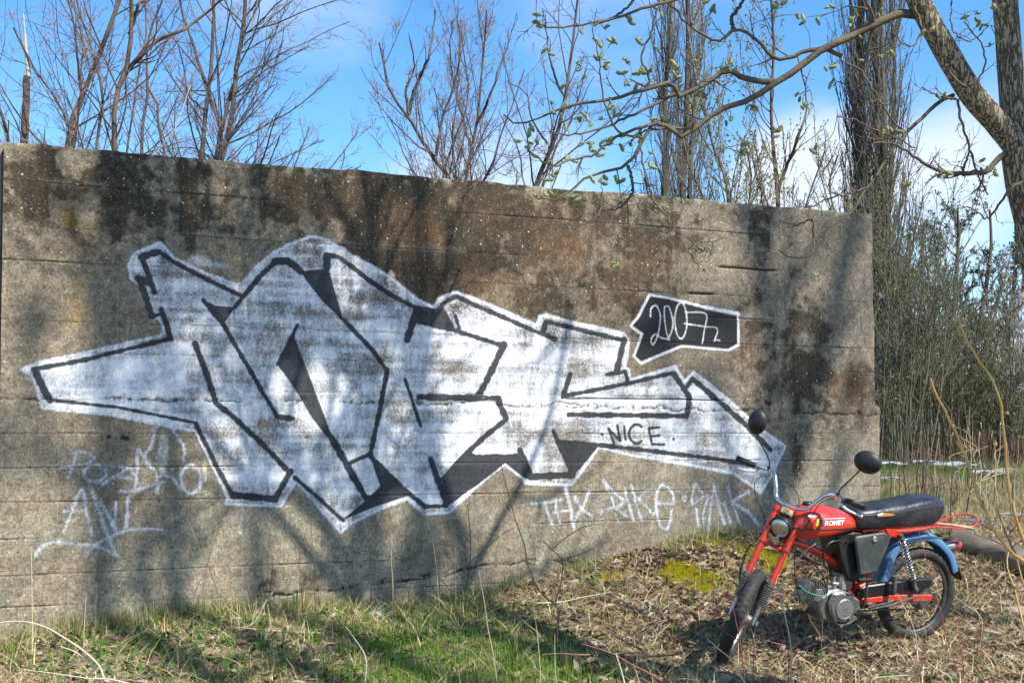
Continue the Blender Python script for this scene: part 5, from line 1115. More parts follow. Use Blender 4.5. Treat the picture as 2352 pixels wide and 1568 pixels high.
        lv = MB(); root_l = a - ax_ * .02 + np.array([.03, 0, -.014])
        lv.tube([root_l, root_l + np.array([.012, .03 * sg, -.012]), np.array([.895, .330 * sg, .945]), np.array([.880, .368 * sg, .938])], [.0085, .0075, .0068, .0060], 8, K=14); lv.lathe([(.0, -.009), (.008, -.005), (.0095, 0), (.008, .006), (0, .009)], (.879, .371 * sg, .938), Yv, 10); lv.build('brake_lever', mat('polished_lever', (.78, .78, .77), .35, .15, col2=(.55, .55, .54), scale=20), ho, steer_bar)
        # mirrors: stem rises from the bar, black dished back faces forward
        m_ = MB(); foot = np.array([.826, .206 * sg, .985]); mc = np.array([.852, .323 * sg, 1.218])
        if sg < 0: m_.tube([foot, foot + [.0, -.002, .03], foot + [.004, -.02, .06], mc + [.012, .03, -.075], mc + [.010, .006, -.035]], .0040, 8, K=20)
        else: m_.tube([foot, foot + [.0, .002, .025], foot + [.004, .02, .06], mc + [.012, -.03, -.060], mc + [.010, -.012, -.02]], .0040, 8, K=20)
        m_.lathe([(.011, -.006), (.011, .006)], foot, norm(np.array([.3, 0, 1])), 10)
        o = m_.build('mirror', BPNT, root, steer_bar)
        ms = MB(); md = norm(np.array([1, .12 * sg, .06])); ms.lathe([(.060, -.008), (.064, -.004), (.064, .002), (.058, .012), (.042, .024), (.022, .032), (.0, .034)], mc, md, 36); ms.build('mirror_shell', BLK, o, lambda p, mc=mc, sg=sg: steer_bar(mc + (np.asarray(p) - mc) * np.array([1, 1.14 if sg > 0 else .9, .93 if sg > 0 else 1.08])))
        MB().lathe([(0, -.0085), (.054, -.0085), (.054, -.0065), (0, -.0065)], mc, md, 30).build('mirror_glass', CHR, o, steer_bar)

    # cables
    def cable(name, pts, r, m=BPNT, K=36): MB().tube(pts, r, 6, K=K).build(name, m, root)
    cable('brake_cable', [(.850, -.30, .965), (.93, -.26, .95), (.995, -.18, .90), (.999, -.132, .845), (.962, -.115, .745), (1.0, -.10, .68), (1.075, -.115, .60), (1.115, -.115, .50), (1.13, -.105, .40), (1.14, -.09, .33)], .0026)
    cable('throttle_cable', [(.801, -.24, .965), (.75, -.208, .928), (.763, -.116, .891), (.812, -.024, .862), (.865, .036, .839), (.895, .045, .80), (.88, .04, .74), (.84, .03, .66)], .0026)
    cable('clutch_cable', [(.835, .30, .945), (.845, .248, .922), (.813, .135, .862), (.843, .118, .788), (.886, .110, .721), (.925, .118, .654), (.925, .105, .557), (.893, .08, .45), (.85, .05, .36), (.80, .04, .29)], .0026)
    cable('brake_cable', [(.823, .242, .945), (.786, .123, .90), (.751, .03, .868), (.785, -.036, .82)], .0026)
    cable('speedometer_cable', [(.95, -.02, .80), (.99, -.05, .70), (1.03, -.085, .66), (1.078, -.10, .606), (1.109, -.105, .517), (1.130, -.105, .427)], .0030)
    cable('wiring', [(.898, .04, .631), (.819, .045, .580), (.733, .055, .504), (.691, .062, .429), (.672, .065, .37)], .0042)
    cable('wiring', [(.90, .0, .62), (.794, .0, .563 - .01), (.673, .0, .505), (.578, .0, .462), (.50, .0, .42)], .0040)
    cable('fuel_hose', [(.585, .07, .640), (.630, .078, .652), (.680, .08, .645), (.708, .08, .615), (.715, .07, .576), (.696, .06, .526), (.650, .045, .475), (.619, .03, .446)], .0052, BLK)
    cable('ignition_lead', [(.828, .03, .408), (.812, .058, .386), (.775, .082, .369), (.735, .09, .358), (.694, .09, .356)], .0034, GRN)

    # frame
    fr = MB(); sax = lambda L: P0 + s * L
    fr.tube([sax(.44), sax(.63)], .024, 16); fr.tube([(.925, 0, .665), (.80, 0, .625), (.62, 0, .535), (.50, 0, .462), (.445, 0, .345)], .0225, 16, K=22); fr.tube([(.90, 0, .76), (.70, 0, .745), (.50, 0, .705), (.32, 0, .69)], .017, 12, K=14)
    for sg in (1, -1):
        fr.tube([(.52, .035 * sg, .70), (.34, .085 * sg, .688), (.20, .100 * sg, .676), (.04, .1 * sg, .678)], .0095, 10, K=12); fr.tube([(.315, .088 * sg, .684), (.345, .080 * sg, .60), (.395, .07 * sg, .45), (.435, .055 * sg, .34)], .0115, 10, K=10)
        fr.prism([(.325, .70), (.20, .685), (.235, .640), (.30, .66)], (0, .092 * sg, 0), X, Z, (0, sg, 0), 0, .012, .002)
        fr.prism([(.475, .39), (.43, .405), (.405, .375), (.44, .315), (.48, .33)], (0, .045 * sg, 0), X, Z, (0, sg, 0), 0, .05, .004)
    fr.build('frame', RED, root)
    sw = MB()
    for sg in (1, -1): sw.prism([(.47, .318), (.25, .318), (.03, .296), (-.03, .290), (-.03, .255), (.03, .256), (.25, .282), (.47, .288)], (0, .082 * sg, 0), X, Z, (0, sg, 0), 0, .018, .004)
    sw.tube([(.44, -.1, .30), (.44, .1, .30)], .016, 12); sw.build('swingarm', REDW, root)
    cc = MB(); pl = [(.495, .345), (.485, .365), (.45, .388), (.20, .392), (.0, .388), (-.030, .378), (-.040, .355), (-.02, .338), (.06, .326), (.44, .321), (.475, .33)]
    cc.prism(pl, (0, 0, 0), X, Z, (0, 1, 0), .062, .103, .006); cc.build('chain_guard', BPNT, root)
    ch = MB(); ch.tube([(.46, .055, .235), (.25, .055, .222), (.0, .055, .200)], .005, 5, K=10); ch.tube([(.46, .055, .33), (.0, .055, .345)], .005, 5); ch.build('chain', DIRT, root)
    # shocks
    for sg in (1, -1):
        A, B = np.array([.236, .122 * sg, .660]), np.array([.105, .122 * sg, .325]); ax_ = norm(B - A); L = np.linalg.norm(B - A); k = MB()
        k.tube([A, B], .0075, 10); k.lathe([(0, -.012), (.013, -.006), (.015, .004), (.012, .012), (.020, .016), (.021, .024), (.012, .028)], A, ax_, 16); k.lathe([(.010, 0), (.021, .003), (.021, .012), (.011, .016), (.011, .06), (.014, .064), (.014, .085)], A + ax_ * (L - .09), ax_, 16)
        o = k.build('shock_absorber', DIRT, root)
        t = np.linspace(0, 1, 200); ref = norm(np.cross(ax_, Yv)); r2 = np.cross(ax_, ref); ph = t * 2 * math.pi * 14
        MB().tube(A + ax_ * (.026 + t[:, None] * (L - .115)) + .0195 * (ref * np.cos(ph)[:, None] + r2 * np.sin(ph)[:, None]), .0031, 6).build('spring', CHR, o)
    # fuel tank
    def tw(x):   # half width, bottom, top at x
        w = np.interp(x, [.500, .52, .60, .72, .82, .88, .91], [.074, .090, .112, .124, .120, .104, .072]); zb = np.interp(x, [.50, .60, .72, .85, .91], [.698, .685, .672, .668, .690]); zt = np.interp(x, [.50, .56, .65, .75, .83, .88, .91], [.772, .806, .832, .847, .847, .832, .795]); return w, zb, zt
    def tank_y(x, z):
        w, zb, zt = tw(x); zm = zb + (zt - zb) * .42
        if z >= zm: t = min((z - zm) / (zt - zm), 1); return w * max(1 - t ** 2.3, 0) ** (1 / 2.3)
        t = min((zm - z) / (zm - zb), 1); return w * max(1 - t ** 3.2, 0) ** (1 / 3.2)
    rings = []
    for x, sc in [(.494, .0), (.495, .55), (.500, .82), (.508, .95), (.522, 1)] + [(x, 1) for x in np.linspace(.55, .86, 14)] + [(.885, .97), (.90, .88), (.908, .72), (.912, .4), (.913, 0)]:
        w, zb, zt = tw(x); zm = zb + (zt - zb) * .42; R_ = []
        for i in range(36):
            a = 2 * math.pi * i / 36; cy, cz = math.cos(a), math.sin(a); e_ = 2 / 2.3 if cz >= 0 else 2 / 3.2
            y = math.copysign(abs(cy) ** e_, cy) * w; z = zm + (abs(cz) ** e_ * (zt - zm) if cz >= 0 else -abs(cz) ** e_ * (zm - zb)); R_.append((x, y * sc, zm + (z - zm) * sc))
        rings.append(R_)
    tk = MB().loft(rings).build('fuel_tank', RED, root, sharp=60)
    for sg in (1, -1):
        pts = [(x, sg * (tank_y(x, z) + .001), z) for x, z in [(x, np.interp(x, [.5, .91], [.719, .745])) for x in np.linspace(.505, .908, 26)]]
        MB().tube(pts, .0036, 6).build('trim_line', BLK, tk)
    c = MB(); c.lathe([(.026, -.006), (.028, 0), (.028, .008), (.024, .013), (.008, .014), (0, .014)], (.775, 0, .850), Z, 24); c.build('filler_cap', BLK, tk)
    c = MB(); c.lathe([(.008, 0), (.008, .03)], (.595, .05, .655), Z, 10); c.box((.59, .065, .645), (.03, .02, .014), ch=.003); c.tube([(.57, .07, .645), (.56, .09, .645)], .004, 6); c.build('petcock', CHR, root)
    # maker's sticker conformed to the tank side
    def sheet(name, poly, m, off=.0016, n=8):
        p = MB(); V, F = [], []; (x0, z0), (x1, z1), (x2, z2), (x3, z3) = poly
        for j in range(n + 1):
            for i in range(n + 1):
                a, b2 = i / n, j / n; x = (x0 * (1 - a) + x1 * a) * (1 - b2) + (x3 * (1 - a) + x2 * a) * b2; z = (z0 * (1 - a) + z1 * a) * (1 - b2) + (z3 * (1 - a) + z2 * a) * b2; V.append((x, tank_y(x, z) + off, z))
        for j in range(n):
            for i in range(n): F.append((j * (n + 1) + i, j * (n + 1) + i + 1, (j + 1) * (n + 1) + i + 1, (j + 1) * (n + 1) + i))
        return p.add(V, F).build(name, m, tk)
    sheet('sticker', [(.806, .757), (.786, .756), (.776, .791), (.794, .792)], YEL)['label'] = 'yellow slanted bar of the tank sticker'
    sheet('sticker', [(.785, .756), (.763, .755), (.753, .789), (.775, .791)], NAV)['label'] = 'navy slanted bar of the tank sticker'
    sheet('sticker', [(.753, .789), (.600, .780), (.599, .783), (.752, .792)], WHT)['label'] = 'thin pale line above the lettering'
    fc = bpy.data.curves.new('lettering', 'FONT'); fc.body = 'ROMET'; fc.size = .036; fc.shear = .22; fc.offset = .0011; fc.resolution_u = 3; fc.space_character = 1.0
    fo = bpy.data.objects.new('lettering', fc); COL.objects.link(fo); bpy.context.view_layer.update()
    me = bpy.data.meshes.new_from_object(fo.evaluated_get(bpy.context.evaluated_depsgraph_get())); bpy.data.objects.remove(fo)
    xs = [v.co.x for v in me.vertices]; k = .140 / (max(xs) - min(xs))
    bm = bmesh.new(); bm.from_mesh(me); bmesh.ops.triangulate(bm, faces=bm.faces); bmesh.ops.subdivide_edges(bm, edges=[e for e in bm.edges if e.calc_length() > .008], cuts=2); bm.to_mesh(me); bm.free()
    for v in me.vertices:
        x = .752 - (v.co.x - min(xs)) * k; z = .7555 + v.co.y * .98 - (.752 - x) * .055; v.co = (x, tank_y(x, z) + .0024, z)
    me.materials.append(WHT); link(bpy.data.objects.new('lettering', me), tk)

    # seat
    rings = []
    for x, sc in [(.512, 0), (.511, .6), (.506, .88), (.497, 1)] + [(x, 1) for x in np.linspace(.46, -.06, 22)] + [(-.085, .99), (-.103, .95), (-.115, .85), (-.120, .6), (-.121, 0)]:
        w = np.interp(x, [-.12, 0, .25, .42, .51], [.090, .108, .115, .108, .088]); zb = np.interp(x, [-.12, 0, .5], [.715, .698, .706]); ze = np.interp(x, [-.12, 0, .25, .51], [.790, .800, .790, .782]); zt = np.interp(x, [-.12, -.06, 0, .08, .16, .25, .38, .51], [.822, .843, .848, .846, .834, .829, .822, .812])
        zt += .0018 * math.sin(x * 95); w += .0008 * math.sin(x * 95)
        R_ = [(-w * .9, zb), (-w * .97, zb + .012), (-w * 1.0, (zb + ze) / 2), (-w, ze - .010), (-w * .985, ze), (-w * .93, ze + (zt - ze) * .45), (-w * .78, ze + (zt - ze) * .78), (-w * .5, zt - .003), (0, zt), (w * .5, zt - .003), (w * .78, ze + (zt - ze) * .78), (w * .93, ze + (zt - ze) * .45), (w * .985, ze), (w, ze - .010), (w, (zb + ze) / 2), (w * .97, zb + .012), (w * .9, zb), (0, zb)]
        cz = (zb + zt) / 2; xo = .02 if False else 0
        rings.append([(x - (1 - 0) * .055 * max(0, (.05 - x)) * 0 + (-.045 * (z - zb) / .14 * sst(.02, -.12, x) + 0.03 * sst(.02, -.12, x)), y * sc, cz + (z - cz) * sc) for y, z in R_])
    st_ = MB().loft(rings).build('seat', SEAT, root, sharp=70)
    for sg in (1, -1): MB().tube([(x, sg * (np.interp(x, [-.12, 0, .25, .42, .51], [.086, .1075, .1145, .1075, .088])), np.interp(x, [-.12, 0, .25, .51], [.790, .800, .790, .782])) for x in np.linspace(.50, -.09, 26)], .0028, 6).build('seat_piping', BPNT, st_)
    k = MB(); k.prism([(.395, .789), (.350, .796), (.270, .780), (.30, .773), (.39, .775)], (0, .1142, 0), X, Z, (0, 1, 0), 0, .0035); k.build('seat_badge', ORG, st_)
    k = MB(); k.prism([(.398, .790), (.362, .796), (.358, .786), (.395, .779)], (0, .1155, 0), X, Z, (0, 1, 0), 0, .0035); k.build('seat_badge', WHT, st_)['label'] = 'white end of the seat badge'
    k = MB(); k.box((.20, 0, .694), (.52, .17, .016), ch=.003); k.build('seat_base', REDW, root)
    # side cover, tool and battery box
    k = MB(); k.prism([(.535, .668), (.525, .676), (.345, .684), (.325, .678), (.300, .640), (.305, .620), (.378, .475), (.392, .464), (.485, .456), (.498, .464), (.540, .652)], (0, 0, 0), X, Z, (0, 1, 0), .096, .120, .007)
    sp = k.build('side_cover', PLA, root)
    MB().lathe([(.016, 0), (.016, .007), (.013, .010), (.006, .010), (.005, .006), (0, .006)], (.412, .119, .652), Yv, 18).build('lock', CHR, sp)
    k = MB(); k.prism([(.64, .690), (.33, .690), (.36, .50), (.46, .40), (.54, .42), (.60, .55)], (0, 0, 0), X, Z, (0, 1, 0), -.09, .075, .01); k.build('battery_box', BLK, root)
    # engine
    en = MB()
    en.prism([(.712, .345), (.655, .372), (.60, .378), (.530, .352), (.465, .315), (.462, .255), (.50, .225), (.56, .195), (.65, .19), (.705, .215), (.728, .275)], (0, 0, 0), X, Z, (0, 1, 0), -.075, .070, .012)
    en.prism([(.655, .366), (.60, .371), (.530, .345), (.470, .312), (.468, .258), (.545, .204), (.625, .200), (.668, .250), (.680, .310)], (0, 0, 0), X, Z, (0, 1, 0), .068, .100, .012)
    eo = en.build('engine', ALU, root, sharp=30)
    MB().lathe([(.058, 0), (.058, .006), (.055, .0085), (.050, .0085), (.049, .0075), (0, .0085)], (.580, .099, .270), Yv, 40).build('clutch_cover', ALUL, eo)
    k = MB(); k.prism([(-.018, -.004), (.016, -.003), (.018, .004), (-.016, .003)], (.582, .1076, .275), X, Z, (0, 1, 0), 0, .0015); k.prism([(-.012, -.003), (.016, -.002), (.014, .002), (-.014, .001)], (.578, .1076, .262), X, Z, (0, 1, 0), 0, .0015); k.build('cast_mark', ALU, eo)
    for x, z in ((.648, .355), (.525, .340), (.478, .262), (.545, .212), (.640, .212)): MB().lathe([(.006, 0), (.006, .003), (0, .0035)], (x, .0995, z), Yv, 8).build('bolt', CHR, eo)
    ca = norm(np.array([.92, 0, .40])); cn = np.array([-ca[2], 0, ca[0]]); c0 = np.array([.665, 0, .325]); cy = MB(); cy.lathe([(.034, 0), (.034, .14)], c0, ca, 20)
    for k_ in range(10):
        w_ = .068 if k_ < 6 else .060; hgt = .070 if k_ < 7 else .058; cc_ = c0 + ca * (.022 + k_ * .0128)
        ch_ = .02; pl = [(-w_, -hgt + ch_), (-w_ + ch_, -hgt), (w_ - ch_, -hgt), (w_, -hgt + ch_), (w_, hgt - ch_), (w_ - ch_, hgt), (-w_ + ch_, hgt), (-w_, hgt - ch_)]
        cy.prism(pl, cc_, Yv, cn, ca, -.0016, .0016)
    cy.build('cylinder', CYL, eo, sharp=30)
    k = MB(); k.prism([(.045, -.034), (.090, -.040), (.098, .028), (.062, .042), (.045, .02)], c0, ca, cn, Yv, .058, .0665, .003); k.build('cylinder_plate', ALU, eo)
    k = MB(); k.tube([c0 + ca * .15, c0 + ca * .175], .009, 10); k.tube([c0 + ca * .172, c0 + ca * .178 + np.array([0, .02, .004]), np.array([.828, .03, .408])], .008, 8, K=6); k.build('spark_plug', BLK, eo)
    k = MB(); k.lathe([(.014, -.01), (.018, 0), (.018, .035), (.015, .038), (.015, .060), (.0175, .062), (.0175, .072), (.012, .076)], (.604, .03, .372), norm(np.array([.1, 0, 1])), 18); k.tube([(.604, .03, .392), (.565, .03, .396)], .014, 12); k.tube([(.61, .03, .385), (.648, .015, .375), (.66, .01, .36)], .012, 10, K=5); k.build('carburettor', ALUL, root)
    MB().lathe([(.0175, 0), (.021, .003), (.021, .012), (.008, .018), (.006, .03)], (.612, .03, .446), norm(np.array([.1, 0, 1])), 16).build('carburettor_cap', BLK, root)
    k = MB(); k.prism([(-.042, -.046), (.030, -.050), (.040, -.035), (.042, .035), (.034, .048), (-.035, .050), (-.046, .04)], (.535, 0, .405), X, Z, (0, 1, 0), -.02, .055, .010); k.build('air_filter', mat('grey_beige_plastic', (.26, .25, .20), .6, col2=(.17, .16, .13), scale=20, bump=.2), root)
    # exhaust on the far side
    k = MB(); k.tube([(.72, -.02, .30), (.73, -.06, .24), (.66, -.10, .19), (.45, -.125, .185), (.30, -.13, .20)], .014, 12, K=20); k.tube([(.32, -.13, .198), (.25, -.13, .205), (-.10, -.135, .24), (-.20, -.135, .25)], [.02, .034, .034, .022], 16, K=14); k.build('exhaust', CHR, root)
    # pegs, pedals, stand
    k = MB(); k.tube([(.49, .07, .235), (.49, .125, .232)], .011, 10); k.tube([(.50, -.13, .23), (.50, .13, .23)], .008, 8); o = k.build('footrest', DIRT, root)
    MB().lathe([(.014, 0), (.019, .004), (.017, .012), (.017, .020), (.019, .024), (.017, .03), (.017, .055), (.021, .062), (.021, .085), (.015, .092)], (.488, .115, .236), norm(np.array([-.35, 1, -.03])), 16).build('footrest_rubber', BLK, o)
    k = MB(); k.tube([(.490, .10, .228), (.53, .125, .215), (.60, .135, .196), (.645, .13, .196)], .006, 8, K=10); k.lathe([(.006, 0), (.0105, .002), (.0105, .036), (.006, .038)], (.645, .125, .196), Yv, 10); k.build('gear_lever', DIRT, root)
    k = MB(); k.tube([(.452, .10, .275), (.452, .118, .33), (.458, .128, .43)], .0075, 8, K=8); k.tube([(.455, .126, .432), (.46, .14, .436)], .008, 8); o = k.build('kick_starter', DIRT, root)
    MB().tube([(.448, .142, .434), (.535, .150, .443)], .0105, 12).build('pedal_rubber', BLK, o)
    k = MB(); k.tube([(.282, .100, .335), (.282, .130, .338), (.276, .136, .425)], .013, 10, K=8); k.lathe([(.014, 0), (.017, .004), (.016, .018), (.008, .022)], (.276, .136, .42), Z, 12); k.build('folded_footrest', mat('brown_grey_rubber', (.085, .08, .062), .7, col2=(.05, .048, .04), scale=20), root)
    k = MB(); k.tube([(.425, .118, .258), (.30, .122, .268), (.10, .118, .300)], .0062, 8); k.tube([(.43, .110, .268), (.33, .110, .276), (.25, .10, .288)], .008, 8); k.build('brake_rod', DIRT, root)
    k = MB(); k.tube([(.36, -.06, .22), (.42, .0, .20), (.43, .07, .20)], .012, 8, K=6); k.build('side_stand', DIRT, root)
    # rear mudguard
    pth = resample([(.285, .372), (.262, .440), (.236, .520), (.190, .585), (.110, .618), (.03, .628), (-.045, .622), (-.150, .565), (-.225, .483), (-.262, .396)], 44); V, F = [], []
    tan = norm(np.gradient(pth, axis=0)); nor = np.stack([-tan[:, 1], tan[:, 0]], -1); nor *= np.sign(((pth - np.array([0, .272])) * nor).sum(1))[:, None]
    prof = [(-.050, -.034), (-.052, -.030), (-.0515, -.004), (-.046, .004), (-.030, .010), (0, .013), (.030, .010), (.046, .004), (.0515, -.004), (.052, -.030), (.050, -.034)]
    wid = np.interp(np.linspace(0, 1, 44), [0, .2, .5, .9, 1], [1.1, 1.05, 1, .95, .9])
    inner = [(y * .955, n_ - .003) for y, n_ in prof[::-1]]; full = prof + inner
    rings = [[(pth[i, 0] + nor[i, 0] * n_, y * wid[i], pth[i, 1] + nor[i, 1] * n_) for y, n_ in full] for i in range(44)]
    rf = MB().loft(rings).build('rear_mudguard', BLUE, root, sharp=40)
    k = MB(); k.prism([(-.040, 0), (.040, 0), (.048, -.075), (.030, -.088), (-.030, -.088), (-.048, -.075)], (-.268, 0, .415), Yv, norm(np.array([.38, 0, 1])), norm(np.array([-1, 0, .38])), -.002, .003); k.build('mudflap', BLK, rf)
    td = norm(np.array([-1, 0, .06])); k = MB(); k.lathe([(.030, -.02), (.032, 0), (.032, .040), (.028, .044)], (-.215, 0, .530), td, 22); k.build('tail_light', ALU, root)
    o = root.children[-1]; MB().lathe([(.0325, 0), (.0335, .006), (.032, .030), (.026, .044), (.012, .052), (0, .054)], (-.257, 0, .5325), td, 24).build('tail_lens', TLR, o)
    # carrier
    k = MB()
    for sg in (1, -1): k.tube([(.190, .100 * sg, .664), (.10, .100 * sg, .672), (.0, .098 * sg, .684), (-.10, .09 * sg, .672), (-.256, .080 * sg, .650)], .0052, 8, K=16)
    k.tube([(-.256, .080, .650), (-.33, .078, .664), (-.385, .05, .688), (-.385, -.05, .698), (-.33, -.078, .694), (-.256, -.080, .668), (-.20, -.082, .660)], .0052, 8, K=26); k.tube([(-.05, .094, .68), (-.05, -.094, .68)], .005, 8); k.tube([(-.256, .080, .650), (-.256, -.08, .660)], .005, 8)
    cr = k.build('carrier', RED, root); k = MB(); k.tube([(-.08, .02, .685), (-.20, .05, .668), (-.31, .088, .650)], [.006, .009, .011], 8, K=10); k.build('carrier_strap', TAN, cr)
    return root
make_moped()
# ------------------------------------------------------------------ undergrowth
M_BLADE = attr_mat('grass_blade', .6, .30, spec=.25); M_DRY = attr_mat('dry_straw', .8, .15, spec=.2)
def clear_of_wall(p):
    s = (p[:, 0] - WA[0]) * WN[0] + (p[:, 1] - WA[1]) * WN[1]; u = (p[:, 0] - WA[0]) * WD[0] + (p[:, 1] - WA[1]) * WD[1]
    return (s > .015) | (u > 5.9) | (s < -.35)
def field(n, rng, x0, x1, y0, y1):
    out = []
    p = np.stack([rng.uniform(x0, x1, n), rng.uniform(y0, y1, n)], -1)
    p = p[(np.abs(p[:, 0]) < p[:, 1] * .49 + .25) | (p[:, 1] > 7.5)]; p = p[clear_of_wall(p)]; s = (p[:, 0] - WA[0]) * WN[0] + (p[:, 1] - WA[1]) * WN[1]
    return p[(s > 0) | (p[:, 0] > 2.4)]
def blades(name, p, h, w, lean, cols, m, label, cat, K=4, curl=1.0, rng=RNG, zoff=0., droop=.0):
    n = len(p); z = zg(p[:, 0], p[:, 1]) + zoff; a = rng.uniform(0, 2 * np.pi, n); dr = np.stack([np.cos(a), np.sin(a), 0 * a], -1); fa = rng.uniform(0, 2 * np.pi, n); wd = np.stack([np.cos(fa), np.sin(fa), 0 * a], -1)
    t = np.linspace(0, 1, K)[None, :, None]; b = np.stack([p[:, 0], p[:, 1], z - .01], -1)[:, None]
    L = h[:, None, None]; ln = lean[:, None, None]
    ctr = b + np.array([0, 0, 1.]) * L * (t * np.cos(ln) - droop * t ** 3) + dr[:, None] * L * np.sin(ln) * (t ** 1.6) * curl
    wt = (w[:, None, None]) * np.array([.75, 1, .7, .12] if K == 4 else np.linspace(1, .2, K))[None, :, None]
    V = np.stack([ctr - wd[:, None] * wt / 2, ctr + wd[:, None] * wt / 2], 2).reshape(-1, 3)
    base = np.arange(n)[:, None] * K * 2 + np.arange(K - 1)[None] * 2; Q = np.stack([base, base + 1, base + 3, base + 2], -1).reshape(-1, 4)
    o = mesh_np(name, V, Q, mats=[m], cols=np.repeat(cols, K * 2, 0), smooth=False)
    return tag(o, label, cat, kind='stuff')
def cvar(rng, n, c, v=.3, hue=.12):
    return np.clip(np.array(c) * rng.uniform(1 - v, 1 + v, (n, 1)) * rng.uniform(1 - hue, 1 + hue, (n, 3)), 0, 1)
def undergrowth():
    rng = np.random.default_rng(300)
    # bright short grass
    p = field(420000, rng, -4, 5.5, 4.2, 9.2); g = green_map(p[:, 0], p[:, 1]); mo = moss_map(p[:, 0], p[:, 1]); p = p[rng.random(len(p)) < np.clip(g * .45 + .025, 0, .7) * (1 - mo * .8)]
    n = len(p); print('green', n); blades('green_grass', p, rng.uniform(.03, .10, n), rng.uniform(.0022, .0046, n), np.abs(rng.normal(.35, .3, n)), cvar(rng, n, (.15, .27, .025), .4, .2), M_BLADE, 'short fresh green grass thickest in front of the middle of the wall', 'grass', rng=rng)
    # coarser tufts near the wall foot and beside the bank
    T = []
    for k in range(110):
        u = rng.uniform(0, 5.9); u = u if not 3.0 < u < 4.9 else rng.uniform(0, 2.9); s_ = abs(rng.normal(0, .09)) + .03
        if rng.random() < .45: s_ = rng.uniform(.1, 1.6)
        c = WA + WD * u + WN * s_; m = int(rng.integers(18, 60)); T.append(np.stack([rng.normal(c[0], .035, m), rng.normal(c[1], .035, m)], -1))
    for px, py, Y in ((1320, 1345, 7.65), (1345, 1350, 7.6), (1600, 1235, 8.0), (1640, 1228, 8.1), (1690, 1235, 8.1), (1610, 1255, 7.9), (1720, 1240, 8.1), (1540, 1300, 7.75), (480, 1390, 6.75), (560, 1395, 6.8), (250, 1415, 6.6), (170, 1435, 6.5), (370, 1415, 6.6), (1110, 1390, 7.3), (1075, 1400, 7.2)):
        c = at(px, py, Y)[:2]; m = 90; T.append(np.stack([rng.normal(c[0], .05, m), rng.normal(c[1], .05, m)], -1))
    p = np.concatenate(T); p = p[clear_of_wall(p)]; n = len(p)
    blades('tall_grass', p, rng.uniform(.07, .19, n), rng.uniform(.0025, .0050, n), np.abs(rng.normal(.45, .3, n)), np.where(rng.random((n, 1)) < .4, cvar(rng, n, (.46, .37, .21), .4, .1), cvar(rng, n, (.11, .185, .03), .4, .2)), M_BLADE, 'taller tufts of green grass along the foot of the wall', 'grass', rng=rng, droop=.15)
    # dead straw, tangled
    p = field(330000, rng, -4, 5.5, 4.2, 9.5); g = green_map(p[:, 0], p[:, 1]); mo = moss_map(p[:, 0], p[:, 1]); cl = fbm(p[:, 0] * 2.5, p[:, 1] * 2.5, 333)
    p = p[rng.random(len(p)) < np.clip(.50 * (1 - g * .75) * sst(.25, .55, cl) + .10, 0, 1) * (1 - mo * .85)]; n = len(p); print('dry', n)
    blades('dry_grass', p, rng.uniform(.05, .20, n), rng.uniform(.0022, .0062, n), np.clip(rng.normal(1.28, .28, n), .3, 1.52), cvar(rng, n, (.56, .44, .25), .5, .1), M_DRY, 'matted dead grass and straw over the ground', 'dry grass', K=3, rng=rng, zoff=.008, droop=.05)
    # leaf litter
    p = field(240000, rng, -4, 5.5, 4.2, 9.5); g = green_map(p[:, 0], p[:, 1]); mo = moss_map(p[:, 0], p[:, 1]); cl = fbm(p[:, 0] * 1.3, p[:, 1] * 1.3, 334)
    p = p[rng.random(len(p)) < np.clip((.20 + .30 * sst(-.2, 1.2, p[:, 0])) * sst(.25, .6, cl + .1 * (p[:, 0] > .3)) * (1 - g * .8), .03, 1) * (1 - mo * .9)]; n = len(p); print('leaf', n)
    a = norm(np.stack([rng.normal(size=n), rng.normal(size=n), rng.normal(0, .35, n)], -1)); up = norm(np.stack([rng.normal(0, .45, n), rng.normal(0, .45, n), np.ones(n)], -1)); b = norm(np.cross(up, a)); up = np.cross(a, b)
    s = rng.uniform(.012, .038, n)[:, None] * np.where(rng.random(n) < .08, 1.6, 1)[:, None]; w = s * rng.uniform(.22, .42, (n, 1)); c = np.stack([p[:, 0], p[:, 1], zg(p[:, 0], p[:, 1]) + rng.uniform(.002, .022, n)], -1); cu = s * rng.uniform(-.1, .55, (n, 1))
    V = np.stack([c - a * s, c - a * s * .2 - b * w + up * cu, c - a * s * .2 + b * w + up * cu, c + a * s * .5 - b * w * .7 + up * cu, c + a * s * .5 + b * w * .7 + up * cu, c + a * s, c - a * s * .2, c + a * s * .5], 1)
    bi = np.arange(n)[:, None] * 8; tri = np.concatenate([bi + np.array([[0, 1, 6]]), bi + np.array([[0, 6, 2]]), bi + np.array([[3, 5, 7]]), bi + np.array([[7, 5, 4]])]); qd = np.concatenate([bi + np.array([[1, 3, 7, 6]]), bi + np.array([[6, 7, 4, 2]])])
    pal = np.array([(.21, .135, .085), (.30, .22, .16), (.13, .08, .05), (.36, .29, .22), (.25, .15, .12), (.095, .06, .045), (.42, .35, .26)]); cc = pal[rng.integers(0, len(pal), n)] * rng.uniform(.7, 1.25, (n, 1))
    tag(mesh_np('leaf_litter', V.reshape(-1, 3), qd, tri, mats=[attr_mat('dead_leaf', .8, .12, spec=.25)], cols=np.repeat(cc, 8, 0), smooth=False), 'brown dead leaves scattered over the bank and around the moped', 'leaf litter', kind='stuff')
    # broad green ground leaves
    p = field(26000, rng, -4, 5, 4.6, 9); d_ = .16 * np.exp(-(((p[:, 0] + 1.7) / 1.3) ** 2 + ((p[:, 1] - 6.3) / .5) ** 2)) + .02; p = p[rng.random(len(p)) < d_ * 1.7]; n = len(p)
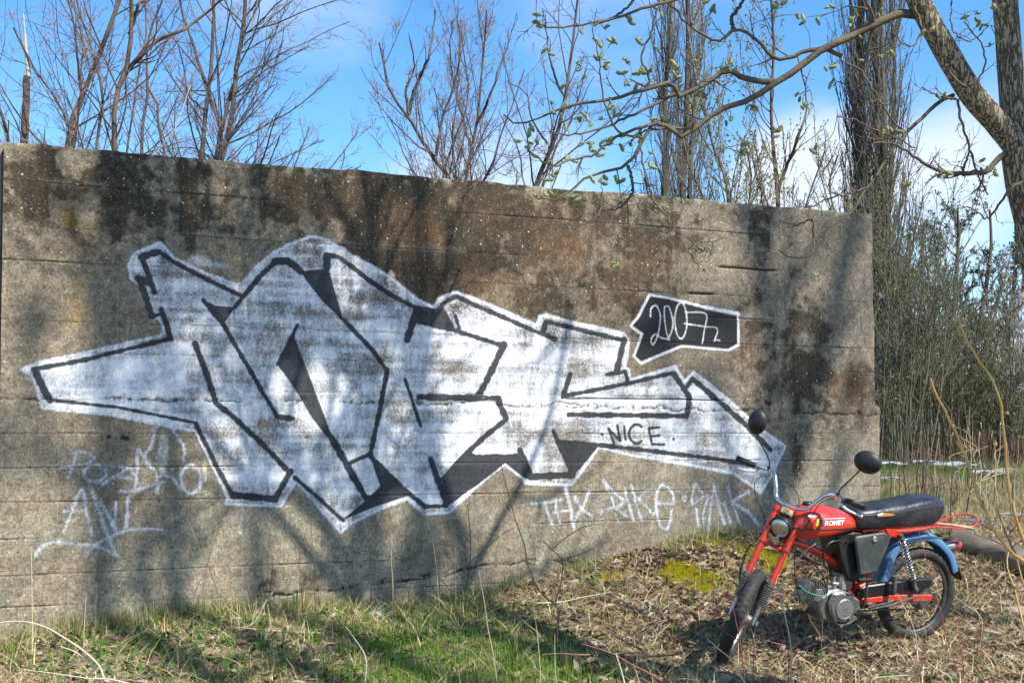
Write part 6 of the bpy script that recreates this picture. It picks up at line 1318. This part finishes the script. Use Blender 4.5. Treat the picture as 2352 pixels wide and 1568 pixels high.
    P6 = np.repeat(p, 5, 0) + rng.normal(0, .018, (n * 5, 2)); P6 = P6[clear_of_wall(P6)]; m = len(P6)
    a = norm(np.stack([rng.normal(size=m), rng.normal(size=m), np.abs(rng.normal(.5, .4, m))], -1)); b = norm(np.cross(a, np.array([0, 0, 1.]) + rng.normal(0, .3, (m, 3)))); s = rng.uniform(.012, .034, m)[:, None]; w = s * .42; c = np.stack([P6[:, 0], P6[:, 1], zg(P6[:, 0], P6[:, 1]) + rng.uniform(.0, .035, m)], -1)
    V = np.stack([c - a * s, c - a * s * .2 - b * w, c + a * s * .55 - b * w * .75, c + a * s, c + a * s * .55 + b * w * .75, c - a * s * .2 + b * w], 1); bi = np.arange(m)[:, None] * 6
    qd = np.concatenate([bi + np.array([[0, 1, 2, 3]]), bi + np.array([[0, 3, 4, 5]])])
    tag(mesh_np('ground_weeds', V.reshape(-1, 3), qd, mats=[M_BLADE], cols=np.repeat(cvar(rng, m, (.075, .16, .03), .4, .2), 6, 0), smooth=False), 'low broad-leaved green weeds among the straw at the left', 'weeds', kind='stuff')
    # moss
    p = field(700000, rng, -.8, 2.6, 6.4, 8.5); p = p[rng.random(len(p)) < moss_map(p[:, 0], p[:, 1]) ** 1.2 * .85]; n = len(p); print('moss', n)
    hump = moss_map(p[:, 0], p[:, 1]) * .022
    blades('moss', p, rng.uniform(.007, .018, n) + hump, rng.uniform(.003, .006, n), np.abs(rng.normal(.4, .4, n)), cvar(rng, n, (.42, .36, .012), .45, .15), M_BLADE, 'cushions of yellow-green moss on the bank left of the moped', 'moss', K=3, rng=rng)
    # ground beyond the wall on the right: grass, reeds, litter
    p = np.stack([rng.uniform(2.4, 13, 150000), rng.uniform(7.6, 20, 150000)], -1); p = p[clear_of_wall(p)]; p = p[(p[:, 0] / p[:, 1] > .27) & (p[:, 0] / p[:, 1] < .50)]; cl = fbm(p[:, 0] * 1.1, p[:, 1] * 1.1, 351); n = len(p); g = sst(.42, .58, cl)[:, None]
    cc = cvar(rng, n, (.34, .27, .15), .4, .1) * (1 - g) + cvar(rng, n, (.085, .145, .035), .4, .15) * g; q = rng.random(n) < .8; p = p[q]; cc = cc[q]; n = len(p)
    blades('rough_grass', p, rng.uniform(.04, .17, n), rng.uniform(.003, .007, n), np.clip(rng.normal(.8, .45, n), .05, 1.5), cc, M_DRY, 'rough mixed green and dead grass on the slope beyond the wall', 'grass', K=3, rng=rng)
    n = 8000; y = rng.uniform(16.5, 21, n); x = y * rng.uniform(.28, .50, n); p = np.stack([x, y], -1)
    blades('dead_reeds', p, rng.uniform(.15, .5, n), rng.uniform(.004, .009, n), np.abs(rng.normal(.12, .14, n)), cvar(rng, n, (.15, .10, .055), .45, .12), M_DRY, 'belt of tall brown dead stalks at the foot of the thicket', 'dead stalks', K=3, rng=rng)
undergrowth()

# ------------------------------------------------------------------ single stems, twigs and sprigs
MS_ = {'straw': mat('straw_stem', (.50, .41, .26), .7, col2=(.38, .29, .17), scale=30), 'pale': mat('bleached_stem', (.60, .54, .42), .7, col2=(.45, .38, .27), scale=30), 'brown': mat('brown_stem', (.20, .125, .07), .75, col2=(.11, .07, .045), scale=30),
       'red': mat('red_shoot', (.30, .055, .04), .5, col2=(.19, .05, .035), scale=20), 'dark': mat('blackish_stem', (.045, .035, .03), .8, col2=(.08, .06, .045), scale=30), 'orange': mat('orange_tan_shoot', (.55, .26, .05), .5, col2=(.50, .36, .12), scale=9), 'tan': mat('tan_shoot', (.42, .35, .22), .55, col2=(.34, .25, .13), scale=9)}
A8 = lambda p: [(.496 * x, 1166.7 + .496 * y) for x, y in p]
A4 = lambda p: [(1088.9 + .2808 * x, 1127.8 + .2808 * y) for x, y in p]
A3 = lambda p: [((2060 + x / 3.366) * .77778, (1550 + y / 3.366) * .77778) for x, y in p]
A5 = lambda p: [(1983.4 + .3552 * x, 1011.1 + .3552 * y) for x, y in p]
A7 = lambda p: [(1866.6 + .4963 * x, 388.9 + .4963 * y) for x, y in p]
def stem(name, label, paths, Y, r, m, cat='stem', group=None, ground=True, extra=None):
    """paths: list of polylines; the first is the main stem"""
    parts = []; base = None
    for i, p in enumerate(paths):
        yy = Y if np.isscalar(Y) else Y[i]
        P = np.array([at(px, py, yy + .012 * k) for k, (px, py) in enumerate(p)])
        g = zg(P[:, 0], P[:, 1]); low = P[:, 2] < g + .008
        P[:, 2] = np.where(low, g + .008, P[:, 2])
        if ground and i == 0:
            j = 0 if P[0, 2] < P[-1, 2] else -1
            if P[j, 2] > g[j] + .012: 
                e = np.array([P[j, 0], P[j, 1], g[j] - .02]); P = np.vstack([e, P]) if j == 0 else np.vstack([P, e])
        if base is None: base = P[0] if P[0, 2] < P[-1, 2] else P[-1]
        K = max(12, len(P) * 4); rr = r if np.isscalar(r) else r[min(i, len(r) - 1)]; a, z = (rr, rr * .45) if P[0, 2] < P[-1, 2] else (rr * .45, rr)
        parts.append(tubes(resample(P, K)[None], np.linspace(a, z, K)[None], 6))
    V, Q = join(parts); o = mesh_np(name, V, Q, mats=[MS_[m]], loc=base)
    return tag(o, label, cat, group)
stem('dry_stem', 'bent white straw arching over the bottom left corner', [A8([(-20, 532), (50, 522), (120, 525), (200, 545), (300, 600), (400, 670), (460, 730), (495, 810), (500, 900)])], 5.75, .0055, 'pale', 'straw')
stem('dry_stem', 'short bleached straw under the big arching one, bottom left', [A8([(278, 638), (340, 660), (400, 700), (440, 745)])], 5.8, .0045, 'pale', 'straw')
stem('dry_stem', 'long bleached straw lying flat near the bottom left edge', [A8([(110, 745), (300, 770), (400, 785), (520, 792), (600, 812)])], 5.7, .004, 'pale', 'straw', ground=False)
stem('dry_stem', 'upright orange-brown straw standing near the left edge', [A8([(148, 700), (150, 560), (148, 400), (145, 180)])], 6.1, .004, 'straw', 'straw')
stem('dry_stem', 'thin upright brown stalk right of the orange-brown straw', [A8([(440, 600), (442, 480), (447, 365)])], 6.25, .003, 'brown', 'stalk')
stem('dry_stem', 'thin pale stalk beside the thin brown one', [A8([(388, 640), (392, 520), (400, 400)])], 6.2, .003, 'straw', 'stalk')
stem('dry_stem', 'pale straw leaning steeply left at the wall foot, below the spray piece', [A8([(1075, 640), (1160, 540), (1238, 420)])], 6.5, .0045, 'pale', 'straw')
stem('dry_stem', 'fallen straw lying right of the steep pale one', [A8([(1060, 545), (1180, 558), (1300, 580), (1500, 605)])], 6.5, .005, 'pale', 'straw', ground=False)
stem('dry_stem', 'tall thin forking stalk leaning left before the lower wall, bundle of blades at its knot', [A8([(1110, 545), (1060, 470), (1010, 390), (965, 270), (910, 150), (868, 45)]), A8([(962, 268), (920, 350), (895, 415)]), A8([(958, 275), (945, 340), (935, 420)]), A8([(962, 265), (900, 245), (840, 222)]), A8([(962, 262), (975, 200), (1010, 110)])], 6.55, [.003, .0025], 'straw', 'stalk')
for lb, pts, Y, m in (('slender upright brown stalk, left of three before the lower wall', [(1242, 400), (1240, 330), (1243, 250)], 6.8, 'brown'), ('slender brown stalk with a white speck, middle of three before the lower wall', [(1402, 470), (1392, 330), (1388, 180), (1400, 120)], 6.8, 'brown'),
                   ('slender brown stalk reaching up to the spray piece', [(1462, 560), (1458, 400), (1450, 200), (1440, 40), (1450, -80)], 6.75, 'brown'), ('tall straight stalk rising from the grass toward the mural point', [(1835, 670), (1828, 480), (1822, 300), (1820, 130)], 6.8, 'brown'),
                   ('pale stalk right of the tall straight one', [(1818, 330), (1812, 220), (1818, 150)], 6.9, 'straw'), ('stiff tan stalk under the black shape of the mural', [(2035, 560), (2030, 400), (2012, 200), (1985, 60)], 7.0, 'straw'), ('thin tan stalk left of the thorny sprig', [(2112, 500), (2110, 300), (2112, 140)], 7.1, 'straw'), ('thin leaning stalk in the green grass', [(2280, 720), (2260, 600), (2245, 430), (2225, 310)], 6.7, 'straw'),
                   ('short stalk with a hooked tip in the green grass', [(1690, 820), (1690, 680), (1640, 600), (1600, 545)], 5.9, 'pale'), ('small dark stalk by the wall foot at the left', [(95, 590), (112, 540), (125, 500)], 6.3, 'dark')):
    stem('dry_stem', lb, [A8(pts)], Y, .0026 if m != 'pale' else .004, m, 'stalk')
stem('thorny_sprig', 'dark thorny sprig with tiny leaves growing against the wall below the black shape', [A8([(2150, 440), (2168, 330), (2180, 200), (2172, 60), (2165, -20)]), A8([(2165, 350), (2100, 260), (2060, 200)]), A8([(2175, 250), (2235, 200), (2330, 120), (2380, 90)]), A8([(2170, 300), (2210, 240), (2215, 120)]), A8([(2178, 160), (2120, 90), (2090, 40)]), A8([(2155, 400), (2090, 380), (2020, 300)])], 7.2, [.005, .003], 'dark', 'shrub')
stem('sapling', 'leafless forked sapling with a pale peeled side twig, in front of THX', [A4([(680, 1115), (683, 960), (668, 900), (700, 800), (720, 680), (722, 575), (690, 520), (640, 478), (560, 400)]), A4([(640, 475), (720, 400), (800, 345), (900, 290), (1000, 265), (1090, 255)]), A4([(722, 570), (800, 535), (900, 500), (1000, 430), (1080, 330), (1120, 250), (1155, 180)])], 6.6, [.006, .0035], 'brown', 'sapling')
stem('sapling', 'tall thin reddish sapling leaning left from beside the forked one', [A4([(668, 925), (600, 880), (520, 790), (470, 680), (430, 560), (415, 450), (380, 350), (335, 220), (300, 80), (250, -80), (215, -260)]), A4([(465, 660), (400, 545), (330, 490), (255, 450)]), A4([(440, 590), (480, 600), (500, 450)]), A4([(350, 260), (290, 200), (250, 130), (225, 30)])], 6.7, [.006, .003], 'brown', 'sapling')
stem('dry_stem', 'long brown stem sloping down right from the saplings towards the camera', [A4([(668, 935), (800, 985), (1000, 1080), (1200, 1200), (1400, 1320)])], 6.0, .005, 'brown', 'stem', ground=False)
stem('dry_stem', 'bright straw lying on the leaf bank below THX', [A4([(500, 912), (700, 905), (900, 862), (1105, 825)])], 6.9, .0045, 'pale', 'straw', ground=False)
stem('dry_stem', 'thick straw piece propped on the mossy bank', [A4([(1750, 585), (1850, 500), (1945, 420)])], 7.7, .008, 'straw', 'straw', ground=False)
stem('dry_stem', 'pale upright stick at the bottom middle', [A4([(1235, 1600), (1200, 1450), (1158, 1320)])], 5.6, .0055, 'pale', 'stick')
stem('red_twig', 'long red twig sloping down right at the bottom middle', [A4([(880, 1245), (1000, 1280), (1150, 1335), (1300, 1420), (1420, 1480), (1540, 1550)])], 5.6, .005, 'red', 'twig', ground=False)
stem('fallen_branch', 'grey fallen stick lying left of the front wheel', [A4([(1230, 1340), (1500, 1345), (1650, 1330), (1750, 1300), (1900, 1285), (2000, 1275)])], 6.2, .006, 'brown', 'branch', ground=False)
stem('fallen_branch', 'small pale fallen stick in the green grass at the bottom', [A4([(560, 1332), (700, 1325), (850, 1335), (950, 1335)])], 6.0, .006, 'brown', 'branch', ground=False)
for k, (pts, Y, m, lb) in enumerate((([(1080, 1015), (1085, 900), (1078, 790)], 6.5, 'straw', 'pale thin stalk on the leaf bank, left'), ([(1470, 1370), (1500, 1180), (1515, 1020), (1520, 850)], 6.2, 'straw', 'tall thin stalk on the leaf bank, right'), ([(1640, 1180), (1740, 1290), (1820, 1380), (1870, 1460), (1860, 1600)], 5.8, 'brown', 'bent brown stalk left of the front wheel'), ([(1350, 1190), (1420, 1130), (1500, 1070), (1580, 1045)], 6.3, 'pale', 'bent straw on the leaf bank'), ([(670, 1570), (662, 1400), (660, 1170)], 5.8, 'straw', 'upright straw below the saplings'), ([(545, 1568), (530, 1300), (500, 1030)], 5.9, 'straw', 'long thin straw in the green grass'), ([(180, 1500), (150, 1300), (110, 1100), (90, 950), (40, 650)], 6.0, 'straw', 'tall bent straw at the left of the green grass'), ([(1900, 350), (1885, 250), (1880, 180)], 8.0, 'dark', 'short dark stalk on top of the bank'))):
    stem('dry_stem', lb, [A4(pts)], Y, .003, m, 'stalk')
# around the moped
stem('dry_stem', 'pale forked dry stalk crossing in front of the fork and engine', [A3([(930, 1500), (925, 1200), (890, 1000), (850, 820), (810, 680), (805, 640), (720, 540), (600, 400), (490, 290), (415, 205)]), A3([(808, 640), (860, 560), (950, 430), (1050, 280), (1100, 235), (1175, 180)])], 5.75, [.0045, .004], 'straw', 'stalk')
stem('red_twig', 'red twig slanting across the front wheel', [A3([(1480, 1560), (1300, 1440), (1080, 1320), (930, 1220), (830, 1160), (720, 1035), (600, 920), (480, 825), (355, 745)])], 5.8, .0040, 'red', 'twig')
stem('red_twig', 'shorter red twig low before the front wheel', [A3([(600, 1120), (700, 1150), (850, 1190)]), A3([(400, 1135), (300, 1080), (220, 1010), (160, 950)])], 6.0, .0035, 'red', 'twig', ground=False)
stem('red_twig', 'upright red twig beside the front tyre', [A3([(470, 1570), (440, 1300), (405, 1060), (365, 880), (345, 760), (330, 660)]), A3([(405, 1060), (500, 960), (490, 860)]), A3([(385, 1000), (370, 880)])], 5.75, [.0035, .0025], 'red', 'twig')
stem('red_twig', 'reddish twig standing between front wheel and engine', [A3([(560, 1560), (555, 1380), (560, 1200), (520, 1010), (500, 940)]), A3([(556, 1300), (700, 1210), (780, 1180)]), A3([(560, 1180), (620, 1100)])], 5.8, [.0035, .0025], 'red', 'twig')
stem('dry_stem', 'pale bent straw arching at the foot of the front wheel', [A3([(470, 1580), (400, 1440), (320, 1320), (200, 1220), (100, 1128)])], 5.7, .0045, 'pale', 'straw')
stem('dry_stem', 'brown stem branching low under the engine', [A3([(1280, 1590), (1255, 1400), (1230, 1200), (1240, 1050), (1235, 920)]), A3([(1225, 1110), (1170, 1020), (1120, 940), (1100, 880)]), A3([(1230, 1100), (1290, 1120), (1350, 1200)])], 5.85, [.004, .003], 'brown', 'stalk')
stem('dry_stem', 'thin stem left of the engine shadow', [A3([(890, 1200), (850, 1080), (800, 930), (740, 820)]), A3([(735, 1190), (700, 1000), (680, 870)])], 5.9, .003, 'brown', 'stalk')
stem('dry_stem', 'thin brown stalk pair at the left of the front wheel', [A3([(225, 1020), (200, 850), (165, 650), (145, 480)]), A3([(232, 1000), (210, 760), (190, 520)])], 6.5, .003, 'dark', 'stalk')
for lb, pts, Y, m in (('pale straw crossing the rear wheel', [(342, 1300), (320, 1200), (280, 1110), (215, 985)], 6.3, 'straw'), ('red-brown twig rising across the rear wheel', [(600, 1480), (560, 1350), (510, 1150), (460, 980), (420, 820), (385, 690), (358, 590)], 6.1, 'red'), ('red twig standing right of the rear wheel', [(745, 1475), (765, 1300), (790, 1120), (805, 1030)], 6.2, 'red'),
                   ('thin red-brown twig in the lower right', [(650, 1500), (620, 1300), (610, 1100)], 6.0, 'red'), ('pale straw leaning at the right of the rear wheel', [(735, 1110), (660, 1060), (585, 1000)], 6.4, 'straw'), ('dark thin twig lying at the lower right', [(640, 1340), (760, 1300), (900, 1250), (1038, 1200)], 6.0, 'dark'), ('straw at the bottom right', [(560, 1530), (480, 1480), (400, 1420)], 5.8, 'pale'), ('dark stick lying near the right edge', [(870, 1410), (940, 1412), (1030, 1430)], 6.2, 'dark'), ('long pale straw at the bottom, left of the rear wheel', [(60, 1540), (160, 1525), (300, 1515)], 5.75, 'pale')):
    stem('dry_stem' if m != 'red' else 'red_twig', lb, [A5(pts)], Y, .0034, m, 'twig' if m == 'red' else 'stem', ground=m not in ('dark',))
# budding shoots at the right
def shoot(label, path, Y, r, m, buds, extra=()):
    P = np.array([at(px, py, Y) for px, py in path]); g = zg(P[:, 0], P[:, 1])
    if P[-1, 2] > g[-1]: P = np.vstack([P, [P[-1, 0] + .12, P[-1, 1] + .02, g[-1] - .03]])
    base = P[-1]; root = empty('budding_shoot', tuple(base), label, 'shoot')
    p = resample(P, 44) + np.random.default_rng(4).normal(size=(44, 3)) * .0012; ls = [tubes(p[None], np.linspace(r * .55, r * 1.3, 44)[None], 8)]
    for e in extra:
        E = resample(np.array([at(px, py, Y) for px, py in e]), 14); ls.append(tubes(E[None], np.linspace(r * .7, r * .3, 14)[None], 6))
    V, Q = join(ls); mesh_np('stem', V, Q, mats=[MS_[m]], parent=root, loc=base).location = (0, 0, 0)
    rng = np.random.default_rng(int(path[0][0])); mb = mat('bud_scale', (.50, .40, .10), .5, col2=(.50, .22, .05), scale=60)
    for k, (px, py, sz) in enumerate(buds):
        c = at(px, py, Y); i = int(np.abs(p - c).sum(1).argmin()); i = min(max(i, 1), 42); t = norm(p[i - 1] - p[i + 1]); c = p[i] if k else p[0]; d = norm(t + rng.normal(size=3) * .35); b = MB()
        b.lathe([(.0, -.2 * sz), (.10 * sz, 0), (.17 * sz, .35 * sz), (.13 * sz, .7 * sz), (0, 1.1 * sz)], c, d, 8)
        if k < 2:
            for q in range(4):
                dd = norm(d + rng.normal(size=3) * .5); s_ = norm(np.cross(dd, rng.normal(size=3))) * .16 * sz; b.add([c, c + dd * sz * .8 + s_, c + dd * sz * 1.5, c + dd * sz * .8 - s_], [(0, 1, 2, 3)])
        b.build('bud', mb, root, loc=base)
shoot('taller orange-tan budding shoot curving down at the right edge', A7([(668, 678), (690, 740), (735, 830), (785, 910), (840, 990), (868, 1080), (882, 1180), (890, 1290), (898, 1400), (925, 1568)]) + A5([(915, 0), (925, 200), (960, 400), (1000, 560), (1040, 660), (1090, 760)])[2:], 4.3, .0072, 'orange', [(2198, 725, .028), (2230, 800, .020), (2256, 840, .022), (2283, 880, .020), (2300, 930, .018)])
shoot('shorter orange-tan budding shoot left of the taller one', A7([(545, 968), (560, 1020), (600, 1090), (645, 1190), (690, 1280), (712, 1340), (740, 1430), (790, 1568)]) + A5([(770, 400), (830, 560), (900, 660), (945, 712), (1040, 785), (1100, 840)])[0:], 4.3, .0076, 'orange', [(2137, 870, .026), (2176, 955, .024), (2192, 1000, .020), (2216, 1050, .018), (2236, 1120, .020), (2256, 1160, .016)],
      extra=[A5([(600, 0), (640, 70), (720, 270), (790, 470), (850, 580), (930, 700)])])
stem('budding_shoot', 'thin side shoot running down to the lower right corner from the shorter budding shoot', [A5([(1060, 1300), (1030, 1180), (1000, 1060), (975, 950), (940, 860), (925, 790), (938, 715)]), A5([(985, 740), (1020, 880), (1045, 960)])], 4.4, [.006, .004], 'orange', 'shoot')
stem('red_twig', 'thin red-brown twig with side shoots behind the budding shoots', [A5([(1000, 760), (960, 690), (925, 610), (890, 520), (860, 440)]), A5([(960, 690), (1010, 650)]), A5([(945, 600), (1000, 530), (1035, 430)]), A5([(890, 670), (800, 630), (720, 600), (720, 580)]), A5([(830, 580), (760, 540), (720, 510)])], 5.2, [.004, .003], 'red', 'twig', ground=False)
# stiff weed stems behind the seat
rngw = np.random.default_rng(400)
for k in range(46):
    px = rngw.uniform(2040, 2345); Y = rngw.uniform(8.8, 12.5); h = rngw.uniform(.35, .95); b = at(px, 1000, Y); z = float(zg(b[0], b[1])); dx, dy = rngw.normal(0, .10, 2); dk = k % 3
    if (b[0] - WA[0]) * WD[0] + (b[1] - WA[1]) * WD[1] < 5.98: continue
    P = [np.array([b[0] + dx * h * t + .01 * math.sin(9 * t + k), b[1] + dy * h * t, z - .02 + h * t]) for t in np.linspace(0, 1, 7)]
    ps = [np.array(P)]
    for j in range(3 if k % 2 else 0):
        i = int(rngw.integers(2, 6)); ps.append(np.array([P[i], P[i] + [rngw.normal(0, .05), rngw.normal(0, .05), .08], P[i] + [rngw.normal(0, .08), rngw.normal(0, .08), .17]]))
    V, Q = join([tubes(resample(q, 9)[None], np.linspace(.0062 if i == 0 else .003, .002, 9)[None], 5) for i, q in enumerate(ps)])
    o = mesh_np('weed_stem', V, Q, mats=[MS_[('dark', 'brown', 'straw')[dk]]], loc=P[0]); tag(o, ('blackish', 'brown', 'straw-coloured')[dk] + ' dead weed stem standing in the rough grass beyond the wall end', 'weed stem', ('blackish', 'brown', 'straw-coloured')[dk] + ' weed stems beyond the wall end')

# log, slab and scraps of rubbish
def log():
    A, B = at(2185, 1262, 8.4), at(2420, 1262, 8.0); A[2] = float(zg(A[0], A[1])) + .07; B[2] = float(zg(B[0], B[1])) + .09; K, n = 40, 18; P = resample([A, (A + B) / 2 + [0, 0, .015], B], K); V, Q = tubes(P[None], np.linspace(.075, .095, K)[None], n); V = V.reshape(K, n, 3)
    a = np.arange(n)[None] / n * 6; f_ = 1 + (fbm(a + np.zeros((K, 1)), np.arange(K)[:, None] * .3 + 0 * a, 8, 3) - .5) * .35; V = P[:, None] + (V - P[:, None]) * f_[..., None]
    V = V.reshape(-1, 3); m0 = len(V); V = np.vstack([V, P[0], P[-1]]); T = [(m0, (i + 1) % n, i) for i in range(n)] + [(m0 + 1, (K - 1) * n + i, (K - 1) * n + (i + 1) % n) for i in range(n)]
    tag(mesh_np('fallen_log', V, Q, T, mats=[mat('weathered_log', (.19, .165, .13), .9, col2=(.08, .065, .05), scale=14, bump=.8, bscale=30, stretch=(.3, 1, 1))], loc=A), 'grey fallen log lying behind the tail light at the right', 'log')
log()
def rock(name, label, px, py, Y, sx, sy, sz, m, seed, cat='stone', rot=.3):
    rng = np.random.default_rng(seed); c = at(px, py, Y); c[2] = float(zg(c[0], c[1])) + sz * .3; bm = bmesh.new(); bmesh.ops.create_icosphere(bm, subdivisions=3, radius=1)
    for v in bm.verts:
        p = np.array(v.co); k = .75 + .5 * float(fbm(p[0] * 1.7 + 5, p[1] * 1.7 + p[2] * 1.3 + seed, seed, 3)); mxx = max(abs(p)); p = p / (mxx ** .55) * k; v.co = (p[0] * sx * math.cos(rot) - p[1] * sy * math.sin(rot), p[0] * sx * math.sin(rot) + p[1] * sy * math.cos(rot), p[2] * sz)
    me = bpy.data.meshes.new(name); bm.to_mesh(me); bm.free(); me.materials.append(m); me.polygons.foreach_set('use_smooth', [True] * len(me.polygons)); me.set_sharp_from_angle(angle=.7); o = bpy.data.objects.new(name, me); o.location = c; link(o); tag(o, label, cat)
SM = mat('pale_rubble', (.33, .29, .22), .9, col2=(.2, .17, .12), scale=9, bump=.6, bscale=30)
rock('concrete_slab', 'flat pale concrete lump at the right edge below the log', 2335, 1312, 7.5, .10, .08, .035, SM, 3)
rock('stone', 'mossy grey stone at the wall foot in front of the mural point', 885, 1412, 7.0, .06, .04, .045, mat('mossy_stone', (.22, .21, .18), .9, col2=(.22, .19, .03), scale=12, bump=.6, bscale=40), 5)
rock('stone', 'small grey stone beside the mossy one at the wall foot', 862, 1420, 6.95, .045, .03, .035, mat('grey_stone', (.26, .25, .23), .9, col2=(.15, .14, .12), scale=14, bump=.6, bscale=40), 6)
def scrap(label, px, py, Y, w, d_, m, seed):
    rng = np.random.default_rng(seed); c = at(px, py, Y); c[2] = float(zg(c[0], c[1])) + .03; n = 9; X_, Y_ = np.meshgrid(np.linspace(-1, 1, n), np.linspace(-1, 1, n)); R = 1 + .35 * (vnoise(X_ * 2 + seed, Y_ * 2, seed) - .5)
    V = np.stack([c[0] + X_ * w * R, c[1] + Y_ * d_ * R, c[2] + .10 * w + (fbm(X_ * 2.4 + seed, Y_ * 2.4, seed, 3) - .42) * .45 * min(w, .3) * (1.2 - np.hypot(X_, Y_) * .6)], -1).reshape(-1, 3); i = np.arange(n - 1)[:, None] * n + np.arange(n - 1)[None]
    o = mesh_np('plastic_scrap', V, np.stack([i, i + 1, i + 1 + n, i + n], -1).reshape(-1, 4), mats=[m], smooth=False, loc=c); tag(o, label, 'rubbish')
WP = mat('dirty_white_plastic', (.34, .38, .44), .5, col2=(.18, .21, .26), scale=5); BP_ = mat('blue_plastic', (.06, .16, .30), .4, col2=(.05, .10, .18), scale=5)
for k, (lb, px, py, Y, w, m) in enumerate((('crumpled pale plastic scrap just right of the wall end', 2045, 1035, 15, .22, WP), ('long pale plastic sheet lying at the foot of the thicket', 2115, 1030, 15.5, .26, WP), ('pale plastic sheet scrap right of the long one', 2205, 1033, 15, .30, WP), ('grey-white plastic scrap far right before the reeds', 2270, 1046, 14, .22, WP), ('small white plastic scrap nearer in the grass by the wall end', 2046, 1052, 13, .12, WP),
        ('white scrap in the grass at the right edge', 2325, 1147, 9.6, .09, WP), ('small blue plastic scrap in the grass at the right', 2262, 1090, 11.5, .08, BP_), ('blue plastic bag in the shade behind the seat', 2245, 1176, 9.2, .09, BP_), ('little turquoise scrap before the reeds', 2195, 1052, 13.5, .08, BP_))): scrap(lb, px, py, Y, w, w * .45, m, 60 + k)
stem('fallen_branch', 'pale broken branch lying in the grass right of the seat', [A5([(770, 250), (830, 205), (900, 182), (1000, 190)]), A5([(760, 262), (850, 225), (960, 200)])], 10.2, .007, 'straw', 'branch', ground=False)
